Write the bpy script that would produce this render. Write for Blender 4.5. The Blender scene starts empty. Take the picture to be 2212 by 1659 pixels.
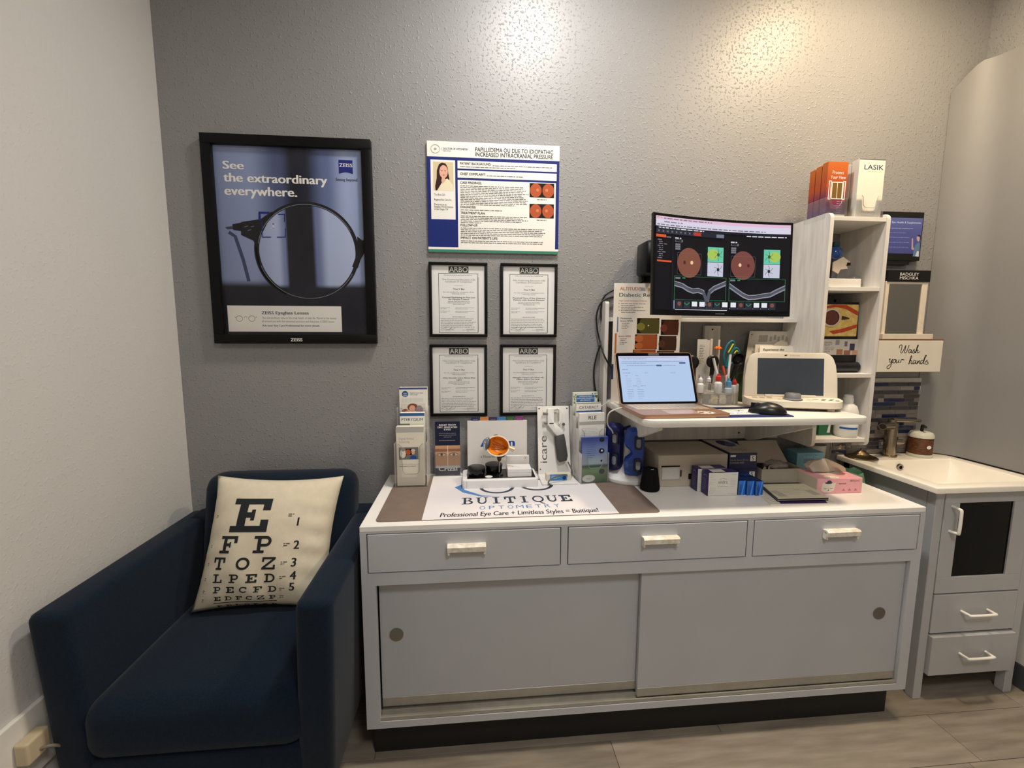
import bpy, bmesh, math, random
from mathutils import Vector, Matrix
from math import pi, sin, cos, radians
random.seed(7)
scene = bpy.context.scene
COL = scene.collection

# ---------------------------------------------------------------- camera
F_PX, YAW, PITCH, ROLL = 947.15, -0.0901, 0.1164, 0.0035
CAM = Vector((-0.0729, -1.8371, 1.4228))
_f = Vector((-sin(YAW)*cos(PITCH), cos(YAW)*cos(PITCH), -sin(PITCH)))
_r = Vector((cos(YAW), sin(YAW), 0)); _u = _r.cross(_f)
CR = _r*cos(ROLL)+_u*sin(ROLL); CU = _u*cos(ROLL)-_r*sin(ROLL); CF = _f
cam = bpy.data.cameras.new('camera'); cam.sensor_width = 36; cam.lens = F_PX/2212*36
cam.clip_start = 0.02
cam_o = bpy.data.objects.new('camera', cam); COL.objects.link(cam_o)
cam_o.matrix_world = Matrix.Translation(CAM) @ Matrix((CR, CU, -CF)).transposed().to_4x4()
scene.camera = cam_o

# ---------------------------------------------------------------- world, view
w = bpy.data.worlds.new('world'); scene.world = w; w.use_nodes = True
w.node_tree.nodes['Background'].inputs[0].default_value = (0.8, 0.85, 1, 1)
w.node_tree.nodes['Background'].inputs[1].default_value = 0.02
vs = scene.view_settings
vs.view_transform = 'Standard'; vs.look = 'None'; vs.gamma = 1; vs.use_curve_mapping = False
vs.exposure = 0.0

# ---------------------------------------------------------------- lamps of the room (built into ceiling fixtures further down)
CEIL = 3.0
LAMPS = [  # name, x, y, radius, power, colour
    ('warm', 1.47, -0.60, 0.12, 30, (1.0, 0.79, 0.52)),
    ('neutral', 0.22, -0.60, 0.12, 23, (1.0, 0.965, 0.92)),
    ('room', 0.55, -2.35, 0.30, 27, (1.0, 0.975, 0.95)),
]

# ---------------------------------------------------------------- pixel -> point on a plane of the room
def ray(px, py): return CF + CR*((px-1106)/F_PX) + CU*((829.5-py)/F_PX)
def aty(px, py, y): d = ray(px, py); return CAM + d*((y-CAM.y)/d.y)
def atz(px, py, z): d = ray(px, py); return CAM + d*((z-CAM.z)/d.z)
def atx(px, py, x): d = ray(px, py); return CAM + d*((x-CAM.x)/d.x)

# ---------------------------------------------------------------- materials
def lin(c):
    c = c/255.0
    return c/12.92 if c <= 0.04045 else ((c+0.055)/1.055)**2.4
def rgb(c): return (lin(c[0]), lin(c[1]), lin(c[2]), 1)
MATS = {}
def mat(name, c=(200,200,200), rough=0.5, metal=0.0, var=0.04, scale=30.0, bump=0.0, bscale=200.0, emit=0.0, trans=0.0, alpha=1.0, coat=0.0, spec=0.5, sheen=0.0, ior=1.45, stretch=None, c2=None, lit=False):
    if name in MATS: return MATS[name]
    m = bpy.data.materials.new(name); m.use_nodes = True
    nt = m.node_tree; p = nt.nodes['Principled BSDF']
    tc = nt.nodes.new('ShaderNodeTexCoord')
    src = tc.outputs['Object']
    if stretch:
        mp = nt.nodes.new('ShaderNodeMapping'); mp.inputs['Scale'].default_value = stretch
        nt.links.new(src, mp.inputs['Vector']); src = mp.outputs['Vector']
    if var > 0 or c2:
        n = nt.nodes.new('ShaderNodeTexNoise'); n.inputs['Scale'].default_value = scale; n.inputs['Detail'].default_value = 4
        nt.links.new(src, n.inputs['Vector'])
        mx = nt.nodes.new('ShaderNodeMix'); mx.data_type = 'RGBA'
        a = rgb(c); b = rgb(c2) if c2 else tuple(min(1, v*(1+var)) for v in a[:3])+(1,)
        if not c2: a = tuple(v*(1-var) for v in a[:3])+(1,)
        mx.inputs['A'].default_value = a; mx.inputs['B'].default_value = b
        rp = nt.nodes.new('ShaderNodeMapRange'); rp.inputs['From Min'].default_value = 0.35; rp.inputs['From Max'].default_value = 0.65
        nt.links.new(n.outputs['Fac'], rp.inputs['Value']); nt.links.new(rp.outputs['Result'], mx.inputs['Factor'])
        nt.links.new(mx.outputs['Result'], p.inputs['Base Color'])
        if emit: nt.links.new(mx.outputs['Result'], p.inputs['Emission Color'])
    else:
        p.inputs['Base Color'].default_value = rgb(c)
        if emit: p.inputs['Emission Color'].default_value = rgb(c)
    p.inputs['Roughness'].default_value = rough; p.inputs['Metallic'].default_value = metal
    p.inputs['Specular IOR Level'].default_value = spec; p.inputs['IOR'].default_value = ior
    p.inputs['Emission Strength'].default_value = emit
    p.inputs['Transmission Weight'].default_value = trans; p.inputs['Alpha'].default_value = alpha
    p.inputs['Coat Weight'].default_value = coat; p.inputs['Sheen Weight'].default_value = sheen
    if bump:
        n2 = nt.nodes.new('ShaderNodeTexNoise'); n2.inputs['Scale'].default_value = bscale; n2.inputs['Detail'].default_value = 3
        nt.links.new(src, n2.inputs['Vector'])
        b = nt.nodes.new('ShaderNodeBump'); b.inputs['Strength'].default_value = bump; b.inputs['Distance'].default_value = 0.002
        nt.links.new(n2.outputs['Fac'], b.inputs['Height']); nt.links.new(b.outputs['Normal'], p.inputs['Normal'])
    if lit:
        for l in list(p.inputs['Base Color'].links): nt.links.remove(l)
        p.inputs['Base Color'].default_value = (0.006, 0.006, 0.007, 1)
    MATS[name] = m
    return m
def clear(name='clear_acrylic', tint=(255,255,255), amount=0.10, rough=0.05, skin=1.16, through=0.975):
    """thin clear plastic: mostly see-through with a glossy skin"""
    if name in MATS: return MATS[name]
    m = bpy.data.materials.new(name); m.use_nodes = True; nt = m.node_tree
    p = nt.nodes['Principled BSDF']; out = nt.nodes['Material Output']
    p.inputs['Base Color'].default_value = rgb(tint); p.inputs['Roughness'].default_value = rough
    t = nt.nodes.new('ShaderNodeBsdfTransparent'); t.inputs['Color'].default_value = (through, through, through, 1)
    tc = nt.nodes.new('ShaderNodeTexCoord'); n = nt.nodes.new('ShaderNodeTexNoise'); n.inputs['Scale'].default_value = 12
    nt.links.new(tc.outputs['Object'], n.inputs['Vector'])
    lw = nt.nodes.new('ShaderNodeFresnel'); lw.inputs['IOR'].default_value = skin
    ad = nt.nodes.new('ShaderNodeMath'); ad.operation = 'MULTIPLY_ADD'; ad.inputs[1].default_value = 0.6*amount
    nt.links.new(n.outputs['Fac'], ad.inputs[0]); nt.links.new(lw.outputs['Fac'], ad.inputs[2])
    ms = nt.nodes.new('ShaderNodeMixShader'); nt.links.new(ad.outputs[0], ms.inputs['Fac'])
    nt.links.new(t.outputs[0], ms.inputs[1]); nt.links.new(p.outputs[0], ms.inputs[2]); nt.links.new(ms.outputs[0], out.inputs['Surface'])
    MATS[name] = m
    return m

# ---------------------------------------------------------------- mesh helpers
def new(): return bmesh.new()
def box(bm, x0, x1, y0, y1, z0, z1, bev=0.0, seg=2):
    if x1 < x0: x0, x1 = x1, x0
    if y1 < y0: y0, y1 = y1, y0
    if z1 < z0: z0, z1 = z1, z0
    t = bmesh.new() if bev else bm
    v = [t.verts.new(p) for p in ((x0,y0,z0),(x1,y0,z0),(x1,y1,z0),(x0,y1,z0),(x0,y0,z1),(x1,y0,z1),(x1,y1,z1),(x0,y1,z1))]
    for f in ((3,2,1,0),(4,5,6,7),(0,1,5,4),(1,2,6,5),(2,3,7,6),(3,0,4,7)): t.faces.new([v[i] for i in f])
    if bev:
        bmesh.ops.bevel(t, geom=list(t.edges), offset=bev, segments=seg, profile=0.5, affect='EDGES')
        merge(bm, t)
    return bm
def merge(bm, t, M=None):
    if M is not None: t.transform(M)
    mp = {}
    for v in t.verts: mp[v] = bm.verts.new(v.co)
    for f in t.faces:
        try: bm.faces.new([mp[v] for v in f.verts])
        except ValueError: pass
    t.free()
    return bm
def prism(bm, pts, z0, z1, axis='z'):
    """polygon (list of 2D points, counter-clockwise) pushed along an axis"""
    def P(a, b, c):
        return {'z': (a, b, c), 'y': (a, c, b), 'x': (c, a, b)}[axis]
    lo = [bm.verts.new(P(a, b, z0)) for a, b in pts]; hi = [bm.verts.new(P(a, b, z1)) for a, b in pts]
    n = len(pts)
    fs = [bm.faces.new(lo[::-1]), bm.faces.new(hi)]
    for i in range(n): fs.append(bm.faces.new((lo[i], lo[(i+1) % n], hi[(i+1) % n], hi[i])))
    bmesh.ops.recalc_face_normals(bm, faces=fs)
    return bm
def rrect(x0, x1, y0, y1, r, n=5, corners=(1,1,1,1)):
    pts = []
    for k, (cx, cy, a) in enumerate(((x1-r, y0+r, -pi/2), (x1-r, y1-r, 0), (x0+r, y1-r, pi/2), (x0+r, y0+r, pi))):
        if corners[k]:
            for i in range(n+1): t = a+pi/2*i/n; pts.append((cx+r*cos(t), cy+r*sin(t)))
        else:
            pts.append(((x1, x1, x0, x0)[k], (y0, y1, y1, y0)[k]))
    return pts
def lathe(bm, prof, seg=24, c=(0,0,0), axis='z', sx=1.0, sy=1.0, ringed=False):
    """profile = [(radius, height)...]"""
    def P(r, h, a):
        x, y = r*cos(a)*sx, r*sin(a)*sy
        return {'z': (c[0]+x, c[1]+y, c[2]+h), 'y': (c[0]+x, c[1]+h, c[2]+y), 'x': (c[0]+h, c[1]+x, c[2]+y)}[axis]
    rows = []
    for r, h in prof:
        if r < 1e-6: rows.append([bm.verts.new(P(0, h, 0))])
        else: rows.append([bm.verts.new(P(r, h, 2*pi*i/seg)) for i in range(seg)])
    fs = []
    for A, B in zip(rows, rows[1:]):
        if len(A) == 1 and len(B) == 1: continue
        for i in range(seg):
            j = (i+1) % seg
            q = ([A[0], B[i], B[j]] if len(A) == 1 else [A[i], A[j], B[0]] if len(B) == 1 else [A[i], A[j], B[j], B[i]])
            fs.append(bm.faces.new(q))
    if ringed:
        for i in range(seg): fs.append(bm.faces.new((rows[-1][i], rows[-1][(i+1) % seg], rows[0][(i+1) % seg], rows[0][i])))
    else:
        for R in (rows[0], rows[-1]):
            if len(R) > 1: fs.append(bm.faces.new(R))
    bmesh.ops.recalc_face_normals(bm, faces=fs)
    return bm
def tube(bm, path, r, seg=8, caps=True):
    path = [Vector(p) for p in path]; n = len(path); rows = []
    rs = r if isinstance(r, (list, tuple)) else [r]*n
    up = Vector((0,0,1))
    for i, p in enumerate(path):
        d = (path[min(i+1, n-1)]-path[max(i-1, 0)]).normalized()
        if i == 0:
            a = d.cross(up if abs(d.z) < 0.9 else Vector((1,0,0))).normalized()
        else:
            a = (a - d*a.dot(d)).normalized()
        b = d.cross(a)
        rows.append([bm.verts.new(p+(a*cos(2*pi*k/seg)+b*sin(2*pi*k/seg))*rs[i]) for k in range(seg)])
    fs = []
    for A, B in zip(rows, rows[1:]):
        for k in range(seg): fs.append(bm.faces.new((A[k], A[(k+1) % seg], B[(k+1) % seg], B[k])))
    if caps: fs += [bm.faces.new(rows[0][::-1]), bm.faces.new(rows[-1])]
    bmesh.ops.recalc_face_normals(bm, faces=fs)
    return bm
def smooth_path(pts, k=6):
    pts = [Vector(p) for p in pts]; out = []
    for i in range(len(pts)-1):
        p0, p1, p2, p3 = pts[max(i-1,0)], pts[i], pts[i+1], pts[min(i+2, len(pts)-1)]
        for j in range(k):
            t = j/k
            out.append(0.5*((2*p1)+(p2-p0)*t+(2*p0-5*p1+4*p2-p3)*t*t+(3*p1-p0-3*p2+p3)*t**3))
    out.append(pts[-1]); return out
def ellipsoid(bm, c, r, seg=20, rings=12, M=None):
    t = bmesh.new(); bmesh.ops.create_uvsphere(t, u_segments=seg, v_segments=rings, radius=1)
    m = Matrix.Translation(c) @ (M or Matrix()) @ Matrix.Diagonal((*r, 1))
    return merge(bm, t, m)
def cushion(bm, w, d, h, bev, seg=5, puff=0.0, n=10):
    """soft rectangular cushion centred at 0, z 0..h"""
    t = bmesh.new(); box(t, -w/2, w/2, -d/2, d/2, 0, h)
    bmesh.ops.bevel(t, geom=list(t.edges), offset=bev, segments=seg, profile=0.5, affect='EDGES')
    bmesh.ops.subdivide_edges(t, edges=[e for e in t.edges if e.calc_length() > min(w, d)/3], cuts=n, use_grid_fill=True)
    for v in t.verts:
        fx, fy = max(0, 1-(2*v.co.x/w)**2), max(0, 1-(2*v.co.y/d)**2)
        if v.co.z > h*0.5: v.co.z += puff*fx*fy
    return merge(bm, t)

# ---------------------------------------------------------------- objects
def link(name, bm, material, parent=None, smooth=False):
    me = bpy.data.meshes.new(name); bm.normal_update(); bm.to_mesh(me); bm.free()
    if smooth:
        for p in me.polygons: p.use_smooth = True
        if smooth != 'all':
            try: me.set_sharp_from_angle(angle=radians(40))
            except Exception: pass
    me.materials.append(material)
    o = bpy.data.objects.new(name, me); COL.objects.link(o)
    if parent is not None: o.parent = parent
    return o
def struct(name, bm, material, smooth=False):
    o = link(name, bm, material, None, smooth); o['kind'] = 'structure'; return o
class Thing:
    """an Empty at a thing's base; its parts are given in room coordinates (world) or in the thing's own frame"""
    def __init__(s, name, label, cat, loc=(0,0,0), rotz=0.0, group=None, rot=None, world=False):
        s.o = bpy.data.objects.new(name, None); COL.objects.link(s.o); s.o.empty_display_size = 0.05
        s.o.location = loc; s.o.rotation_euler = rot or (0, 0, rotz); s.loc = Vector(loc); s.world = world
        s.o['label'] = label; s.o['category'] = cat
        if group: s.o['group'] = group
    def part(s, name, bm, material, parent=None, smooth=False, kind=None, label=None):
        if s.world: bmesh.ops.translate(bm, verts=bm.verts, vec=-s.loc)
        o = link(name, bm, material, parent or s.o, smooth)
        if kind: o['kind'] = kind
        if label: o['label'] = label
        return o
def solid(name, label, cat, bm, material, loc=(0,0,0), rotz=0.0, group=None, smooth=False, rot=None):
    """a thing that is one mesh"""
    o = link(name, bm, material, None, smooth); o.location = loc; o.rotation_euler = rot or (0,0,rotz)
    o['label'] = label; o['category'] = cat
    if group: o['group'] = group
    return o
def copy_tree(o, parent=None):
    c = o.copy(); COL.objects.link(c)
    if parent is not None: c.parent = parent
    for ch in list(o.children): copy_tree(ch, c)
    return c

# ---------------------------------------------------------------- flat print: shapes and lettering on a face
_fc = bpy.data.curves.new('lettering_source', 'FONT'); _fo = bpy.data.objects.new('lettering_source', _fc); COL.objects.link(_fo)
def glyphs(s, bold=0.0, shear=0.0, space=1.0, res=2):
    _fc.body = s; _fc.size = 1.0; _fc.offset = bold; _fc.shear = shear; _fc.space_character = space; _fc.resolution_u = res; _fc.fill_mode = 'BOTH' if False else 'FRONT'
    _fo.data = _fc
    dg = bpy.context.evaluated_depsgraph_get(); dg.update()
    e = _fo.evaluated_get(dg); me = e.to_mesh()
    vs_ = [(v.co.x, v.co.y) for v in me.vertices]; fs_ = [tuple(p.vertices) for p in me.polygons]
    e.to_mesh_clear()
    return vs_, fs_
_cap = None
def cap():
    global _cap
    if _cap is None: _cap = max(v[1] for v in glyphs('H')[0])
    return _cap
def ring(cx, cy, ro, ri, a0=0, a1=2*pi, n=20, sx=1.0):
    out = []
    for i in range(n):
        t0, t1 = a0+(a1-a0)*i/n, a0+(a1-a0)*(i+1)/n
        out.append([(cx+ri*cos(t0)*sx, cy+ri*sin(t0)), (cx+ro*cos(t0)*sx, cy+ro*sin(t0)), (cx+ro*cos(t1)*sx, cy+ro*sin(t1)), (cx+ri*cos(t1)*sx, cy+ri*sin(t1))])
    return out
def R4(x0, y0, x1, y1): return [(x0,y0),(x1,y0),(x1,y1),(x0,y1)]
def slab(ch):
    """slab-serif capitals on a unit square"""
    b = []
    if ch == 'E': b = [R4(0,0,1,.18), R4(0,.82,1,1), R4(.17,.18,.4,.82), R4(.4,.42,.62,.58), R4(.52,.34,.62,.42), R4(.52,.58,.62,.66), R4(.8,.18,1,.36), R4(.8,.64,1,.82)]
    if ch == 'F': b = [R4(0,0,.6,.16), R4(.2,.16,.4,.84), R4(0,.84,1,1), R4(.82,.6,1,.84), R4(.4,.42,.65,.58), R4(.56,.34,.65,.42), R4(.56,.58,.65,.66)]
    if ch == 'P': b = [R4(0,0,.6,.16), R4(.2,.16,.4,.84), R4(0,.84,.64,1), R4(.4,.38,.64,.54)] + ring(.64,.69,.31,.15,-pi/2,pi/2,12)
    if ch == 'T': b = [R4(.25,0,.75,.16), R4(.4,.16,.6,.84), R4(0,.84,1,1), R4(0,.58,.16,.84), R4(.84,.58,1,.84)]
    if ch == 'O': b = ring(.5,.5,.5,.32,n=28)
    if ch == 'Z': b = [R4(0,.84,1,1), R4(0,0,1,.16), [(0,.16),(.25,.16),(1,.84),(.75,.84)], R4(0,.62,.15,.84), R4(.85,.16,1,.38)]
    if ch == 'L': b = [R4(0,0,.95,.16), R4(.2,.16,.4,.84), R4(0,.84,.6,1), R4(.8,.16,.95,.4)]
    if ch == 'D': b = [R4(0,0,.5,.16), R4(0,.84,.5,1), R4(.15,.16,.35,.84)] + ring(.5,.5,.5,.33,-pi/2,pi/2,16)
    if ch == 'C': b = ring(.5,.5,.5,.33,.7,2*pi-.7,24) + [R4(.78,.62,.92,.95)]
    if ch == 'B': b = [R4(0,0,.6,.1), R4(0,.9,.55,1), R4(.15,.1,.36,.9), R4(.36,.47,.6,.55)] + ring(.55,.765,.235,.1,-pi/2,pi/2,10,1.2) + ring(.6,.275,.275,.12,-pi/2,pi/2,10,1.2)
    if ch == 'U': b = [R4(0,.9,.42,1), R4(.66,.9,1,1), R4(.12,.4,.32,.9), R4(.78,.4,.88,.9)] + ring(.5,.4,.4,.24,pi,2*pi,14,.95)
    if ch == 'I': b = [R4(.2,0,.8,.1), R4(.2,.9,.8,1), R4(.39,.1,.61,.9)]
    if ch == 'Q': b = ring(.5,.5,.5,.34,n=28) + [[(.45,.06),(.6,.06),(1.05,-.28),(.8,-.25)]]
    return b
SEPARATE = {'stamp', 'window_shutter', 'size_square', 'hole_mark', 'fundus_picture', 'fundus_highlight', 'eye_photo', 'thickness_map', 'vessel_map', 'thickness_patch', 'retina_image', 'optic_disc', 'macula', 'retina_photo', 'retina_patch', 'retina_patch_light', 'colour_bar', 'white_panel', 'button', 'thumbnail', 'thumbnail_image', 'tool_button', 'screen_button', 'tab', 'eye_picture', 'iris', 'brown_side', 'drop_box', 'drop_box_field'}
class Sheet:
    """flat print: 2D shapes (metres, origin o, axes u and v) gathered per part and colour, laid just proud of the face"""
    def __init__(s, thing, o, u, v, parent=None, fn=None, cell=None, lift=0.00005):
        s.t, s.o, s.u, s.v = thing, Vector(o), Vector(u).normalized(), Vector(v).normalized()
        s.o = s.o-(thing.loc if thing.world else Vector((0,0,0))); s.n = s.u.cross(s.v); s.parent = parent; s.b = {}; s.order = []; s.fn = fn; s.cell = cell; s.lift = lift; s.uid = 0; s.nu = 0; s.top = 0; s.lay = {}
    def _bm(s, part, m):
        if s.uid == 0 and part in SEPARATE: s.nu += 1; k = (part, m.name, -s.nu)
        else: k = (part, m.name, s.uid)
        if k not in s.b:
            if s.uid > 0: lay = s.top+0.5
            else:
                if k[:2] not in s.lay: s.top += 1; s.lay[k[:2]] = s.top
                lay = s.lay[k[:2]]
            s.b[k] = (bmesh.new(), m, lay); s.order.append(k)
        return s.b[k]
    def _p(s, x, y, lay):
        h = s.lift*lay
        if s.fn: return s.fn(x, y, h)
        return s.o+s.u*x+s.v*y+s.n*h
    def poly(s, pts, m, part='printed_shape'):
        bm, m, lay = s._bm(part, m)
        if s.cell and len(pts) == 4:
            A, B, C, D = [Vector(p) for p in pts]
            nu = max(1, math.ceil(max((B-A).length, (C-D).length)/s.cell)); nv = max(1, math.ceil(max((D-A).length, (C-B).length)/s.cell))
            g = [[bm.verts.new(s._p(*((A*(1-i/nu)+B*i/nu)*(1-j/nv)+(D*(1-i/nu)+C*i/nu)*j/nv), lay)) for i in range(nu+1)] for j in range(nv+1)]
            for j in range(nv):
                for i in range(nu): bm.faces.new((g[j][i], g[j][i+1], g[j+1][i+1], g[j+1][i]))
        elif s.fn and len(pts) > 8:
            V = [bm.verts.new(s._p(x, y, lay)) for x, y in pts]; c = bm.verts.new(s._p(sum(p[0] for p in pts)/len(pts), sum(p[1] for p in pts)/len(pts), lay))
            for i in range(len(V)): bm.faces.new((V[i], V[(i+1) % len(V)], c))
        else:
            bm.faces.new([bm.verts.new(s._p(x, y, lay)) for x, y in pts])
    def rect(s, x, y, w, h, m, part='printed_shape'): s.poly(R4(x, y, x+w, y+h), m, part)
    def frame(s, x, y, w, h, t, m, part='printed_line'):
        s.rect(x, y, w, t, m, part); s.rect(x, y+h-t, w, t, m, part); s.rect(x, y+t, t, h-2*t, m, part); s.rect(x+w-t, y+t, t, h-2*t, m, part)
    def disc(s, x, y, rx, ry, m, part='printed_shape', n=24, a0=0, a1=2*pi):
        s.poly([(x+rx*cos(a0+(a1-a0)*i/n), y+ry*sin(a0+(a1-a0)*i/n)) for i in range(n)], m, part)
    def arc(s, x, y, rx, ry, t, m, part='printed_line', a0=0, a1=2*pi, n=28):
        for i in range(n):
            p, q = a0+(a1-a0)*i/n, a0+(a1-a0)*(i+1)/n
            s.poly([(x+(rx-t)*cos(p), y+(ry-t)*sin(p)), (x+rx*cos(p), y+ry*sin(p)), (x+rx*cos(q), y+ry*sin(q)), (x+(rx-t)*cos(q), y+(ry-t)*sin(q))], m, part)
    def stroke(s, pts, t, m, part='printed_line'):
        pts = [Vector(p) for p in pts]; n = len(pts); L = []
        for i, p in enumerate(pts):
            d = (pts[min(i+1,n-1)]-pts[max(i-1,0)]).normalized(); k = Vector((-d.y, d.x))*t/2; L.append((p+k, p-k))
        for (a, b), (c, d) in zip(L, L[1:]): s.poly([b, d, c, a], m, part)
    def text(s, txt, x, y, h, m, w=None, align='L', bold=0.0, shear=0.0, part='lettering', space=1.0, maxw=None):
        """baseline at y, capital height h; w squeezes or stretches the line to that width"""
        V, Fs = glyphs(txt, 0.0, shear, space, 3 if h > 0.01 else 2)
        if not V: return 0
        s.nu += 1; s.uid = s.nu
        k = h/cap(); x0 = min(v[0] for v in V); x1 = max(v[0] for v in V); kx = k
        if w: kx = w/(x1-x0)
        elif maxw and (x1-x0)*k > maxw: kx = maxw/(x1-x0)
        W = (x1-x0)*kx; ox = x - (0 if align == 'L' else W/2 if align == 'C' else W)
        bm, m, lay = s._bm(part, m)
        for n_, dx in enumerate((0,) if bold < 0.002 else (0, -bold, bold) if bold < 0.012 else (0, -bold, bold, -bold*0.5, bold*0.5)):
            vv = [bm.verts.new(s._p(ox+(a-x0+dx*1.3)*kx, y+b*k, lay+n_*0.6)) for a, b in V]
            for f in Fs:
                try: bm.faces.new([vv[i] for i in f])
                except ValueError: pass
        s.uid = 0
        return W
    def slab(s, txt, x, y, w, h, pitch, m, part='lettering'):
        for i, ch in enumerate(txt):
            s.nu += 1; s.uid = s.nu
            for q in slab(ch): s.poly([(x+i*pitch+a*w, y+b*h) for a, b in q], m, part)
        s.uid = 0
    def lines(s, x, y, w, n, pitch, h, m, part='fine_print', seed=1, last=0.6, center=False):
        """illegible small print: rows of word-sized dashes, first row's baseline at y"""
        rd = random.Random(seed)
        for i in range(n):
            W = w*(last if i == n-1 else rd.uniform(0.88, 1.0)); c = x+(w-W)/2 if center else x; e = c+W
            while c < e-h*0.8:
                L = min(rd.uniform(1.2, 5.5)*h, e-c); s.rect(c, y-i*pitch, L, h*0.62, m, part); c += L+h*0.75
    def done(s):
        for k in s.order:
            bm, m, lay = s.b[k]; world = s.t.world; s.t.world = False
            bm.normal_update()
            s.t.part(k[0], bm, m, s.parent, kind='stuff' if k[0] == 'fine_print' else None); s.t.world = world

# ================================================================ the room
XL, XR, YF = -1.221, 2.13, -3.4
def wall_paint(name, c, c2, rough, bump, spec=0.5):
    """rolled-on orange-peel paint"""
    m = bpy.data.materials.new(name); m.use_nodes = True; nt = m.node_tree; p = nt.nodes['Principled BSDF']
    tc = nt.nodes.new('ShaderNodeTexCoord')
    big = nt.nodes.new('ShaderNodeTexNoise'); big.inputs['Scale'].default_value = 3; nt.links.new(tc.outputs['Object'], big.inputs['Vector'])
    mx = nt.nodes.new('ShaderNodeMix'); mx.data_type = 'RGBA'; mx.inputs['A'].default_value = rgb(c); mx.inputs['B'].default_value = rgb(c2)
    nt.links.new(big.outputs['Fac'], mx.inputs['Factor']); nt.links.new(mx.outputs['Result'], p.inputs['Base Color'])
    n = nt.nodes.new('ShaderNodeTexNoise'); n.inputs['Scale'].default_value = 105; n.inputs['Detail'].default_value = 2.5; n.inputs['Roughness'].default_value = 0.5
    nt.links.new(tc.outputs['Object'], n.inputs['Vector'])
    r = nt.nodes.new('ShaderNodeMapRange'); r.inputs['From Min'].default_value = 0.54; r.inputs['From Max'].default_value = 0.74; r.interpolation_type = 'SMOOTHSTEP'
    nt.links.new(n.outputs['Fac'], r.inputs['Value'])
    n2 = nt.nodes.new('ShaderNodeTexNoise'); n2.inputs['Scale'].default_value = 320; n2.inputs['Detail'].default_value = 2
    nt.links.new(tc.outputs['Object'], n2.inputs['Vector'])
    ad = nt.nodes.new('ShaderNodeMath'); ad.operation = 'MULTIPLY_ADD'; ad.inputs[1].default_value = 0.25
    nt.links.new(n2.outputs['Fac'], ad.inputs[0]); nt.links.new(r.outputs['Result'], ad.inputs[2])
    b = nt.nodes.new('ShaderNodeBump'); b.inputs['Strength'].default_value = bump; b.inputs['Distance'].default_value = 0.0025
    nt.links.new(ad.outputs[0], b.inputs['Height']); nt.links.new(b.outputs['Normal'], p.inputs['Normal'])
    p.inputs['Roughness'].default_value = rough; p.inputs['Specular IOR Level'].default_value = spec
    return m
m_back = wall_paint('grey_wall_paint', (138,138,139), (142,141,141), 0.43, 0.62)
m_left = wall_paint('pale_wall_paint', (202,200,197), (206,204,201), 0.6, 0.25, 0.3)
m_rear = wall_paint('rear_wall_paint', (200,196,188), (205,200,192), 0.6, 0.25, 0.3)
m_ceil = mat('ceiling_paint', (228,224,216), 0.8, var=0.02, scale=5, bump=0.2, bscale=120)
struct('wall_back', box(new(), XL-0.1, XR+0.1, 0, 0.1, 0, CEIL), m_back)
struct('wall_left', box(new(), XL-0.1, XL, YF, 0, 0, CEIL), m_left)
struct('wall_right', box(new(), XR, XR+0.1, YF, 0, 0, CEIL), m_back)
struct('wall_rear', box(new(), XL-0.1, XR+0.1, YF-0.1, YF, 0, CEIL), m_rear)
struct('ceiling', box(new(), XL-0.1, XR+0.1, YF-0.1, 0.1, CEIL, CEIL+0.08), m_ceil)

# vinyl plank floor: every plank its own piece
m_sub = mat('floor_joint', (70,62,52), 0.8, var=0.05)
floor = struct('floor', box(new(), XL-0.1, XR+0.1, YF-0.1, 0.1, -0.06, -0.003), m_sub)
planks = [mat('vinyl_plank_%d' % i, c, 0.45, var=0, c2=c2, scale=4, stretch=(1.2, 9, 9), bump=0.08, bscale=60) for i, (c, c2) in enumerate((
    ((122,113,101), (144,134,121)), ((130,120,107), (150,140,126)), ((117,109,97), (139,129,115)), ((134,124,110), (153,143,129))))]
rd = random.Random(3); PW, PL = 0.182, 1.22; y = YF; row = 0; meshes = {}
while y < -0.001:
    y1 = min(y+PW, 0); x = XL - rd.uniform(0.1, 1.1)
    while x < XR:
        x0, x1 = max(x, XL), min(x+PL, XR)
        if x1-x0 > 0.02:
            o = link('plank', box(new(), x0+0.0008, x1-0.0008, y+0.0008, y1-0.0008, -0.004, 0.0, 0.0006, 1), planks[rd.randrange(4)], floor)
        x += PL
    y = y1; row += 1

m_white = mat('white_trim_paint', (226,223,216), 0.45, var=0.02, scale=8)
m_dkbase = mat('dark_vinyl_base', (74,76,80), 0.5, var=0.05)
struct('baseboard_right', box(new(), XR-0.012, XR, YF, -0.02, 0, 0.10, 0.002, 1), m_dkbase)
struct('trim_1', box(new(), XR-0.010, XR, YF, -0.33, 0.10, 0.80, 0.002, 1), m_white)
# low white cable ledge along the pale wall beside the armchair
struct('trim_2', box(new(), XL, XL+0.014, -1.7, -0.60, 0.28, 0.462, 0.003, 2), m_white)
struct('baseboard_left', box(new(), XL, XL+0.012, YF, -0.02, 0, 0.10, 0.002, 1), m_dkbase)

# grey sheet that wraps the corner by the sink
bm = new(); pts = [(1.978, -0.003)]
for i in range(11):
    a = pi/2*i/10; pts.append((1.985+0.125*sin(a), -0.003-0.125*(1-cos(a))))
pts.append((2.11, -1.6))
back = [(x+0.0015*(1 if k > 5 else 0), y+0.0015*(0 if k > 5 else 1)) for k, (x, y) in enumerate(pts)]
prism(bm, pts+back[::-1], 0.874, 2.566)
for v in bm.verts:
    if v.co.z > 2 and v.co.y > -0.03: v.co.z = 2.45+0.116*max(0, (v.co.x-1.978)/0.09)
solid('wall_sheet', 'smooth grey protective sheet curving round the wall corner beside the sink', 'wall panel', bm,
      mat('grey_sheet', (134,133,133), 0.5, var=0.02, scale=3, bump=0.02, bscale=8), smooth=True)

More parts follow.
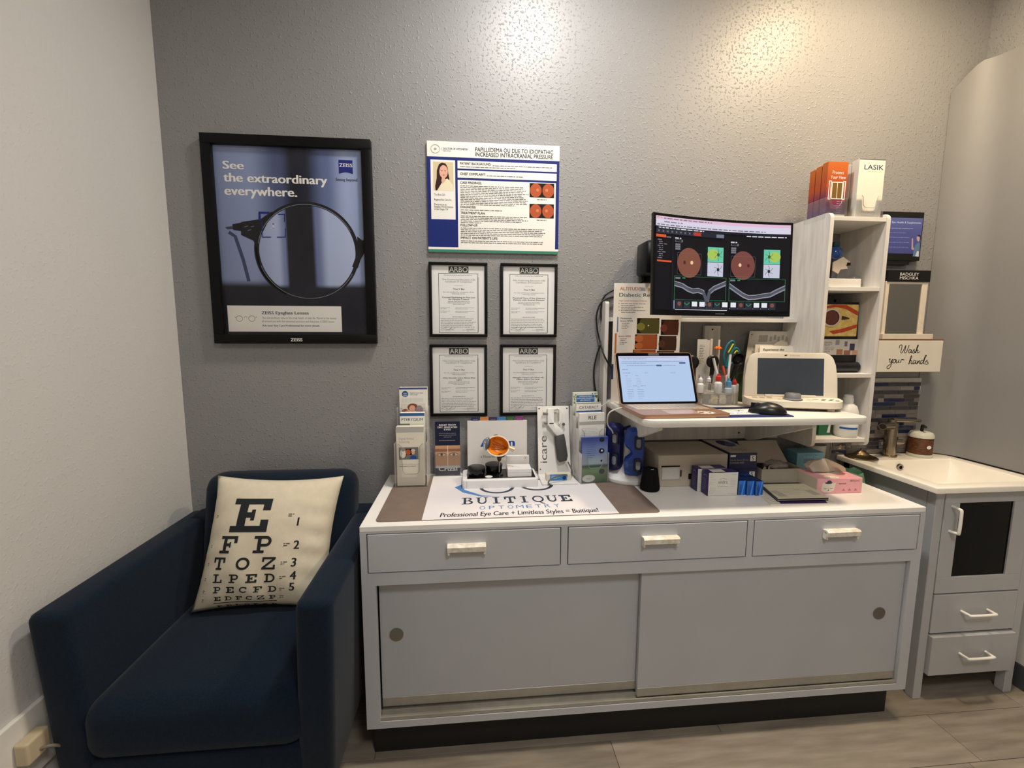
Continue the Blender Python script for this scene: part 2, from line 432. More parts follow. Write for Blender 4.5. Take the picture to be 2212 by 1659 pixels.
# ceiling lamps (above the frame): they are what lights the room
m_rim = mat('lamp_rim', (235,235,232), 0.4, var=0.02)
for nm, x, y, r, pw, c in LAMPS:
    lab = {'warm': 'round recessed downlight with a warm glow over the sink side', 'neutral': 'round recessed downlight over the middle of the counter', 'room': 'wide round ceiling lamp in the middle of the room'}[nm]
    t = Thing('ceiling_light', lab, 'ceiling light', (x, y, CEIL-0.03))
    t.part('rim', lathe(new(), [(r+0.002, 0.0), (r+0.03, 0.0), (r+0.03, 0.03), (r+0.002, 0.03)], 32, ringed=True), m_rim, smooth=True)
    t.part('diffuser', lathe(new(), [(r, 0.018), (r, 0.024)], 32), mat('lamp_diffuser_'+nm, tuple(int(255*v) for v in c), 0.5, emit=3.0, var=0.01))
    L = bpy.data.lights.new('lamp_light', 'AREA'); L.shape = 'DISK'; L.size = 2*r; L.energy = pw; L.color = c
    lo = bpy.data.objects.new('lamp_light', L); COL.objects.link(lo); lo.parent = t.o; lo.location = (0, 0, 0.012)

# ================================================================ base cabinet under the counter
m_cab = mat('cabinet_paint', (188,190,194), 0.42, var=0.015, scale=6, bump=0.03, bscale=90)
m_cabd = mat('cabinet_door_paint', (181,183,187), 0.45, var=0.015, scale=6)
m_top = mat('white_laminate', (236,234,230), 0.38, var=0.012, scale=20)
m_gap = mat('shadow_gap_wood', (60,56,52), 0.9)
m_toe = mat('black_toe_kick', (22,21,21), 0.6)
m_alu = mat('door_rail_metal', (176,172,162), 0.4, metal=0.5, var=0.05)
m_pull = mat('chipped_white_pull', (240,237,228), 0.45, var=0, c2=(214,204,182), scale=60)
m_chrome = mat('satin_chrome', (150,149,147), 0.22, metal=1.0, var=0.03)
CL_, CR_, FY, HT = -0.425, 1.498, -0.506, 0.825
cab = Thing('base_cabinet', 'long pale grey cabinet with three drawers and two sliding doors', 'cabinet', (0.536, -0.25, 0), world=True)
bm = new()
box(bm, CL_, CL_+0.018, FY+0.02, -0.002, 0.130, 0.807); box(bm, CR_-0.018, CR_, FY+0.02, -0.002, 0.130, 0.807)
box(bm, CL_+0.018, CR_-0.018, FY+0.02, -0.002, 0.130, 0.148); box(bm, CL_+0.018, CR_-0.018, -0.012, -0.002, 0.148, 0.807)
box(bm, CL_+0.018, CR_-0.018, FY+0.02, -0.012, 0.640, 0.655)
cab.part('carcass', bm, m_cab)
bm = new()
box(bm, CL_, CR_, FY, FY+0.02, 0.801, 0.807); box(bm, CL_, CR_, FY, FY+0.02, 0.629, 0.670); box(bm, CL_, CR_, FY, FY+0.02, 0.130, 0.154)
box(bm, CL_, -0.405, FY, FY+0.02, 0.670, 0.801); box(bm, 0.209, 0.230, FY, FY+0.02, 0.670, 0.801); box(bm, 0.845, 0.866, FY, FY+0.02, 0.670, 0.801); box(bm, 1.479, CR_, FY, FY+0.02, 0.670, 0.801)
box(bm, CL_, -0.382, FY, FY+0.02, 0.154, 0.629); box(bm, 1.461, CR_, FY, FY+0.02, 0.154, 0.629)
cab.part('face_frame', bm, m_cab)
cab.part('worktop', box(new(), CL_, CR_, FY, -0.001, 0.807, HT, 0.0015, 1), m_top)
cab.part('toe_kick', box(new(), CL_+0.012, 1.475, FY+0.045, FY+0.06, 0, 0.130), m_toe)
for k, (x0, x1, hx) in enumerate(((-0.405, 0.209, -0.095), (0.230, 0.845, 0.5375), (0.866, 1.479, 1.176))):
    d = cab.part('drawer', box(new(), x0+0.003, x1-0.003, FY-0.001, FY+0.018, 0.673, 0.798, 0.0012, 1), m_cab)
    bm = new(); w = 0.121
    prism(bm, [(FY-0.026, 0.757), (FY-0.024, 0.741), (FY-0.020, 0.742), (FY-0.016, 0.752), (FY-0.001, 0.754), (FY-0.001, 0.760), (FY-0.020, 0.762)], hx-w/2, hx+w/2, 'x')
    for s in (-1, 1): box(bm, hx+s*w/2, hx+s*(w/2-0.008), FY-0.020, FY-0.001, 0.728, 0.756, 0.002, 1)
    cab.part('handle', bm, m_pull, d, smooth=True)
for nm, x0, x1, y, px in (('l', -0.380, 0.530, -0.470, -0.328), ('r', 0.489, 1.459, -0.492, 1.375)):
    z0 = 0.178 if nm == 'l' else 0.166
    d = cab.part('sliding_door', box(new(), x0, x1, y, y+0.016, z0, 0.628), m_cabd)
    cab.part('bottom_rail', box(new(), x0, x1, y-0.002, y, z0, z0+0.032, 0.0008, 1), m_alu, d)
    zz = 0.435 if nm == 'l' else 0.427
    cab.part('finger_pull', lathe(new(), [(0.0225, -0.003), (0.0225, 0.0), (0.020, -0.0005), (0.018, 0.006), (0.0, 0.008)], 28, (px, y, zz), 'y'), m_chrome, d, smooth=True)
bm = new()
box(bm, -0.382, 1.461, FY+0.003, FY+0.008, 0.154, 0.166); box(bm, -0.382, 1.461, FY+0.026, FY+0.031, 0.154, 0.170); box(bm, -0.382, 1.461, FY+0.045, FY+0.05, 0.154, 0.176); box(bm, -0.382, 1.461, FY+0.003, FY+0.05, 0.154, 0.1555)
cab.part('door_track', bm, m_alu)

# ================================================================ washbasin cabinet
m_van = mat('vanity_paint', (180,180,181), 0.42, var=0.015, scale=6)
m_basin = mat('basin_resin', (238,232,220), 0.25, var=0.01, coat=0.2)
m_wpull = mat('white_pull', (240,236,228), 0.35, var=0.01)
m_dglass = mat('dark_cabinet_glass', (7,8,6), 0.12, var=0.3, scale=6, spec=0.12)
VX0, VX1, VY, ST = 1.637, 2.068, -0.42, 0.870
van = Thing('washbasin_cabinet', 'narrow white washbasin cabinet with glass door and two drawers', 'cabinet', (1.85, -0.21, 0), world=True)
bm = new()
box(bm, VX0, VX0+0.018, VY+0.034, -0.004, 0.107, 0.838); box(bm, VX1-0.018, VX1, VY+0.034, -0.004, 0.107, 0.838)
box(bm, VX0+0.018, VX1-0.018, VY+0.034, -0.004, 0.107, 0.125); box(bm, VX0+0.018, VX1-0.018, -0.016, -0.004, 0.125, 0.838)
box(bm, VX0+0.034, VX1-0.034, VY+0.002, VY+0.02, 0.815, 0.838); box(bm, VX0+0.034, VX1-0.034, VY+0.01, -0.02, 0.436, 0.446)
van.part('body', bm, m_van)
for x0 in (VX0, VX1-0.034):
    van.part('leg', box(new(), x0, x0+0.034, VY, VY+0.034, 0, 0.838, 0.002, 1), m_van)
    van.part('leg', box(new(), x0, x0+0.034, -0.04, -0.006, 0, 0.838, 0.002, 1), m_van)
dx0, dx1 = VX0+0.036, VX1-0.036
bm = new(); yd0, yd1 = VY-0.002, VY+0.016
box(bm, dx0, dx1, yd0, yd1, 0.440, 0.505, 0.001, 1); box(bm, dx0, dx1, yd0, yd1, 0.798, 0.836, 0.001, 1)
box(bm, dx0, dx0+0.062, yd0, yd1, 0.505, 0.798, 0.001, 1); box(bm, dx1-0.068, dx1, yd0, yd1, 0.505, 0.798, 0.001, 1)
door = van.part('door', bm, m_van)
van.part('glass_pane', box(new(), dx0+0.060, dx1-0.066, yd0+0.006, yd0+0.010, 0.503, 0.800), m_dglass, door)
hx = dx0+0.030
van.part('handle', tube(new(), smooth_path([(hx, yd0+0.002, 0.786), (hx, yd0-0.026, 0.784), (hx, yd0-0.032, 0.774), (hx, yd0-0.032, 0.702), (hx, yd0-0.026, 0.692), (hx, yd0+0.002, 0.690)], 4), 0.0055, 10), m_wpull, door, smooth=True)
for z0, z1, yo in ((0.277, 0.434, 0.0), (0.108, 0.268, -0.012)):
    d = van.part('drawer', box(new(), dx0+0.002, dx1, VY-0.002+yo, VY+0.020, z0, z1, 0.0015, 1), m_van)
    hz = (z0+z1)/2+0.008; y0 = VY-0.002+yo; cx = (dx0+dx1)/2
    van.part('handle', tube(new(), smooth_path([(cx-0.056, y0+0.002, hz), (cx-0.054, y0-0.026, hz), (cx-0.046, y0-0.032, hz), (cx+0.046, y0-0.032, hz), (cx+0.054, y0-0.026, hz), (cx+0.056, y0+0.002, hz)], 4), 0.005, 10), m_wpull, d, smooth=True)
# basin top with its hollow
SX0, SX1, SY0, SY1 = 1.600, 2.105, -0.450, -0.006
hx0, hx1, hy0, hy1 = 1.655, 2.055, -0.405, -0.110
bm = new()
def loop(x0, x1, y0, y1, z): return [bm.verts.new(p) for p in ((x0,y0,z),(x1,y0,z),(x1,y1,z),(x0,y1,z))]
A = loop(SX0, SX1, SY0, SY1, ST-0.022); B = loop(SX0, SX1, SY0, SY1, ST); Cc = loop(hx0, hx1, hy0, hy1, ST); D = loop(hx0+0.012, hx1-0.012, hy0+0.014, hy1-0.010, ST-0.035); E_ = loop(hx0+0.05, hx1-0.05, hy0+0.06, hy1-0.035, ST-0.095)
for P, Q in ((A, B), (B, Cc), (Cc, D), (D, E_)):
    for i in range(4): bm.faces.new((P[i], P[(i+1) % 4], Q[(i+1) % 4], Q[i]))
bm.faces.new(E_); 
G = loop(hx0-0.004, hx1+0.004, hy0+0.004, hy1+0.01, ST-0.105); 
A2 = loop(hx0-0.01, hx1+0.008, hy0-0.006, hy1+0.01, ST-0.022)
for P, Q in ((A, A2), (A2, G)):
    for i in range(4): bm.faces.new((P[(i+1) % 4], P[i], Q[i], Q[(i+1) % 4]))
bm.faces.new(G[::-1])
bmesh.ops.recalc_face_normals(bm, faces=list(bm.faces))
bmesh.ops.bevel(bm, geom=[e for e in bm.edges if all(abs(v.co.z-ST) < 1e-5 for v in e.verts) and len(e.link_faces) == 2 and e.calc_face_angle(0) > 0.1], offset=0.006, segments=3, profile=0.5, affect='EDGES')
basin = van.part('basin', bm, m_basin, smooth=True)
ov = Vector((1.80, hy1-0.012, ST-0.030))
van.part('overflow_ring', lathe(new(), [(0.008, 0.004), (0.008, -0.003), (0.0145, -0.003), (0.016, 0.003)], 24, ov, 'y', ringed=True), m_chrome, basin, smooth=True)
van.part('overflow_hole', lathe(new(), [(0.008, 0.001), (0.008, 0.002)], 20, ov, 'y'), mat('black_hole', (5,5,5), 0.9), basin)
van.part('drain', lathe(new(), [(0.022, 0), (0.020, 0.003), (0.006, 0.002), (0.0, 0.004)], 24, (1.855, -0.25, ST-0.095)), m_chrome, basin, smooth=True)

# tap
m_nickel = mat('brushed_nickel', (158,146,128), 0.24, metal=1.0, var=0.08, scale=40, stretch=(1, 1, 12))
tap = Thing('basin_tap', 'brushed nickel single-hole tap with a flat spout and side lever', 'tap', (1.815, -0.050, ST))
bm = new(); lathe(bm, [(0.030, 0.0), (0.030, 0.006), (0.0235, 0.008), (0.0235, 0.150), (0.021, 0.155), (0.0, 0.155)], 28)
tap.part('column', bm, m_nickel, smooth=True)
bm = new(); tube(bm, [(0.012, 0.004, 0.140), (-0.045, -0.022, 0.146), (-0.092, -0.046, 0.149)], [0.020, 0.0165, 0.0155], 20)
tap.part('spout', bm, m_nickel, smooth=True)
tap.part('spout_mouth', tube(new(), [(-0.0915, -0.0458, 0.149), (-0.0935, -0.0468, 0.1491)], 0.0115, 18), mat('tap_mouth', (30,28,26), 0.5))
bm = new(); tube(bm, [(0.0, 0, 0.155), (0.0, 0, 0.170)], 0.016, 18); tube(bm, [(0.0, 0.0, 0.166), (0.13, -0.01, 0.163)], [0.011, 0.006], 12)
tap.part('lever', bm, m_nickel, smooth=True)
bm = new(); tube(bm, [(0.018, 0, 0.066), (0.058, 0, 0.064)], 0.0125, 16)
tap.part('side_stem', bm, m_nickel, smooth=True)

# soap jar and dish
soap = Thing('soap_dispenser', 'brown wicker-look jar with a pale lid beside the tap', 'soap dispenser', (1.958, -0.058, ST))
bm = new(); prof = []
for i in range(33):
    h = 0.014+0.075*i/32; prof.append((0.043+0.0012*(i % 2), h))
lathe(bm, [(0.0, 0.014)]+prof+[(0.0, 0.089)], 36)
soap.part('wicker_body', bm, mat('brown_wicker', (112,66,34), 0.55, var=0, c2=(70,38,18), scale=90, bump=0.5, bscale=150, stretch=(1,1,2.2)), smooth=True)
soap.part('base', lathe(new(), [(0.044, 0), (0.046, 0.004), (0.045, 0.014), (0.0, 0.014)], 32), mat('pale_ceramic', (205,205,190), 0.3), smooth=True)
lid = soap.part('lid', lathe(new(), [(0.0455, 0.089), (0.046, 0.098), (0.040, 0.110), (0.028, 0.115), (0.0, 0.116)], 32), mat('pale_ceramic'), smooth=True)
soap.part('pump', tube(new(), smooth_path([(0, 0, 0.114), (0, 0, 0.136), (-0.004, -0.006, 0.142), (-0.02, -0.032, 0.140)], 5), 0.006, 10), mat('dark_pump', (30,28,26), 0.4), lid, smooth=True)
sp = Sheet(soap, (0, -0.0447, 0.05), (1, 0, 0), (0, 0, 1)); sp.disc(-0.006, 0.0, 0.011, 0.008, mat('label_white', (238,236,230), 0.5, var=0.01), 'oval_label'); sp.text('soap', -0.006, -0.0012, 0.0028, mat('print_grey', (110,110,112), 0.6, var=0.0), align='C'); sp.done()
solid('soap_dish', 'low round pewter dish with a stepped dome at the back of the basin', 'dish',
      lathe(new(), [(0.060, 0.0), (0.062, 0.003), (0.058, 0.006), (0.052, 0.007), (0.044, 0.011), (0.034, 0.014), (0.026, 0.020), (0.016, 0.030), (0.006, 0.035), (0.005, 0.042), (0.0, 0.043)], 36),
      mat('pewter', (128,112,90), 0.28, metal=1.0, var=0.1, scale=25), (1.668, -0.062, ST), smooth=True)

# mosaic splashback: every strip its own tile
m_grout = mat('tile_grout', (200,196,188), 0.8, var=0.03)
spl = Thing('mosaic_splashback', 'strip mosaic splashback of grey and navy glass tiles behind the tap', 'splashback', (1.78, -0.002, 0.872), world=True)
spl.part('grout_bed', box(new(), 1.57, 1.988, -0.005, -0.001, 0.872, 1.222), m_grout)
tm = [mat('tile_'+n, c, 0.12, var=0.12, scale=35, coat=0.4, stretch=(1, 1, 3)) for n, c in (('charcoal', (62,60,62)), ('taupe', (120,112,106)), ('warm_grey', (142,134,126)), ('navy', (24,34,74)), ('slate', (84,80,80)))]
rd = random.Random(11); z = 0.874; pit = 0.01835
while z+pit < 1.222:
    x = 1.572-rd.uniform(0, 0.06)
    while x < 1.986:
        w = rd.choice((0.03, 0.05, 0.07, 0.10, 0.10, 0.13)); a, b = max(x, 1.572), min(x+w, 1.986)
        if b-a > 0.006: spl.part('tile', box(new(), a, b-0.002, -0.0085, -0.004, z, z+pit-0.002, 0.0006, 1), tm[rd.choice((0,0,1,1,2,2,3,3,4))])
        x += w
    z += pit

# ================================================================ navy armchair
m_navy = mat('navy_woven_fabric', (13,25,39), 0.95, var=0, c2=(18,32,48), scale=260, bump=0.35, bscale=700, spec=0.15, sheen=0.08)
m_leg = mat('dark_wood_leg', (48,34,24), 0.5, var=0.1)
ch = Thing('armchair', 'low boxy armchair in navy fabric beside the pale wall', 'armchair', (-0.815, -0.37, 0), world=True)
AX0, AX1, AY0, AY1, AZ = -1.185, -0.445, -0.725, -0.035, 0.722
def soft(x0, x1, y0, y1, z0, z1, bev, seg=5, tap=None):
    b = new(); box(b, x0, x1, y0, y1, z0, z1, bev, seg)
    if tap: tap(b)
    return b
def narrow(s):
    def f(b):
        for v in b.verts:
            if v.co.z < 0.30: v.co.x += s*0.030*((0.30-v.co.z)/0.16)**2; v.co.y += 0.02*((0.30-v.co.z)/0.16)**2 if v.co.y < -0.5 else 0
    return f
ch.part('arm', soft(AX0, AX0+0.098, AY0, AY1-0.02, 0.145, AZ, 0.022, 4, narrow(1)), m_navy, smooth='all')
ch.part('arm', soft(AX1-0.098, AX1, AY0, AY1-0.02, 0.145, AZ, 0.022, 4, narrow(-1)), m_navy, smooth='all')
ch.part('backrest', soft(AX0+0.02, AX1-0.02, AY1-0.13, AY1, 0.145, AZ+0.004, 0.03, 4), m_navy, smooth='all')
ch.part('front_rail', soft(AX0+0.09, AX1-0.09, AY0+0.015, AY1-0.1, 0.145, 0.300, 0.015, 3), m_navy, smooth='all')
b = new(); cushion(b, 0.560, 0.580, 0.165, 0.050, 6, 0.022); bmesh.ops.translate(b, verts=b.verts, vec=(-0.815, -0.440, 0.295))
ch.part('seat_cushion', b, m_navy, smooth='all')
b = new(); cushion(b, 0.545, 0.420, 0.150, 0.058, 6, 0.03)
bmesh.ops.rotate(b, verts=b.verts, cent=(0,0,0), matrix=Matrix.Rotation(radians(78), 3, 'X')); bmesh.ops.translate(b, verts=b.verts, vec=(-0.802, -0.070, 0.665))
ch.part('back_cushion', b, m_navy, smooth='all')
for sx in (AX0+0.06, AX1-0.06):
    for sy in (AY0+0.07, AY1-0.07):
        ch.part('leg', lathe(new(), [(0.014, 0), (0.022, 0.13), (0.022, 0.150)], 14, (sx, sy, 0)), m_leg, smooth=True)

# eye-chart pillow
PWD, PHT = 0.44, 0.45
m_pil = mat('cream_linen', (216,206,184), 0.9, var=0.03, scale=40, bump=0.25, bscale=500, spec=0.2)
m_ink = mat('pillow_ink', (26,32,36), 0.85, var=0.04)
pil = Thing('throw_pillow', 'cream square pillow printed with an eye test letter chart', 'pillow', (-0.802, -0.365, 0.478))
P0 = Vector((0, 0, 0)); PU = Vector((0.985, 0.02, -0.035)).normalized(); PVv = Vector((0.06, 0.36, 0.93)).normalized(); PN = PU.cross(PVv).normalized()
def pil_pt(a, b, h=0.0, side=1):
    """a, b in -1..1 over the face"""
    k = (1-abs(a)**2.4)*(1-abs(b)**2.4)
    th = 0.080*max(0, k)**0.55
    inx = 1-0.085*(1-b*b)*abs(a)**3; iny = 1-0.075*(1-a*a)*abs(b)**3
    wr = 0.0045*sin(9*a+5*b)*(1-abs(a))*max(0, b*-1+0.3) + 0.007*max(0, a)**2*sin(20*b+4*a)*(1-abs(b)) + 0.004*max(0, -a)**2*sin(17*b-5*a)*(1-abs(b))
    fold = -0.012*max(0, -b-0.75)*(a*a)
    return P0+PU*(a*PWD/2*inx)+PVv*((b+1)*PHT/2*1.0+ (iny-1)*b*PHT/2 +fold)+PN*(side*(th+h)+(wr if side > 0 else 0)*min(1, k*3))
b = new(); N = 36; grids = []
for side in (1, -1):
    grids.append([[b.verts.new(pil_pt(-1+2*i/N, -1+2*j/N, 0, side)) for i in range(N+1)] for j in range(N+1)])
    g = grids[-1]
    for j in range(N):
        for i in range(N):
            q = (g[j][i], g[j][i+1], g[j+1][i+1], g[j+1][i]); b.faces.new(q if side > 0 else q[::-1])
bmesh.ops.remove_doubles(b, verts=b.verts, dist=0.0004)
pil.part('cover', b, m_pil, smooth='all')
sh = Sheet(pil, (0,0,0), (1,0,0), (0,0,1), fn=lambda x, y, h: pil_pt((x-0.5)*2, (y-0.5)*2, 0.0011+h*0.2), cell=0.02)
sh.slab('E', 0.235, 0.575, 0.285, 0.250, 0, m_ink, 'chart_letter')
for rowt, y0, hh, ww, x0, pit in (('FP', 0.425, 0.122, 0.135, 0.185, 0.258), ('TOZ', 0.308, 0.088, 0.098, 0.150, 0.186), ('LPED', 0.213, 0.064, 0.076, 0.165, 0.128), ('PECFD', 0.136, 0.048, 0.060, 0.175, 0.101), ('EDFCZP', 0.074, 0.034, 0.050, 0.185, 0.080), ('FELOPZD', 0.012, 0.020, 0.036, 0.20, 0.066)):
    sh.slab(rowt, x0, y0, ww, hh, pit, m_ink, 'chart_letter')
sh.rect(0.180, 0.052, 0.460, 0.006, m_ink, 'printed_line')
for n, y0 in (('1', 0.618), ('2', 0.450), ('3', 0.325), ('4', 0.230), ('5', 0.145)): sh.text(n, 0.735, y0, 0.060, m_ink, bold=0.02, part='row_number')
for y0 in (0.690, 0.475, 0.345, 0.240, 0.150, 0.085):
    sh.lines(0.660, y0+0.012, 0.045, 2, 0.014, 0.008, m_ink, 'fine_print', int(y0*1000)); sh.lines(0.085, y0, 0.016, 2, 0.013, 0.008, m_ink, 'fine_print', int(y0*999))
sh.done()

# plug adapter hanging on the pale wall behind the armchair
pl = Thing('plug_adapter', 'small beige plug adapter on the white ledge beside the armchair', 'plug', tuple(atx(58, 1612, XL+0.018)))
pl.part('body', box(new(), -0.003, 0.030, -0.03, 0.03, -0.03, 0.03, 0.006, 3), mat('beige_plastic', (196,180,150), 0.5))
pl.part('cord', tube(new(), smooth_path([(0.026, 0, -0.01), (0.05, 0.012, -0.014), (0.062, 0.05, -0.06), (0.035, 0.08, -0.10), (0.03, 0.10, -0.2), (0.03, 0.12, -0.30)], 5), 0.004, 8), mat('grey_cord', (120,112,100), 0.5), smooth=True)

# ================================================================ prints on the back wall
def crop(x0, y0, k, Y):
    """point on the plane y = Y from a place in an enlarged part of the photograph"""
    def q(cx, cy): p = aty(x0+cx/k, y0+cy/k, Y); return (p.x, p.z)
    return q
def qt(S, q, txt, x0, x1, yb, yt, m, **kw):
    """a line of lettering between two x places, baseline yb, capital top yt"""
    a = q(x0, yb); b = q(x1, yb); c = q(x0, yt)
    S.text(txt, a[0], (a[1]+b[1])/2, c[1]-a[1], m, w=b[0]-a[0], **kw)
def qr(S, q, x0, y0, x1, y1, m, part='printed_shape'):
    a = q(x0, y1); b = q(x1, y0); S.rect(a[0], a[1], b[0]-a[0], b[1]-a[1], m, part)
def ql(S, q, x0, x1, y, n, pitch, h, m, seed=1, **kw):
    a = q(x0, y); b = q(x1, y); c = q(x0, y-pitch); d = q(x0, y-h)
    S.lines(a[0], a[1], b[0]-a[0], n, c[1]-a[1], d[1]-a[1], m, seed=seed, **kw)
ink = lambda n, c=(0,0,0), r=0.55: mat('ink_'+n, c, r, var=0.0, spec=0.25)
i_wht, i_blk, i_gry, i_lgr = ink('white', (238,236,230)), ink('black', (24,24,26)), ink('grey', (98,98,100)), ink('light_grey', (160,160,160))
m_blkf = mat('black_frame', (11,11,12), 0.45, var=0.03, spec=0.2)
def picture_frame(t, x0, x1, z0, z1, face, depth, m, back=-0.002):
    bars = []
    for a, b, c, d in ((x0, x1, z1-face, z1), (x0, x1, z0, z0+face), (x0, x0+face, z0+face, z1-face), (x1-face, x1, z0+face, z1-face)):
        bars.append((a, b, c, d))
    bm = new()
    for a, b, c, d in bars: box(bm, a, b, -depth, back, c, d, 0.002, 2)
    return t.part('frame', bm, m, smooth=True)
def ramp_mat(name, stops, horiz=0, rough=0.35, bottom=None, soft=(0.26, 0.31)):
    m = bpy.data.materials.new(name); m.use_nodes = True; nt = m.node_tree; p = nt.nodes['Principled BSDF']
    tc = nt.nodes.new('ShaderNodeTexCoord'); sp = nt.nodes.new('ShaderNodeSeparateXYZ'); nt.links.new(tc.outputs['Generated'], sp.inputs[0])
    cr = nt.nodes.new('ShaderNodeValToRGB'); cr.color_ramp.interpolation = 'EASE'
    e = cr.color_ramp.elements
    e[0].position, e[0].color = stops[0][0], rgb(stops[0][1]); e[1].position, e[1].color = stops[-1][0], rgb(stops[-1][1])
    for pos, c in stops[1:-1]: k = e.new(pos); k.color = rgb(c)
    nt.links.new(sp.outputs[horiz], cr.inputs[0]); out = cr.outputs[0]
    if bottom:
        mr = nt.nodes.new('ShaderNodeMapRange'); mr.interpolation_type = 'SMOOTHSTEP'; mr.inputs['From Min'].default_value, mr.inputs['From Max'].default_value = soft
        nt.links.new(sp.outputs[2], mr.inputs['Value'])
        mx = nt.nodes.new('ShaderNodeMix'); mx.data_type = 'RGBA'; mx.inputs['A'].default_value = rgb(bottom)
        nt.links.new(out, mx.inputs['B']); nt.links.new(mr.outputs['Result'], mx.inputs['Factor']); out = mx.outputs['Result']
    nt.links.new(out, p.inputs['Base Color']); p.inputs['Roughness'].default_value = rough; p.inputs['Specular IOR Level'].default_value = 0.25
    return m

# ---- big framed lens poster
t = Thing('framed_poster', 'large black framed poster of a round spectacle lens on blue', 'poster', (-0.764, -0.01, 1.377), world=True)
fr = picture_frame(t, -1.072, -0.456, 1.377, 2.153, 0.036, 0.030, m_blkf)
YP = -0.012
bp = box(new(), -1.040, -0.488, YP, -0.004, 1.409, 2.121)
poster = t.part('poster_print', bp, ramp_mat('lens_poster_print', [(0, (128,141,178)), (0.22, (140,152,190)), (0.42, (74,84,122)), (0.52, (22,24,40)), (0.60, (24,27,45)), (0.74, (96,110,152)), (0.88, (158,172,208)), (1, (140,155,192))], bottom=(16,18,32)))
S = Sheet(t, (0, YP, 0), (1,0,0), (0,0,1), parent=poster); q = crop(400, 260, 3.19, YP)
i_navy, i_pnv = ink('deep_navy', (20,26,52)), ink('logo_blue', (16,32,120))
# blurred temple arm, seen through nothing
S.stroke([q(300,770), q(345,800), q(400,960), q(440,1110)], 0.013, ink('blurred_arm', (62,70,102)), 'temple_picture')
# lens with its own sharper view
cx, cz = q(845, 905); rx = (q(1192,905)[0]-q(510,905)[0])/2; rz = (q(845,585)[1]-q(845,1235)[1])/2
lensm = ramp_mat('lens_view_print', [(0, (150,163,198)), (0.20, (168,180,214)), (0.27, (120,132,172)), (0.31, (16,17,28)), (0.55, (16,17,28)), (0.60, (104,116,158)), (0.72, (170,183,215)), (1, (176,188,218))], bottom=(18,20,34), soft=(0.10, 0.16))
S.disc(cx, cz, rx, rz, lensm, 'lens_picture', n=48)
rim = ink('rim_black', (18,19,24), 0.3)
S.arc(cx, cz, rx+0.009, rz+0.009, 0.0145, rim, 'rim_picture', n=56)
S.arc(cx-0.001, cz, rx+0.012, rz+0.012, 0.013, rim, 'rim_picture', a0=pi*0.72, a1=pi*1.35, n=30)
S.poly([q(385,700), q(520,680), q(600,625), q(560,720), q(520,800), q(505,900), q(470,830), q(385,790)], rim, 'hinge_picture')
S.poly([q(325,715), q(388,705), q(388,765), q(330,755)], rim, 'hinge_picture')
S.poly([q(275,735), q(330,728), q(330,750), q(290,752)], ink('hinge_tip', (60,62,78)), 'hinge_picture')
S.poly([q(1185,800), q(1225,830), q(1243,780), q(1243,900), q(1210,960), q(1190,1020), q(1150,1010), q(1190,900)], rim, 'nose_pad_picture')
hl = ink('rim_light', (140,146,162), 0.3)
S.arc(cx, cz, rx-0.001, rz-0.001, 0.0016, hl, 'rim_highlight', a0=pi*0.15, a1=pi*0.95, n=30); S.arc(cx, cz, rx+0.001, rz+0.001, 0.0016, hl, 'rim_highlight', a0=pi*1.1, a1=pi*1.85, n=30)
for k in range(3): S.stroke([q(408+k*22, 735+(k % 2)*25), q(432+k*22, 728+(k % 2)*25)], 0.0015, hl, 'rim_highlight')
for a, b in (((530,805),(592,805)), ((632,805),(692,805)), ((690,745),(690,805)), ((684,648),(684,700)), ((640,648),(686,648)), ((530,690),(530,805))): S.stroke([q(*a), q(*b)], 0.0035, i_pnv, 'corner_mark')
S.poly([q(505,628), q(585,630), q(575,645), q(520,645), q(522,690), q(505,690)], i_pnv, 'corner_mark')
for yy in (712, 742): qr(S, q, 588, yy, 628, yy+5, ink('lens_white', (200,208,230)), 'corner_mark')
qr(S, q, 602, 712, 614, 745, ink('lens_white'), 'corner_mark')
qt(S, q, 'See', 262, 403, 335, 281, i_wht, bold=0.024)
qt(S, q, 'the extraordinary', 268, 978, 432, 372, i_wht, bold=0.024)
qt(S, q, 'everywhere.', 275, 770, 520, 458, i_wht, bold=0.024)
a, b = q(1056, 272), q(1156, 372); w_ = b[0]-a[0]; h_ = a[1]-b[1]
S.poly([(a[0], a[1]), (a[0], b[1])]+[(a[0]+w_*i/12, b[1]+h_*0.12*sin(pi*i/12)) for i in range(1, 12)]+[(b[0], b[1]), (b[0], a[1])], i_pnv, 'logo_shield')
qt(S, q, 'ZEISS', 1062, 1152, 322, 298, i_wht, bold=0.01)
qt(S, q, 'Seeing beyond', 1038, 1186, 419, 399, i_navy, bold=0.01)
qr(S, q, 302, 1282, 1075, 1455, i_wht, 'caption_box')
qt(S, q, 'ZEISS Eyeglass Lenses', 527, 852, 1337, 1316, i_navy, bold=0.016)
qt(S, q, 'The extraordinary lurks in the small details of daily life. Marvel at the beauty', 530, 1042, 1369, 1355, i_gry)
qt(S, q, 'all around you with the renowned precision and sharpness of ZEISS lenses.', 530, 1030, 1392, 1378, i_gry)
qt(S, q, 'Ask your Eye Care Professional for more details', 532, 926, 1421, 1408, i_navy, bold=0.016)
for ex in (374, 460):
    g = q(ex, 1366); S.arc(g[0], g[1], 0.0125, 0.0115, 0.0013, i_navy, 'glasses_drawing')
S.stroke([q(404,1358), q(418,1352), q(430,1358)], 0.0013, i_navy, 'glasses_drawing'); S.stroke([q(343,1352), q(349,1362)], 0.0013, i_navy, 'glasses_drawing'); S.stroke([q(493,1352), q(487,1362)], 0.0013, i_navy, 'glasses_drawing')
S.done()
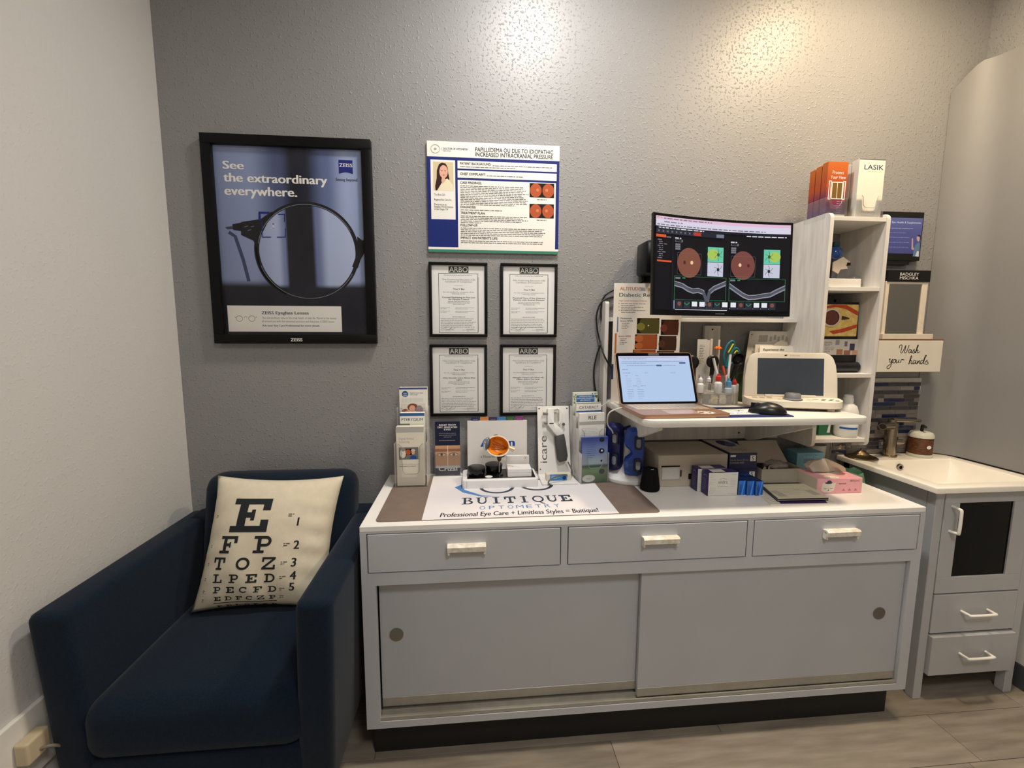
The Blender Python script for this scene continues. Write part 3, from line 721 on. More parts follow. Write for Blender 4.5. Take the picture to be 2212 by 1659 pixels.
S = Sheet(t, (0, -0.0302, 0), (1,0,0), (0,0,1), parent=fr); q = crop(400, 260, 3.19, -0.0302); qt(S, q, 'ZEISS', 728, 808, 1522, 1502, i_wht, bold=0.016); S.done()
t.part('glazing', box(new(), -1.038, -0.490, -0.0205, -0.0190, 1.411, 2.119), clear('picture_glass', (255,255,255), 0.02, 0.05, 1.05, 1.0), fr)

# ---- study board
t = Thing('study_board', 'unframed blue and white medical case study board on the wall', 'poster', (0.0175, -0.006, 1.744), world=True)
YB = -0.011
bd = t.part('board', box(new(), -0.245, 0.280, YB, -0.002, 1.744, 2.164, 0.0008, 1), mat('board_white', (238,236,228), 0.4, var=0.01))
S = Sheet(t, (0, YB, 0), (1,0,0), (0,0,1), parent=bd); q = crop(900, 290, 6.145, YB)
i_brd = ink('board_blue', (22,38,112))
W_, H_ = 0.525, 0.42
def B(u, v): return (-0.245+u*W_, 2.164-v*H_)
def br(u0, v0, u1, v1, m, part='printed_shape'): a = B(u0, v1); S.rect(a[0], a[1], (u1-u0)*W_, (v1-v0)*H_, m, part)
def bt(txt, u0, u1, vb, h, m, **kw): a = B(u0, vb); S.text(txt, a[0], a[1], h*H_, m, w=(u1-u0)*W_, **kw)
br(0, .137, 1, .955, i_brd, 'blue_field')
br(0, .955, 1, .976, i_wht, 'white_panel'); br(0, .976, 1, 1.0, ink('board_green', (58,130,106)), 'green_stripe')
br(.026, .165, .208, .700, i_wht, 'white_panel'); br(.226, .165, .980, .236, i_wht, 'white_panel'); br(.226, .252, .980, .318, i_wht, 'white_panel'); br(.226, .338, .975, .955, i_wht, 'white_panel')
br(.045, .183, .195, .440, ink('portrait_wall', (214,196,160)), 'portrait_backdrop')
def bpoly(pts, m, part): S.poly([B(*p) for p in pts], m, part)
hair = ink('portrait_hair', (48,26,24)); coat = ink('portrait_coat', (232,222,192)); skin = ink('portrait_skin', (224,170,150))
bpoly([(.060,.440),(.058,.400),(.070,.330),(.072,.260),(.088,.205),(.110,.190),(.138,.197),(.152,.230),(.158,.290),(.165,.335),(.130,.380),(.085,.440)][::-1], hair, 'portrait_hair')
bpoly([(.072,.440),(.100,.385),(.118,.345),(.150,.330),(.190,.385),(.195,.440)][::-1], coat, 'portrait_coat')
a = B(.122,.270); S.disc(a[0], a[1], .0165, .0245, skin, 'portrait_face')
bpoly([(.112,.310),(.130,.310),(.134,.350),(.112,.380),(.104,.350)][::-1], skin, 'portrait_neck')
for u in (.110, .134): a = B(u, .262); S.disc(a[0], a[1], .0028, .0014, ink('portrait_dark', (60,36,36)), 'portrait_eyes', n=10)
a = B(.123,.300); S.disc(a[0], a[1], .0045, .0015, ink('portrait_lips', (180,80,84)), 'portrait_lips', n=10)
bt('Tina Bui, O.D.', .050, .133, .485, .017, i_blk); bt('Regency Eye Care Inc.', .050, .180, .530, .017, i_blk)
bt('Practices at an', .050, .140, .573, .017, i_blk); bt('Eyeglass World location', .050, .190, .594, .017, i_blk); bt('in San Diego, CA', .050, .152, .616, .017, i_blk)
a = B(.063,.070); S.arc(a[0], a[1], .018, .0165, .0012, i_lgr, 'seal'); S.arc(a[0], a[1], .0165, .015, .0005, i_lgr, 'seal'); S.disc(a[0], a[1], .005, .004, i_lgr, 'seal')
S.stroke([B(.112,.055), B(.112,.082)], .0008, i_gry); bt('DOCTOR OF OPTOMETRY', .122, .308, .073, .017, i_brd, bold=.01); bt('NETWORK', .122, .178, .090, .011, i_gry)
bt('PAPILLEDEMA OU DUE TO IDIOPATHIC', .360, .950, .078, .036, i_blk, bold=.01); bt('INCREASED INTRACRANIAL PRESSURE', .360, .950, .121, .036, i_blk, bold=.01)
def head(txt, u1, vb): bt(txt, .246, u1, vb, .021, i_blk, bold=.014)
head('PATIENT BACKGROUND:', .478, .200); head('CHIEF COMPLAINT:', .438, .293); head('CASE FINDINGS:', .405, .372); head('DIAGNOSIS:', .362, .592); head('TREATMENT PLAN:', .432, .646); head('FOLLOW-UP:', .376, .758); head("IMPACT ON PATIENT'S LIFE:", .528, .875)
def bl(u0, u1, v, n, pitch, seed, last=.6): a = B(u0, v); S.lines(a[0], a[1], (u1-u0)*W_, n, pitch*H_, .0085*H_, i_gry, seed=seed, last=last)
bl(.490, .95, .203, 1, .02, 1, 1); bl(.246, .66, .222, 1, .02, 2, 1); bl(.445, .720, .296, 1, .02, 3, 1); bl(.246, .770, .393, 12, .0153, 4, .78); bl(.246, .56, .611, 1, .02, 5, 1)
bl(.246, .765, .667, 5, .015, 6, .3); bl(.246, .945, .777, 5, .0163, 7, .9); bl(.246, .945, .896, 2, .0163, 8, .9)
for v0 in (.345, .535):
    br(.772, v0, .962, v0+.130, ink('photo_black', (14,10,8)), 'eye_photo')
    for u in (.820, .916):
        a = B(u, v0+.066); S.disc(a[0], a[1], .0235, .0265, ink('fundus_orange', (178,84,48)), 'fundus_picture')
        a = B(u+(-.012 if u > .87 else .014), v0+.062); S.disc(a[0], a[1], .006, .006, ink('fundus_light', (206,128,80)), 'fundus_highlight', n=14)
    bl(.83, .905, v0+.152, 1, .02, 9, 1)
S.done()

# ---- four framed certificates
certs = [(-0.246, 1.704, ('Corneal Reshaping Its Not Just', 'for Myopia Control'), 'black framed certificate, upper left of the four below the blue board'),
         (0.043, 1.704, ('Practical Care of the Cataract', 'Patient with Retinal Disease'), 'black framed certificate, upper right of the four below the blue board'),
         (-0.248, 1.374, ('Why Should I Care About Blue', 'Light'), 'black framed certificate, lower left of the four, above the flip binder'),
         (0.042, 1.374, ('Allergies Theyre the Same No', 'Matter Where You Look'), 'black framed certificate, lower right of the four, behind the device stand')]
m_paper = mat('certificate_paper', (243,242,239), 0.5, var=0.02, scale=6)
for k, (x, zt, title, lab) in enumerate(certs):
    t = Thing('framed_certificate', lab, 'certificate', (x+0.118, -0.008, zt-0.299), world=True, group='framed certificates in a square of four')
    f = picture_frame(t, x, x+0.236, zt-0.299, zt, 0.0115, 0.017, m_blkf)
    YC = -0.007
    pp = t.part('paper', box(new(), x+0.010, x+0.226, YC, -0.003, zt-0.289, zt-0.010), m_paper)
    S = Sheet(t, (x, YC, zt-0.299), (1,0,0), (0,0,1), parent=pp)
    S.rect(0.079, 0.258, 0.080, 0.026, mat('arbo_green', (36,46,40), 0.5, var=0.0), 'letterhead_block')
    S.text('ARBO', 0.119, 0.2615, 0.0195, i_wht, w=0.074, align='C')
    S.frame(0.038, 0.016, 0.160, 0.240, 0.0018, i_blk); S.rect(0.197, 0.020, 0.0018, 0.222, i_blk, 'printed_line')
    S.lines(0.060, 0.248, 0.117, 1, .004, .0022, i_gry, seed=k, last=1)
    S.text('This Continuing Education (CE)', 0.119, 0.2285, 0.0058, i_gry, w=0.134, align='C'); S.text('Certificate of Completion', 0.119, 0.2200, 0.0058, i_gry, w=0.108, align='C')
    S.lines(0.102, 0.207, 0.034, 1, .004, .002, i_lgr, seed=k+3, last=1)
    S.text('Tina V Bui', 0.119, 0.1905, 0.0064, i_blk, w=0.046, align='C', bold=.01)
    S.text('For the satisfactory completion of the', 0.119, 0.1795, 0.0040, i_gry, w=0.124, align='C'); S.text('following course:', 0.119, 0.1725, 0.0040, i_gry, w=0.054, align='C')
    S.text(title[0], 0.119, 0.1575, 0.0056, i_blk, w=0.134, align='C', bold=.01); S.text(title[1], 0.119, 0.1495, 0.0056, i_blk, w=0.0046*len(title[1])*1.0, align='C', bold=.01)
    S.lines(0.072, 0.1425, 0.094, 3, .0055, .0024, i_gry, seed=k+5, last=.5, center=True)
    for yy in (0.118, 0.104):
        S.lines(0.045, yy, 0.042, 2, .0046, .0020, i_gry, seed=k+7); S.lines(0.105, yy, 0.084, 2, .0046, .0020, i_gry, seed=k+8)
    S.lines(0.092, 0.081, 0.052, 1, .004, .0026, i_blk, seed=k+9, last=1)
    S.lines(0.045, 0.073, 0.144, 6, .0068, .0026, i_gry, seed=k+10, last=.95)
    S.stroke([(.044,.031),(.060,.036),(.072,.041),(.064,.032),(.076,.029),(.086,.036),(.082,.030),(.092,.040),(.090,.029),(.100,.034),(.104,.039)], .0010, i_blk, 'signature')
    S.rect(.044, .0285, .056, .0006, i_gry); S.rect(.132, .0285, .056, .0006, i_gry); S.text('20/10/2022', .150, .0300, .0032, i_gry, w=.030)
    S.lines(.062, .0235, .022, 1, .004, .002, i_lgr, seed=k, last=1); S.lines(.150, .0235, .012, 1, .004, .002, i_lgr, seed=k, last=1)
    S.done()
    t.part('glazing', box(new(), x+0.010, x+0.226, -0.0135, -0.0125, zt-0.289, zt-0.010), clear('picture_glass'), f)

# ---- small wall screen behind the tower
t = Thing('wall_screen', 'small black wall screen showing a violet slide beside the shelf tower', 'screen', (1.772, -0.02, 1.742), world=True)
bz = t.part('bezel', box(new(), 1.655, 1.886, -0.030, -0.003, 1.742, 1.948, 0.003, 2), mat('screen_bezel', (12,12,13), 0.3, var=0.03))
t.part('bracket', box(new(), 1.70, 1.84, -0.026, -0.002, 1.725, 1.742), mat('screen_bezel'))
YS = -0.0305
mscr = ramp_mat('violet_slide', [(0, (74,72,122)), (0.5, (84,83,134)), (1, (104,104,150))], horiz=2); p_ = mscr.node_tree.nodes['Principled BSDF']
scr = t.part('display', box(new(), 1.662, 1.880, YS-0.0002, YS+0.0003, 1.772, 1.922), mscr)
mscr.node_tree.links.new(p_.inputs['Base Color'].links[0].from_socket, p_.inputs['Emission Color']); p_.inputs['Emission Strength'].default_value = 0.8
for l_ in list(p_.inputs['Base Color'].links): mscr.node_tree.links.remove(l_)
p_.inputs['Base Color'].default_value = (0.01, 0.01, 0.012, 1)
S = Sheet(t, (0, YS-0.0003, 0), (1,0,0), (0,0,1), parent=scr); q = crop(1880, 440, 9.217, YS)
i_slide = mat('slide_white', (220,218,232), 0.5, var=0, emit=0.8, lit=True)
qt(S, q, 'Your Eye Health & Supplements', 300, 1005, 390, 355, i_slide, bold=.01); qt(S, q, 'about nutritional supplements', 300, 850, 498, 480, i_slide)
for k, (yy, xe) in enumerate(((578, 710), (668, 775), (768, 770), (865, 760))): ql(S, q, 340, xe, yy, 1, 20, 14, mat('slide_lilac', (150,148,190), 0.5, var=0, emit=0.8, lit=True), seed=k+30, last=1)
def sp_(pts, c, part): S.poly([q(*p) for p in pts][::-1], mat('slide_'+part, c, 0.5, var=0, emit=0.8, lit=True), part)
sp_([(890,830),(930,790),(975,770),(985,850),(965,1050),(840,1050),(860,940)], (92,120,138), 'drawn_scrubs')
sp_([(925,640),(985,650),(985,700),(960,760),(935,740),(920,700)], (205,160,150), 'drawn_face'); sp_([(925,650),(950,620),(1000,630),(1010,720),(990,710),(980,660)], (26,32,48), 'drawn_hair')
sp_([(825,690),(850,690),(850,860),(870,900),(850,930),(815,900)], (200,150,142), 'drawn_arm'); sp_([(890,1040),(930,940),(965,950),(960,1055),(900,1050)], (214,206,186), 'drawn_cup')
S.done()

# ---- lettered box shelf and the display mirror standing on it
t = Thing('sign_box', 'white wooden wall box lettered in script above the splashback', 'sign', (1.82, -0.05, 1.259), world=True)
YG = -0.094
fb = t.part('front_board', box(new(), 1.668, 1.972, YG, YG+0.012, 1.259, 1.395, 0.001, 1), mat('sign_white', (228,222,208), 0.5, var=0.02, scale=15))
t.part('side_board', box(new(), 1.668, 1.680, YG+0.012, -0.002, 1.259, 1.395), mat('sign_white')); t.part('side_board', box(new(), 1.960, 1.972, YG+0.012, -0.002, 1.259, 1.395), mat('sign_white'))
t.part('top_board', box(new(), 1.664, 1.976, YG+0.001, -0.002, 1.395, 1.401, 0.0008, 1), mat('walnut_edge', (112,80,56), 0.55, var=0.2, scale=10, stretch=(1, 8, 8)))
S = Sheet(t, (0, YG, 0), (1,0,0), (0,0,1), parent=fb); q = crop(1720, 600, 4.147, YG)
def script(strokes, part='lettering'):
    for st in strokes:
        S.nu += 1; S.uid = S.nu
        pts = smooth_path([Vector((*q(x, y), 0)) for x, y in st], 5); S.stroke([(p.x, p.y) for p in pts], 0.0033, i_blk, part)
    S.uid = 0
script([[(922,632),(930,606),(946,603),(945,628),(936,668),(946,672),(966,640),(982,606),(976,640),(970,668),(984,670),(1002,630),(1012,602)]], 'letter_w')
script([[(1030,648),(1016,644),(1006,660),(1012,674),(1026,662),(1034,645),(1028,670),(1038,668),(1048,655)]], 'letter_a')
script([[(1046,658),(1058,640),(1056,655),(1060,668),(1050,676),(1040,670)]], 'letter_s')
script([[(1062,672),(1076,650),(1092,612),(1090,602),(1080,630),(1068,676),(1078,652),(1090,648),(1086,668),(1092,674),(1106,660)]], 'letter_h')
script([[(828,736),(842,726),(838,752),(848,758),(862,728),(850,780),(836,808),(820,816),(812,802),(830,784),(868,756)]], 'letter_y')
script([[(886,732),(872,736),(866,756),(876,764),(890,750),(890,734),(880,734)]], 'letter_o')
script([[(900,732),(894,756),(902,764),(918,744),(922,732),(916,756),(926,762)]], 'letter_u')
script([[(930,764),(942,736),(950,732),(968,736)]], 'letter_r')
script([[(1006,776),(1022,740),(1034,706),(1030,700),(1022,720),(1008,776),(1020,746),(1032,742),(1028,764),(1036,772),(1048,758)]], 'letter_h')
script([[(1068,744),(1054,740),(1046,758),(1052,772),(1066,758),(1074,742),(1068,766),(1078,770)]], 'letter_a')
script([[(1080,772),(1090,742),(1086,766),(1104,742),(1106,756),(1104,768),(1114,770)]], 'letter_n')
script([[(1134,744),(1122,740),(1114,758),(1122,772),(1136,752),(1154,704),(1166,696),(1150,730),(1140,766),(1150,770)]], 'letter_d')
script([[(1152,764),(1172,738),(1172,752),(1182,764),(1170,776),(1154,770)]], 'letter_s')
S.done()

t = Thing('display_mirror', 'white framed counter mirror with black header standing on the lettered box', 'mirror', (1.81, -0.05, 1.401), world=True)
YM = -0.062; m_mf = mat('mirror_frame_wood', (230,219,202), 0.5, var=0.04)
t.part('base', box(new(), 1.700, 1.940, YM-0.014, YM+0.040, 1.401, 1.424, 0.001, 1), m_mf)
q = crop(1720, 600, 4.147, YM)
bm = new(); box(bm, 1.706, 1.722, YM, YM+0.012, 1.424, 1.650, 0.001, 1); box(bm, 1.878, 1.904, YM, YM+0.012, 1.424, 1.650, 0.001, 1); box(bm, 1.722, 1.878, YM, YM+0.012, 1.638, 1.650, 0.001, 1)
fr = t.part('frame', bm, m_mf)
t.part('mirror_glass', box(new(), 1.720, 1.880, YM+0.004, YM+0.008, 1.424, 1.640), mat('mirror_silver', (168,166,160), 0.06, metal=1.0, var=0.0))
hd = t.part('header', box(new(), 1.708, 1.908, YM-0.004, YM+0.010, 1.647, 1.696, 0.001, 1), mat('screen_bezel'))
S = Sheet(t, (0, YM-0.004, 0), (1,0,0), (0,0,1), parent=hd); q = crop(1880, 440, 9.217, YM-0.004)
qt(S, q, 'BADGLEY', 592, 968, 1432, 1375, i_wht, bold=-.004); qt(S, q, 'MISCHKA', 585, 955, 1508, 1450, i_wht, bold=-.004); S.done()

# ================================================================ wall-hung desk hutch
m_hut = mat('whitewashed_board', (224,220,213), 0.5, var=0, c2=(206,202,196), scale=5, stretch=(9, 9, 1.0), bump=0.05, bscale=40)
m_hutx = mat('whitewashed_board_long', (228,224,217), 0.5, var=0, c2=(214,210,203), scale=5, stretch=(1.0, 9, 9), bump=0.05, bscale=40)
DZ = 1.140; TX0, TX1, TY = 1.290, 1.540, -0.220
hut = Thing('desk_hutch', 'whitewashed wall-hung desk with a tall open shelf tower on its right', 'desk', (1.0, -0.1, 0.965), world=True)
pts = rrect(0.487, 1.289, -0.482, -0.004, 0.045, 6, (1, 0, 0, 1))
bm = new(); prism(bm, pts, DZ-0.024, DZ)
bmesh.ops.bevel(bm, geom=[e for e in bm.edges if abs(e.verts[0].co.z-e.verts[1].co.z) < 1e-6], offset=0.0025, segments=2, profile=0.5, affect='EDGES')
hut.part('desk_board', bm, m_hutx, smooth=True)
def rounded_side(x0, x1, yf, z0, z1, r=0.022):
    b = new(); prism(b, rrect(yf, -0.002, z0, z1, r, 5, (0, 0, 1, 1)), x0, x1, 'x'); return b
hut.part('tower_side', rounded_side(TX0, TX0+0.0155, TY, 0.965, 1.885), m_hut, smooth=True)
hut.part('tower_side', rounded_side(TX1-0.0155, TX1, TY, 0.965, 1.885), m_hut, smooth=True)
hut.part('end_post', rounded_side(0.470, 0.4855, -0.062, 0.875, 1.552, 0.012), m_hut, smooth=True)
for z in (1.854, 1.590, 1.248, 0.983):
    hut.part('tower_shelf', box(new(), TX0+0.0155, TX1-0.0155, TY+0.003, -0.004, z, z+0.0155, 0.0008, 1), m_hutx)
hut.part('monitor_shelf', box(new(), 0.4855, TX0, -0.088, -0.003, 1.470, 1.4855, 0.0008, 1), m_hutx)
hut.part('front_lip', box(new(), TX0+0.0155, 1.468, TY+0.030, TY+0.042, 1.6055, 1.640, 0.0008, 1), m_hutx)
bk = hut.part('support_board', box(new(), 0.923, 0.994, -0.020, -0.003, 1.140, 1.456, 0.0008, 1), m_hut)
hut.part('screw_cap', lathe(new(), [(0.0035, 0), (0.0035, 0.002), (0, 0.0025)], 12, (0.957, -0.0215, 1.440), 'y'), m_leg, bk)
hut.part('apron', box(new(), 0.4855, TX0, -0.022, -0.004, 0.958, DZ-0.024, 0.0008, 1), m_hut)
for x in (0.565, 1.135):
    b = new(); prism(b, [(-0.022, 0.955), (-0.022, DZ-0.024), (-0.40, DZ-0.024), (-0.40, DZ-0.05), (-0.05, 0.955)], x, x+0.016, 'x')
    k = hut.part('bracket', b, m_hut)
    hut.part('screw_cap', lathe(new(), [(0.004, 0), (0.004, 0.002), (0, 0.0025)], 12, (x-0.030, -0.0245, 0.985), 'y'), m_leg, k)

# ---- curved monitor on its arm
yaw = 0.155
mon = Thing('curved_monitor', 'black curved monitor showing two round retina images', 'monitor', (0.779, -0.388, 1.483), rot=(-0.043, 0.0, yaw))
m_mb = mat('monitor_black', (10,10,11), 0.3, var=0.03, spec=0.3)
MW, MH, RAD = 0.548, 0.325, 1.9
def mp(x, z, d=0.0):
    a = x/RAD; s = RAD-math.sqrt(RAD*RAD-x*x)
    return Vector((x, -s+0.5*(RAD-math.sqrt(RAD*RAD-(MW/2)**2))-d, z))
def curved_slab(bm, x0, x1, z0, z1, d0, d1, n=20):
    g = []
    for i in range(n+1):
        x = x0+(x1-x0)*i/n
        g.append([bm.verts.new(mp(x, z0, d1)), bm.verts.new(mp(x, z1, d1)), bm.verts.new(mp(x, z1, d0)), bm.verts.new(mp(x, z0, d0))])
    for A, B in zip(g, g[1:]):
        for k in range(4): bm.faces.new((A[k], B[k], B[(k+1) % 4], A[(k+1) % 4]))
    bm.faces.new(g[0]); bm.faces.new(g[-1][::-1]); bmesh.ops.recalc_face_normals(bm, faces=list(bm.faces)); return bm
shell = mon.part('housing', curved_slab(new(), -MW/2, MW/2, 0, MH, -0.012, 0.0), m_mb, smooth=True)
bm = new(); curved_slab(bm, -0.2, 0.2, 0.05, 0.28, -0.045, -0.012); mon.part('rear_bulge', bm, m_mb, smooth=True)
emi = lambda n, c=(0,0,0), e=0.9: mat('screen_'+n, c, 0.3, var=0.0, emit=e, spec=0.2, lit=True)
DX0, DX1, DZ0, DZ1 = -MW/2+0.009, MW/2-0.009, 0.017, MH-0.009; DW, DH = DX1-DX0, DZ1-DZ0
disp = mon.part('display', curved_slab(new(), DX0, DX1, DZ0, DZ1, 0.0, 0.0006), emi('dark', (20,20,28), 0.5))
S = Sheet(mon, (0,0,0), (1,0,0), (0,0,1), parent=disp, fn=lambda x, y, h: mp(DX0+x*DW, DZ1-y*DH, 0.0008+h), cell=0.03, lift=0.0002)
def mr(u0, v0, u1, v1, m, part='screen_block'): S.poly([(u0, v1), (u1, v1), (u1, v0), (u0, v0)], m, part)
def mtext(txt, u, v, h, m, w):
    V, Fs = glyphs(txt, 0, 0, 1, 2)
    if not V: return
    x0 = min(a for a, b in V); x1 = max(a for a, b in V); S.nu += 1; S.uid = S.nu; bm, m, lay = S._bm('screen_text', m)
    vv = [bm.verts.new(S._p(u+(a-x0)/(x1-x0)*w, v-b/cap()*h, lay)) for a, b in V]
    for f in Fs:
        try: bm.faces.new([vv[i] for i in f])
        except ValueError: pass
    S.uid = 0
def mdash(u0, u1, v, h, m, seed):
    r_ = random.Random(seed); c = u0
    while c < u1-0.004:
        L = min(r_.uniform(0.012, 0.045), u1-c); mr(c, v-h, c+L, v, m, 'fine_print'); c += L+0.008
e_pink, e_wht, e_lil = emi('pink', (236,196,222)), emi('white', (240,240,246)), emi('lilac', (226,220,240))
e_gry, e_dk, e_or, e_grn = emi('grey', (120,120,130)), emi('panel', (34,36,48)), emi('orange', (226,92,50)), emi('green', (60,140,84))
mr(0, 0, 1, .035, e_pink); mr(0, .035, 1, .105, e_lil); mr(0, .105, 1, .108, e_gry)
mdash(.06, .42, .026, .010, e_gry, 1); mdash(.06, .20, .062, .010, e_gry, 2); mdash(.01, .82, .094, .011, e_gry, 3)
for k, c in enumerate(((220,60,80), (230,170,60), (90,170,90))): mr(.010+.014*k, .012, .017+.014*k, .022, emi('dot%d' % k, c), 'window_button')
mr(0, .108, 1, .132, emi('menu', (26,28,40))); mdash(.02, .36, .127, .010, e_wht, 4); mr(0, .132, .51, .185, e_dk)
for k in range(9): mr(.008+.033*k, .140, .034+.033*k, .178, emi('tool', (52,54,66)), 'tool_button'); mr(.016+.033*k, .150, .026+.033*k, .166, e_gry, 'tool_icon')
mr(.285, .138, .338, .178, emi('red', (190,60,48)), 'tool_button'); mr(.453, .145, .51, .182, emi('steel', (120,128,146)), 'tool_button'); mdash(.68, .98, .150, .010, e_wht, 5)
mr(0, .195, .075, .225, e_or, 'tab'); mdash(.08, .115, .222, .012, e_gry, 6)
for k in range(10): mdash(.015+.01*(k % 3 > 0), .055+.03*(k % 4 == 2), .255+.0215*k, .010, e_gry, 10+k)
mr(.010, .468, .118, .486, e_or, 'tab'); mr(.125, .20, .129, .965, e_dk, 'divider')
for hx in (.14, .56):
    mdash(hx+.004, hx+.05, .225, .012, e_wht, 40); mr(hx+.004, .235, hx+.06, .262, e_gry, 'drop_box'); mr(hx+.008, .240, hx+.05, .257, emi('dark'), 'drop_box_field')
    for k in range(3): mr(hx+.004, .278+.024*k, hx+.042, .298+.024*k, e_gry, 'side_button')
fu = emi('fundus_warm', (150,92,74), 0.7); fu2 = emi('fundus_rose', (140,82,74), 0.7)
for cx, m in ((.250, fu), (.655, fu2)): S.poly([(cx+.088*cos(2*pi*i/40), .480-.163*sin(2*pi*i/40)) for i in range(40)], m, 'retina_image')
for cx, m, ox, ax in ((.250, fu, .020, -.035), (.655, fu2, -.022, .040)):
    S.poly([(cx+ox+.011*cos(2*pi*i/16), .475-.021*sin(2*pi*i/16)) for i in range(16)], emi('disc', (246,206,160)), 'optic_disc')
    S.poly([(cx+ax+.010*cos(2*pi*i/14), .478-.020*sin(2*pi*i/14)) for i in range(14)], emi('macula', (98,54,46), 0.6), 'macula')
    for (a, b, c, d) in ((-.09,.375,.09,.377),(-.09,.605,.09,.607),(-.09,.375,-.089,.607),(.089,.375,.09,.607)): mr(cx+a, b, cx+c, d, e_gry, 'scan_frame')
for x0, flip in ((.388, 1), (.805, -1)):
    mr(x0, .290, x0+.118, .455, emi('teal_map', (110,206,172)), 'thickness_map'); mr(x0, .460, x0+.118, .615, emi('pale_map', (206,208,226)), 'vessel_map')
    cxx = x0+.059; S.poly([(cxx-flip*.020+.042*cos(2*pi*i/24), .372-.060*sin(2*pi*i/24)) for i in range(24)], emi('yellow_map', (176,206,96)), 'thickness_patch')
    ex = cxx+flip*.020
    for yy, cc in ((.372, emi('map_dark', (60,96,56))), (.538, emi('vessel_dark', (44,44,60)))):
        S.poly([(ex+.010*cos(2*pi*i/12), yy-.020*sin(2*pi*i/12)) for i in range(12)], cc, 'optic_disc')
        for k in range(6):
            a = 2*pi*k/6+.4; S.stroke([(ex, yy), (ex+.02*cos(a), yy-.035*sin(a)), (ex+.033*cos(a+.25), yy-.068*sin(a+.25))], .003, cc, 'vessels')
e_ln = emi('scan_line', (150,152,162)); e_ln2 = emi('scan_soft', (84,86,100))
for x0, x1, top, bot in ((.138, .530, [(.14,.69),(.20,.71),(.24,.745),(.28,.765),(.32,.755),(.36,.775),(.375,.83),(.385,.90),(.395,.85),(.405,.77),(.44,.725),(.527,.665)], .045), (.552, .965, [(.556,.69),(.60,.735),(.66,.795),(.70,.82),(.75,.815),(.80,.80),(.86,.785),(.90,.75),(.963,.70)], .045)):
    for (a, b, c, d) in ((x0,.628,x1,.631),(x0,.885,x1,.888),(x0,.628,x0+.0025,.888),(x1-.0025,.628,x1,.888)): mr(a, b, c, d, e_grn, 'scan_border')
    S.stroke(top, .010, e_ln, 'scan_layer'); S.stroke([(x, y+bot) for x, y in top], .013, e_ln, 'scan_layer'); S.stroke([(x, y+bot*.5) for x, y in top], .024, e_ln2, 'scan_layer_soft')
    mr(x0+.012, .640, x0+.05, .660, e_gry, 'drop_box'); mdash(x0+.06, x0+.09, .656, .014, e_grn, 60)
mr(.132, .897, .145, .99, emi('steel')); mr(.145, .993, .54, .999, e_wht)
for k in range(13):
    x0 = .152+.0575*k+(.006 if k > 6 else 0); mr(x0, .900, x0+.050, .985, emi('thumb', (44,46,58)), 'thumbnail')
    c = k % 4
    if c in (0,): S.poly([(x0+.025+.014*cos(2*pi*i/14), .932-.024*sin(2*pi*i/14)) for i in range(14)], fu, 'thumbnail_image')
    elif c == 1: S.stroke([(x0+.006,.920),(x0+.022,.945),(x0+.044,.918)], .010, e_grn, 'thumbnail_image')
    else: mr(x0+.005, .905, x0+.045, .958, e_wht, 'thumbnail_image')
    mdash(x0+.008, x0+.040, .976, .009, e_wht, 80+k)
S.done()
S = Sheet(mon, (0,0,0), (1,0,0), (0,0,1), parent=shell, fn=lambda x, y, h: mp(x, y, 0.0004)); S.text('SAMSUNG', -0.018, 0.0055, 0.0045, mat('logo_silver', (150,150,152), 0.4, var=0), w=0.036); S.done()
# arm behind it
arm = Thing('monitor_arm', 'black wall arm and plate holding the curved monitor from behind', 'monitor arm', (0.66, -0.004, 1.66), world=True)
arm.part('wall_plate', box(new(), 0.640, 0.720, -0.022, -0.002, 1.635, 1.790, 0.004, 2), m_mb)
arm.part('arm_box', box(new(), 0.606, 0.668, -0.135, -0.022, 1.655, 1.785, 0.012, 2), m_mb, smooth=True)
bm = new(); tube(bm, [(0.655, -0.115, 1.70), (0.780, -0.292, 1.68)], 0.016, 12); arm.part('link', bm, m_mb, smooth=True)
bm = new(); box(bm, -0.05, 0.05, -0.012, 0.0, -0.05, 0.05, 0.003, 2); bmesh.ops.rotate(bm, verts=bm.verts, cent=(0,0,0), matrix=Matrix.Rotation(yaw, 3, 'Z')); bmesh.ops.translate(bm, verts=bm.verts, vec=(0.782, -0.289, 1.655)); arm.part('mount_plate', bm, m_mb)

# ---- gold laptop
m_gold = mat('gold_aluminium', (186,146,120), 0.38, metal=0.75, var=0.02)
m_blk = mat('black_glossy', (10,10,11), 0.2, var=0.02, spec=0.4)
lap = Thing('laptop', 'open gold laptop with a bright pale blue screen', 'laptop', (0.641, -0.452, DZ), rotz=0.015)
bm = new(); prism(bm, rrect(-0.156, 0.156, 0, 0.212, 0.012), 0.002, 0.0145); base = lap.part('base', bm, m_gold, smooth=True)
bm = new(); box(bm, -0.136, 0.136, 0.098, 0.205, 0.0142, 0.0150); lap.part('keyboard_well', bm, mat('key_cover', (196,178,160), 0.35, var=0.02), base)
bm = new()
for r in range(6):
    for k in range(14 if r else 14):
        x = -0.133+k*0.0191
        if r == 0 and 4 <= k <= 8: continue
        box(bm, x, x+0.0165, 0.100+r*0.0172, 0.1145+r*0.0172, 0.0150, 0.0163)
box(bm, -0.133+4*0.0191, -0.133+8*0.0191+0.0165, 0.100, 0.1145, 0.0150, 0.0163)
lap.part('keys', bm, mat('key_cap', (206,190,172), 0.4, var=0.02), base, kind='stuff')
bm = new(); prism(bm, rrect(-0.055, 0.055, 0.008, 0.086, 0.004), 0.0143, 0.0149); lap.part('trackpad', bm, mat('trackpad_gold', (214,178,154), 0.3, metal=0.6, var=0.01), base)
S = Sheet(lap, (0.075, 0.022, 0.0147), (1,0,0), (0,1,0), parent=base); i_stk = ink('sticker_white', (232,226,214))
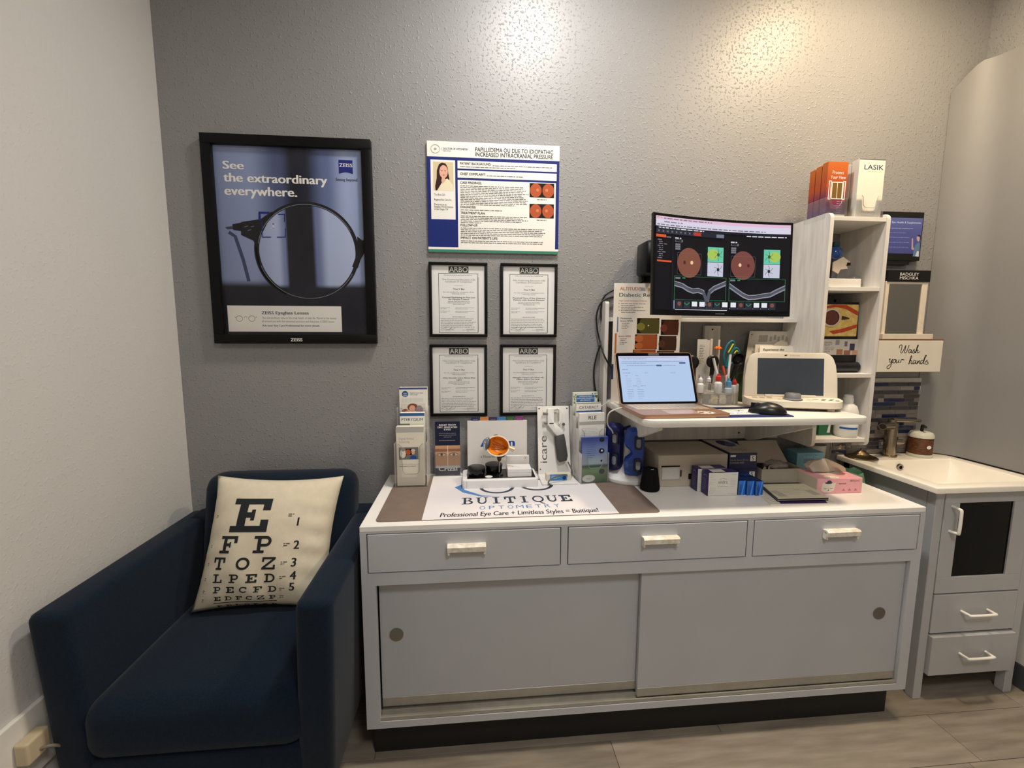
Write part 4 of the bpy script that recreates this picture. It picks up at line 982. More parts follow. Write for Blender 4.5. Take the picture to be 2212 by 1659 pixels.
for k in range(16):
    a = 2*pi*k/16; S.poly([(.030*cos(a-.1), .022*sin(a-.1)), (.038*cos(a), .028*sin(a)), (.030*cos(a+.1), .022*sin(a+.1))], i_stk, 'sticker')
S.arc(0, 0, .030, .022, .007, i_stk, 'sticker'); S.disc(0.004, 0, .010, .007, i_stk, 'sticker'); S.done()
TL = radians(23); hy, hz = 0.212, 0.012
LU = Vector((1,0,0)); LV = Vector((0, sin(TL), cos(TL))); LN = LU.cross(LV); LO = Vector((0, hy-0.004, hz))
def lid_box(x0, x1, v0, v1, n0, n1, r):
    b = new(); prism(b, rrect(x0, x1, v0, v1, r), n0, n1)
    M = Matrix((LU, LV, LN)).transposed().to_4x4(); M.translation = LO; b.transform(M); return b
lid = lap.part('lid', lid_box(-0.156, 0.156, 0, 0.212, -0.006, 0.0, 0.012), m_gold, smooth=True)
lap.part('screen_bezel', lid_box(-0.1535, 0.1535, 0.004, 0.2095, 0.0, 0.0006, 0.010), m_blk, lid)
lap.part('hinge', tube(new(), [(-0.13, hy-0.003, 0.010), (0.13, hy-0.003, 0.010)], 0.005, 10), mat('hinge_dark', (60,44,38), 0.4), lid, smooth=True)
e_lap = mat('laptop_screen', (186,210,242), 0.3, var=0.0, emit=0.9, spec=0.2, lit=True)
lsc = lap.part('display', lid_box(-0.144, 0.144, 0.012, 0.197, 0.0006, 0.0010, 0.003), e_lap, lid)
S = Sheet(lap, LO+LN*0.0010-LU*0.144+LV*0.012, LU, LV, parent=lid); lw, lh = 0.288, 0.185
e_lt, e_lb, e_ltop = mat('laptop_text', (110,124,150), 0.4, var=0, emit=0.9, lit=True), mat('laptop_button', (60,88,140), 0.4, var=0, emit=0.9, lit=True), mat('laptop_toolbar', (200,208,240), 0.4, var=0, emit=0.9, lit=True)
S.rect(0, lh*.90, lw, lh*.10, e_ltop, 'browser_bar')
S.lines(.012, lh*.93, .10, 1, .01, .0028, e_lt, seed=1, last=1); S.lines(.006, lh*.965, .26, 1, .01, .0018, e_lt, seed=2, last=.9); S.lines(.012, lh*.875, .25, 1, .01, .002, e_lt, seed=3, last=1)
S.lines(.010, lh*.835, .10, 1, .01, .0026, e_lt, seed=4, last=1); S.lines(.03, lh*.785, .20, 1, .01, .002, e_lt, seed=5, last=1); S.lines(.010, lh*.70, .022, 1, .01, .003, e_lt, seed=6, last=1)
S.rect(.245, lh*.825, .026, .0065, e_lb, 'screen_button'); S.rect(.150, lh*.77, .021, .0062, e_lb, 'screen_button')
for x, y, w_ in ((.012,.62,.03),(.10,.62,.012),(.205,.62,.018),(.020,.56,.012),(.060,.56,.012),(.045,.34,.018),(.078,.34,.018)): S.lines(x, lh*y, w_, 1, .01, .0022, e_lt, seed=int(x*999), last=1)
for x in (.022, .062):
    S.lines(x, lh*.50, .020, 7, .0062, .0011, e_lt, seed=int(x*800)); S.lines(x, lh*.26, .026, 6, .007, .0016, e_lt, seed=int(x*700))
S.done()
lap.part('webcam_cover', lid_box(-0.022, 0.022, 0.198, 0.208, 0.0006, 0.0022, 0.003), mat('grey_slider', (86,80,74), 0.4), lid)

# ---- charging cords
m_wc = mat('white_cord', (214,212,206), 0.45, var=0.02); m_bc = mat('black_cord', (16,16,17), 0.45, var=0.03)
def cord(name, label, pts, r, m, group=None, cat='cord'):
    b = new(); pts = [Vector(p) for p in pts]; o = pts[0].copy(); tube(b, [p-o for p in smooth_path(pts, 7)], r, 8)
    solid(name, label, cat, b, m, o, smooth='all', group=group)
P_ = lambda px, py, y: aty(px, py, y)
cord('charging_cord', 'white charging cord drooping from the side of the laptop', [(0.492, -0.262, DZ+0.008), (0.474, -0.262, DZ+0.004), P_(1318,890,-.265), P_(1312,905,-.25), P_(1314,920,-.2), P_(1324,935,-.16), P_(1325,965,-.14), P_(1318,985,-.13)], 0.0028, m_wc)
cord('charging_cord', 'thin white cord looping from the laptop behind the brochure rack', [(0.497, -0.236, DZ+0.008), P_(1325,868,-.20), P_(1312,870,-.15), P_(1298,878,-.13), P_(1288,884,-.12)], 0.0022, m_wc)
cord('hanging_cable', 'long black cord hanging in a loop down the wall left of the monitor', [P_(1395,585,-.02), P_(1386,610,-.013), P_(1360,617,-.012), P_(1332,624,-.012), P_(1306,640,-.012), P_(1298,670,-.012), P_(1302,705,-.012), P_(1300,735,-.012), P_(1290,765,-.012), P_(1283,800,-.012), P_(1285,835,-.012), P_(1293,870,-.012), P_(1300,930,-.014), P_(1303,985,-.02)], 0.0036, m_bc)
cord('hanging_cable', 'second black cord crossing the first and ending behind the laptop', [P_(1376,636,-.018), P_(1330,641,-.018), P_(1301,651,-.019), P_(1289,680,-.019), P_(1290,710,-.02), P_(1296,738,-.022), P_(1304,765,-.070), P_(1316,788,-.075), P_(1332,806,-.09)], 0.0036, m_bc)
for k, (px, lab) in enumerate(((1305, 'black power plug with a blue light behind the brochure rack'),)):
    t = Thing('power_adapter', lab, 'power adapter', P_(1308, 1000, -0.058), world=True)
    a = P_(1303, 965, -.058); b = P_(1320, 1022, -.058)
    bd = t.part('body', box(new(), a.x, b.x, -.075, -.045, b.z, a.z, .003, 2), m_bc)
    g = P_(1309, 985, -.0755); t.part('indicator', lathe(new(), [(0.0045, 0), (0.0045, -0.002), (0, -0.003)], 12, g, 'y'), mat('blue_led', (60,90,255), 0.4, var=0, emit=4.0), bd)
    t.part('cable', tube(new(), smooth_path([P_(1312,966,-.06), P_(1309,950,-.06), P_(1301,930,-.055), P_(1298,905,-.05), P_(1300,880,-.045)], 5), 0.003, 8), m_bc, bd, smooth='all')

# ---- wall chart leaning at the back of the desk
t = Thing('retina_chart', 'printed diabetic retina chart sheet leaning behind the laptop and monitor', 'poster', (0.65, -0.05, DZ), world=True)
YA = -0.093
sheet = t.part('sheet', box(new(), 0.494, 0.778, YA, YA+0.003, DZ, 1.622), mat('chart_paper', (226,222,214), 0.5, var=0.01))
S = Sheet(t, (0, YA, 0), (1,0,0), (0,0,1), parent=sheet); q = crop(1260, 590, 8.295, YA)
i_org, i_stl = ink('rust', (186,92,48)), ink('steel_blue', (58,78,106))
qt(S, q, 'ALTITUDE', 660, 1025, 308, 250, i_org, bold=.012)
for k in range(4): qr(S, q, 1020+k*4, 262+k*16, 1105+k*4, 269+k*16, i_stl, 'logo_bar')
qt(S, q, 'R', 1168, 1205, 325, 268, i_org, bold=.012)
qt(S, q, 'Diabetic Retinopathy', 645, 1640, 425, 362, ink('dark_slate', (44,52,66)), bold=.005)
qt(S, q, 'High Level Inclusion Criteria', 640, 1135, 508, 480, i_org)
for k, yy in enumerate((550, 612, 672)):
    g = q(640, yy-8); S.disc(g[0], g[1], .0016, .0016, i_gry, 'bullet', n=8); ql(S, q, 675, 1120, yy, 2, 32, 14, i_gry, seed=k+20, last=.6)
qr(S, q, 600, 785, 630, 1055, ink('chart_blue', (78,122,170)), 'colour_bar'); qr(S, q, 555, 1075, 600, 1440, ink('chart_orange', (190,112,44)), 'colour_bar'); qr(S, q, 500, 1630, 540, 1900, ink('chart_navy', (36,54,100)), 'colour_bar')
qt(S, q, 'Moderately', 665, 870, 820, 795, i_stl, bold=.005); qt(S, q, 'Severe NPDR', 662, 890, 868, 842, i_stl, bold=.005); qt(S, q, 'Severe NPDR', 630, 855, 1142, 1115, i_org, bold=.005)
for yy, xx in ((905, 690), (965, 685), (1180, 660), (1245, 650)): ql(S, q, xx, xx+140, yy, 2, 30, 12, i_gry, seed=yy, last=.7)
blkp = ink('photo_black')
for (x0, y0, x1, y1, c, blobs) in ((955, 808, 1365, 1082, 0, 0), (1385, 835, 1708, 1108, 1, 0), (920, 1098, 1325, 1362, 2, 1), (1350, 1125, 1668, 1385, 3, 0), (885, 1372, 1295, 1460, 2, 1), (1315, 1395, 1630, 1480, 3, 0)):
    cs = ((74,70,30), (72,34,22), (152,78,38), (62,38,26))[c]; hi = ((120,116,50), (104,52,36), (176,98,54), (78,50,34))[c]
    qr(S, q, x0, y0, x1, y1, blkp, 'retina_photo'); mm, hh = ink('retina_%d' % c, cs), ink('retina_hi_%d' % c, hi)
    A, B_ = q(x0, y0), q(x1, y1); cx, cz, w2, h2 = (A[0]+B_[0])/2, (A[1]+B_[1])/2, (B_[0]-A[0])/2, (A[1]-B_[1])/2
    S.poly(rrect(cx-w2*.72, cx+w2*.96, cz-h2*.96, cz+h2*.96, h2*.4), mm, 'retina_patch')
    S.disc(cx-w2*.62, cz+(h2*.45 if blobs else -h2*.1), w2*.36, h2*.5, hh, 'retina_patch_light')
    if blobs: S.disc(cx-w2*.62, cz-h2*.55, w2*.36, h2*.42, hh, 'retina_patch_light')
    if c != 1: S.disc(cx+w2*.02, cz+h2*.05, w2*.06, h2*.09, ink('retina_glint', (232,214,150)), 'optic_disc', n=12)
S.done()

# ---- mouse mat, mouse
mm_ = Thing('mouse_mat', 'small navy mouse mat with a white printed logo under the mouse', 'mouse mat', (0.90, -0.36, DZ), world=True)
pad = mm_.part('mat', (lambda b: prism(b, [(0.742,-0.452), (1.022,-0.452), (1.062,-0.262), (0.79,-0.262)], DZ, DZ+0.003))(new()), mat('navy_mat', (26,34,88), 0.8, var=0.05))
S = Sheet(mm_, (0, 0, DZ+0.003), (1,0,0), (0,1,0), parent=pad)
S.poly([(0.790,-0.412), (0.968,-0.412), (0.985,-0.300), (0.812,-0.300)], i_wht, 'white_field')
S.stroke([(0.815,-0.335),(0.845,-0.318),(0.885,-0.325),(0.91,-0.340)], .007, ink('logo_sky', (86,132,190)), 'logo_swoosh')
for cx in (.875, .925): S.arc(cx, -.335, .022, .020, .004, ink('logo_slate', (48,62,74)), 'logo_ring', a0=pi, a1=2*pi)
S.text('BUITIQUE', .830, -.395, .022, ink('logo_slate'), w=.12); S.done()
ms = Thing('computer_mouse', 'black computer mouse lying on the navy mat', 'mouse', (0.962, -0.398, DZ+0.003), rotz=radians(58))
bm = new(); ellipsoid(bm, (0,0,0.004), (0.036, 0.060, 0.036), 28, 18)
for v in bm.verts:
    if v.co.z < 0.0: v.co.z = 0.0
    v.co.x *= 1-0.12*(v.co.y/0.06)**2*(1 if v.co.y > 0 else .3); v.co.z *= 1-0.25*max(0, v.co.y/0.06)
body = ms.part('shell', bm, mat('mouse_black', (14,14,15), 0.32, var=0.04), smooth='all')
ms.part('wheel', lathe(new(), [(0.010, -0.0035), (0.011, 0), (0.010, 0.0035)], 16, (0, 0.030, 0.026), 'x'), mat('wheel_grey', (60,60,62), 0.4), body, smooth=True)
ms.part('button_split', box(new(), -0.0006, 0.0006, 0.012, 0.052, 0.010, 0.0355), mat('black_hole'), body)

# ---- instrument control panel (tablet with dial)
m_ivory = mat('ivory_plastic', (226,217,200), 0.42, var=0.012)
ins = Thing('control_panel', 'ivory instrument control panel with dark screen and grey dial', 'control panel', (1.125, -0.314, DZ+0.001), rotz=-0.286)
TLT = 0.125
IU = Vector((1,0,0)); IV = Vector((0, sin(TLT), cos(TLT))); IN = IU.cross(IV); IO = Vector((0, 0.035, 0.035))
def face_plate(pts, n0, n1, bev=0.0):
    b = new(); prism(b, pts, n0, n1)
    if bev: bmesh.ops.bevel(b, geom=[e for e in b.edges if abs(e.verts[0].co.z-e.verts[1].co.z) < 1e-6 and e.verts[0].co.z > (n0+n1)/2], offset=bev, segments=3, profile=0.5, affect='EDGES')
    M = Matrix((IU, IV, IN)).transposed().to_4x4(); M.translation = IO; b.transform(M); return b
w2 = 0.163
out = [(-w2, 0.0), (w2, 0.0), (w2-0.002, 0.08), (w2-0.008, 0.13)]+[(w2-0.012-0.040+0.040*cos(a), 0.136+0.040*sin(a)) for a in [pi/2*i/8 for i in range(1, 9)]]+[(-w2+0.052-0.040*sin(a), 0.136+0.040*cos(a)) for a in [pi/2*i/8 for i in range(0, 8)]]+[(-w2+0.008, 0.13), (-w2+0.002, 0.08)]
top = ins.part('upper_housing', face_plate(out, -0.022, 0.0, 0.003), m_ivory, smooth=True)
ins.part('display', face_plate(R4(-0.116, 0.0145, 0.114, 0.1545), -0.0005, 0.0006), mat('dark_display', (58,66,78), 0.35, var=0.06, scale=9, spec=0.5), top)
base_pts = [(-0.165, 0.045), (-0.165, 0.020)]+[(-0.165+0.06-0.06*cos(a), 0.015-0.055*sin(a)) for a in [pi/2*i/8 for i in range(1, 9)]]+[(0.165-0.06+0.06*sin(a), 0.015-0.055*cos(a)) for a in [pi/2*i/8 for i in range(0, 8)]]+[(0.165, 0.020), (0.165, 0.045)]
bm = new(); prism(bm, base_pts, 0.012, 0.034)
for v in bm.verts:
    if v.co.z > 0.02: v.co.z += 0.10*(v.co.y+0.04)
lowr = ins.part('lower_housing', bm, m_ivory, smooth=True)
bm = new(); prism(bm, [(x*0.985, y*0.97+0.001) for x, y in base_pts], 0.009, 0.0118); ins.part('seam_band', bm, mat('seam_grey', (150,140,124), 0.5), lowr)
for sx in (-0.11, 0.115): ins.part('foot', box(new(), sx-0.012, sx+0.012, -0.028, -0.006, -0.001, 0.010, 0.002, 1), mat('foot_grey', (176,168,152), 0.5))
ins.part('rear_block', box(new(), -0.09, 0.09, 0.03, 0.10, 0.0, 0.05, 0.004, 2), m_ivory)
slope = Vector((0, 1, 0.10)).normalized()
S = Sheet(ins, (0, 0.0, 0.0385), (1,0,0), slope, parent=lowr, lift=0.0002)
i_btn, i_bk2, i_red = ink('button_grey', (178,170,152)), ink('button_dark', (96,92,84)), ink('button_red', (214,70,56))
for k in range(3): S.rect(-.140+.026*k, .008, .018, .014, i_btn, 'button')
S.stroke([(-.155,.036),(-.10,.034),(-.066,.026)], .0016, i_btn); S.stroke([(-.052,.030),(-.042,.032),(-.034,.028)], .0016, i_btn); S.stroke([(.040,.030),(.052,.032),(.062,.026)], .0016, i_btn); S.stroke([(.140,.026),(.155,.030),(.170,.026)], .0016, i_btn)
S.text('Set', -.056, -.010, .009, ink('print_olive', (120,112,70)), w=.022); S.text('LRD', .040, -.012, .009, i_red, w=.022); S.rect(.066, .006, .020, .003, i_bk2, 'button')
for x, y in ((.098,.008),(.124,.006),(.088,-.010),(.112,-.010),(.134,-.012)): S.rect(x, y, .014, .006, i_bk2, 'button')
S.done()
ins.part('dial', lathe(new(), [(0.033, 0), (0.032, 0.003), (0.0275, 0.005), (0.026, 0.020), (0.023, 0.023), (0.016, 0.023), (0.014, 0.021), (0.0, 0.021)], 32, (-0.004, 0.002, 0.0375)), mat('dial_grey', (120,120,124), 0.4, var=0.04), lowr, smooth=True)
S = Sheet(ins, IO, IU, IV, parent=top); S.text('TOPCON', -.004, .163, .0042, i_gry, w=.034); S.poly([(-.024,.163),(-.016,.163),(-.010,.168),(-.020,.168)], i_blk, 'logo_mark'); S.done()

# ================================================================ on the counter
m_clr = clear()
# ---- logo desk mat
dm = Thing('desk_mat', 'brown desk mat with a white printed logo panel across its middle', 'desk mat', (0.083, -0.25, HT), world=True)
MT = HT+0.0025
bm = new(); prism(bm, rrect(-0.384, 0.555, -0.477, -0.035, 0.018, 5), HT, MT); body = dm.part('leather_mat', bm, mat('taupe_leather', (122,106,96), 0.5, var=0.06, scale=25, bump=0.08, bscale=250), smooth=True)
S = Sheet(dm, (0, 0, MT), (1,0,0), (0,1,0), parent=body)
S.rect(-0.238, -0.4765, 0.648, 0.441, ink('mat_white', (226,222,224)), 'white_field')
i_sl, i_sky = ink('logo_slate', (48,62,74)), ink('logo_sky', (86,132,190))
def zq(px, py): p = atz(px, py, MT); return (p.x, p.y)
S.poly([zq(982,1053), zq(1000,1046), zq(1003,1058), zq(1040,1070), zq(1075,1072), zq(1040,1073), zq(1000,1064)][::-1], i_sky, 'logo_swoosh')
c1, c2 = zq(1074,1058), zq(1160,1052)
for c in (c1, c2): S.arc(c[0], c[1]+.030, .068, .068, .013, i_sl, 'logo_ring', n=40)
by = zq(1106,1086.5)[1]; ty = zq(1106,1072.5)[1]; x0, x1 = zq(994,1091)[0], zq(1240,1083)[0]; pit = (x1-x0)/8.0
for i, chh in enumerate('BUITIQUE'):
    S.nu += 1; S.uid = S.nu
    for g in slab(chh): S.poly([(x0+i*pit+.1*pit+a*pit*.84, by+b*(ty-by)) for a, b in g], i_sl, 'lettering')
S.uid = 0
x0, x1 = zq(1032,1100)[0], zq(1212,1091)[0]; by = zq(1120,1098)[1]; hh = zq(1120,1091)[1]-by
for i, chh in enumerate('OPTOMETRY'): S.text(chh, x0+(x1-x0)*(i+.5)/9, by, hh, i_sky, align='C', w=.020 if chh != 'M' else .026)
x0, x1 = zq(950,1117)[0], zq(1294,1104)[0]; by = zq(1120,1111.5)[1]
S.text('Professional Eye Care + Limitless Styles = Buitique!', x0, by, zq(1120,1103)[1]-by, i_blk, w=x1-x0, bold=.016, shear=.15); S.done()

# ---- stepped clear brochure racks and the leaflets in them
def rack(label, x0, x1, yf, depth, tops, cut=0.055):
    n = len(tops); t = Thing('brochure_rack', label, 'brochure holder', ((x0+x1)/2, yf+depth/2, MT), world=True)
    z0 = MT; th = 0.002; step = depth/n
    t.part('floor_plate', box(new(), x0, x1, yf, yf+depth, z0, z0+th), m_clr)
    for k, zt in enumerate(tops):
        y = yf+k*step; w = x1-x0; cz = zt-cut; zl = z0 if k == 0 else tops[k-1]-cut-0.02
        a, b = x0+w*.22, x1-w*.22; r = 0.012
        pts = [(x0, zl), (x1, zl), (x1, zt), (b+r, zt), (b, zt-r), (b-.004, cz+r), (b-.012, cz), (a+.012, cz), (a+.004, cz+r), (a, zt-r), (a-r, zt), (x0, zt)]
        pl = t.part('pocket_front', prism(new(), [(p, q_) for p, q_ in pts], y, y+th, 'y'), m_clr)
        t.part('pocket_edge', tube(new(), [(p, y+th/2, q_) for p, q_ in pts[3:11]], 0.0009, 6), mat('acrylic_edge', (150,158,156), 0.15, var=0.0), pl, smooth=True)
        for xs in (x0, x1-th): t.part('side_wall', box(new(), xs, xs+th, y+th, y+step, z0+th, zt), m_clr)
    t.part('back_plate', box(new(), x0, x1, yf+depth-th, yf+depth, z0+th, tops[-1]+0.02), m_clr)
    return t
def leaflet(label, x0, x1, y, z0, z1, thick, m, group, lean=0.0):
    t = Thing('brochure', label, 'brochure', ((x0+x1)/2, y, z0), world=True, group=group)
    b = new(); n = max(2, int(thick/0.003))
    box(b, x0, x1, y, y+thick, z0, z1, 0.0006, 1)
    p = t.part('cover', b, m); S = Sheet(t, (x0, y, z0), (1,0,0), (0,0,1), parent=p); return t, S, x1-x0, z1-z0
pap = lambda n, c=(230,228,222): mat('paper_'+n, c, 0.45, var=0.015, spec=0.3)
GL, GR, GT = 'leaflets in the left counter rack', 'leaflets in the right counter rack', 'leaflets on top of the shelf tower'
rack('clear stepped leaflet rack at the left end of the counter', -0.374, -0.250, -0.168, 0.128, (1.000, 1.045, 1.125), 0.12)
t, S, W, H = leaflet('cream digital retinal screening leaflet in front of the left rack', -0.366, -0.262, -0.163, MT+.004, 1.064, 0.030, pap('cream', (222,216,200)), GL)
S.rect(0, H-.022, W, .022, ink('ash', (176,174,170)), 'grey_band'); S.text('Digital Retinal', .010, H-.050, .0085, i_lgr, w=.056); S.text('Screening', .010, H-.062, .0085, i_lgr, w=.040)
S.rect(.009, H-.128, W-.030, .048, ink('clinic_grey', (112,112,108)), 'photo'); a = ink('skin', (214,164,140))
S.disc(.024, H-.104, .011, .018, ink('shirt_cream', (222,218,204)), 'photo_patient_shirt'); S.disc(.026, H-.088, .007, .008, ink('hair_grey', (140,136,132)), 'photo_patient_hair'); S.rect(.036, H-.110, .022, .024, ink('photo_black'), 'photo_screen'); S.disc(.044, H-.099, .010, .011, ink('fundus_orange'), 'photo_retina')
S.poly([(.048,H-.127),(.054,H-.114),(.063,H-.110),(.074,H-.115),(.076,H-.127)], ink('scrub_blue', (40,76,150)), 'photo_doctor_coat'); S.disc(.063, H-.100, .0065, .009, a, 'photo_doctor_face'); S.disc(.063, H-.092, .008, .005, ink('hair_pale', (206,200,192)), 'photo_doctor_hair')
S.lines(.010, .085, .075, 1, .008, .0022, i_lgr, seed=1, last=1); S.lines(.010, .077, .062, 1, .008, .0026, i_gry, seed=2, last=1); S.done()
t, S, W, H = leaflet('white pterygium leaflet in the middle of the left rack', -0.357, -0.262, -0.121, MT+.030, 1.110, 0.026, pap('white', (232,230,224)), GL)
S.rect(0, H-.012, W, .012, ink('eye_blue', (56,92,150)), 'blue_band'); S.text('PTERYGIUM', W/2, H-.032, .0115, i_blk, w=W*.86, align='C', bold=.003); S.rect(0, H-.060, W*.4, .018, ink('sage', (110,124,108)), 'photo'); S.rect(W*.4, H-.060, W*.6, .018, ink('pale_green', (222,226,200)), 'photo_light'); S.done()
t, S, W, H = leaflet('white weekly vision check leaflet at the back of the left rack', -0.364, -0.254, -0.078, MT+.080, 1.205, 0.026, pap('white'), GL)
S.rect(0, H-.008, W, .008, ink('slate_blue', (70,86,130)), 'blue_band'); S.disc(.023, H-.026, .0125, .0125, ink('badge_blue', (64,96,140)), 'round_badge'); S.text('eye', .023, H-.026, .005, i_wht, w=.012, align='C'); S.text('sight', .023, H-.034, .005, i_wht, w=.015, align='C')
S.text('Monitor your vision', .042, H-.024, .0045, i_blk, w=.052, bold=.01); S.text('every week', .042, H-.031, .0045, i_blk, w=.030, bold=.01)
for k in range(18): S.rect(.008+.005*k, H-.060, .0004, .016, i_lgr, 'dot_grid')
for k in range(5): S.rect(.008, H-.060+.004*k, .086, .0004, i_lgr, 'dot_grid')
S.rect(.006, H-.104, W-.014, .040, ink('photo_pale', (214,208,196)), 'photo'); S.disc(.022, H-.098, .013, .013, ink('ginger', (150,88,56)), 'photo_child_hair'); S.disc(.052, H-.080, .021, .016, ink('auburn', (124,72,48)), 'photo_woman_hair'); S.disc(.050, H-.085, .012, .014, a, 'photo_woman_face'); S.disc(.078, H-.090, .014, .018, ink('mauve', (150,132,142)), 'photo_jumper'); S.disc(.030, H-.100, .009, .008, a, 'photo_child_face'); S.done()

# ---- upright eye-drop leaflet stand
t = Thing('leaflet_stand', 'clear stand holding a navy dry eye leaflet with two eyes', 'leaflet stand', (-0.178, -0.03, MT), world=True)
lf = t.part('leaflet', box(new(), -0.229, -0.127, -0.044, -0.041, MT+.004, 1.058), mat('leaflet_navy', (26,30,58), 0.5, var=0.03, spec=0.3))
S = Sheet(t, (-0.229, -0.044, MT+.004), (1,0,0), (0,0,1), parent=lf); W, H = .102, 1.058-MT-.004
for k, (s_, w_) in enumerate((('RELIEF FROM', .068), ('DRY, IRRITATED', .080), ('EYES', .027))): S.text(s_, W/2, H-.017-.0098*k, .0066, i_wht, w=w_, align='C', bold=.02)
S.lines(.012, H-.050, .078, 3, .0078, .0024, i_lgr, seed=3, last=.4, center=True); S.lines(.016, H-.080, .066, 1, .008, .0024, i_lgr, seed=4, last=1)
S.rect(0, .038, W, .088, ink('face_skin', (196,152,116)), 'photo_skin')
S.rect(0, .100, W, .012, ink('brow_shade', (150,104,76)), 'eyebrow')
for cx, ir in ((.026, (92,60,40)), (.076, (104,100,70))):
    S.disc(cx, .088, .019, .0075, ink('lid_brown', (120,78,56)), 'eyelid'); S.disc(cx, .087, .016, .0055, ink('eye_white', (206,190,174)), 'eye_picture'); S.disc(cx, .0875, .0058, .0058, ink('iris_%d' % ir[1], ir), 'iris'); S.disc(cx, .0875, .0024, .0024, i_blk, 'pupil', n=10)
S.rect(W/2-.001, .038, .002, .088, i_wht, 'split_line'); S.rect(0, .030, W, .010, ink('silver', (196,196,196)), 'silver_band'); S.text('Crizal', W/2, .018, .0165, i_wht, w=.076, align='C', bold=.012); S.done()
t.part('front_sheet', box(new(), -0.233, -0.123, -0.048, -0.046, MT, .93), m_clr); t.part('back_sheet', box(new(), -0.233, -0.123, -0.040, -0.038, MT, 1.055), m_clr); t.part('foot', box(new(), -0.233, -0.123, -0.048, -0.006, MT, MT+.002), m_clr)

# ---- white flip binder with coloured tabs
t = Thing('flip_binder', 'white standing flip binder with six coloured index tabs', 'binder', (0.027, -0.05, MT), world=True)
b = new(); prism(b, [(-0.062, MT), (-0.056, MT), (-0.040, 1.060), (-0.046, 1.060)], -0.096, 0.152, 'x'); cv = t.part('front_cover', b, mat('binder_white', (216,214,212), 0.4, var=0.01))
b = new(); prism(b, [(-0.012, MT), (-0.006, MT), (-0.034, 1.056), (-0.040, 1.056)], -0.096, 0.152, 'x'); t.part('rear_cover', b, mat('binder_white'))
vv = Vector((0, 0.016, 1.060-MT)).normalized()
for k, c in enumerate(((40,36,92), (206,128,58), (50,36,84), (56,122,180), (44,96,48), (130,48,116))):
    x = -0.080+.0365*k; tb = t.part('index_tab', box(new(), x, x+.034, -0.044, -0.0425, 1.058, 1.075, .0005, 1), mat('tab_%d' % k, c, 0.5, var=0.02))
    S = Sheet(t, (x, -0.044, 1.058), (1,0,0), (0,0,1), parent=tb); S.lines(.007, .006, .020, 1, .003, .0022, i_lgr, seed=k, last=1); S.done()
S = Sheet(t, (-0.096, -0.062, MT), (1,0,0), vv, parent=cv); S.text('Alcon', .055, .125, .033, ink('alcon_blue', (18,70,160)), w=.140, bold=.03); S.text('a Novartis company', .055, .078, .011, ink('slate_text', (84,88,96)), w=.110); S.done()

# ---- display tray with eye model, lens cases, cards
tr = Thing('display_tray', 'white display tray with a black insert in the middle of the counter', 'tray', (0.034, -0.135, MT), world=True)
b = new(); prism(b, rrect(-0.116, 0.180, -0.206, -0.070, 0.014, 5), MT, MT+.034)
bmesh.ops.bevel(b, geom=[e for e in b.edges if abs(e.verts[0].co.z-e.verts[1].co.z) < 1e-6 and e.verts[0].co.z > MT+.01], offset=.005, segments=3, profile=.5, affect='EDGES')
shell = tr.part('shell', b, mat('tray_white', (232,230,230), 0.3, var=0.01), smooth=True)
TZ = MT+.0345
tr.part('black_insert', box(new(), -0.097, 0.170, -0.190, -0.076, MT+.033, TZ), mat('tray_black', (14,14,15), 0.25, var=0.05), shell)
tr.part('end_seam', box(new(), -0.0985, -0.0975, -0.2066, -0.200, MT+.002, MT+.030), mat('seam_grey'), shell)
def puck(label, x, y, r=.034):
    t = Thing('lens_case', label, 'case', (x, y, TZ)); bd = t.part('jar', lathe(new(), [(r*.86, 0), (r*.94, .004), (r, .018), (r, .026), (0, .026)], 32), m_blk, smooth=True)
    t.part('lid', lathe(new(), [(r, .026), (r+.0015, .028), (r+.001, .033), (r-.004, .036), (0, .037)], 32), mat('case_lid', (22,22,23), 0.28, var=0.05), smooth=True)
    S = Sheet(t, (0, 0, .037), (1,0,0), (0,1,0)); S.arc(0, 0, r*.62, r*.62, .002, ink('gilt', (120,108,84)), 'lid_lettering', a0=.4, a1=2.7, n=14); S.done()
puck('round black lens case nearer the left corner of the tray', -0.060, -0.146); puck('round black lens case behind the eye model stem', 0.010, -0.112)
solid('loose_lens', 'small clear lens lying flat on the black tray insert', 'lens', lathe(new(), [(0, 0.0), (.014, .0005), (.0145, .001), (.010, .003), (0, .0042)], 24), clear('lens_clear', (255,255,255), .5), (-0.012, -0.172, TZ), smooth=True)
ey = Thing('eye_model', 'cutaway eyeball model with orange inside on a metal stem', 'eye model', (0.030, -0.152, TZ))
m_scl, m_org = mat('sclera_white', (232,224,208), 0.35, var=0.02), mat('retina_orange', (232,140,28), 0.35, var=0, c2=(206,108,20), scale=30)
m_brz = mat('stem_metal', (150,146,140), 0.3, metal=0.9)
ey.part('stem', tube(new(), [(0, 0, 0), (0, 0, .062)], .0028, 12), m_brz, smooth=True); ey.part('stem_base', lathe(new(), [(.016, 0), (.014, .004), (.004, .007), (.004, .012)], 20), m_blk, smooth=True)
ey.part('socket', lathe(new(), [(.005, .056), (.008, .062), (.009, .074), (.013, .080)], 14), mat('socket_brown', (64,36,22), 0.4), smooth=True)
EC = Vector((-.006, 0, .118)); R_ = .0415
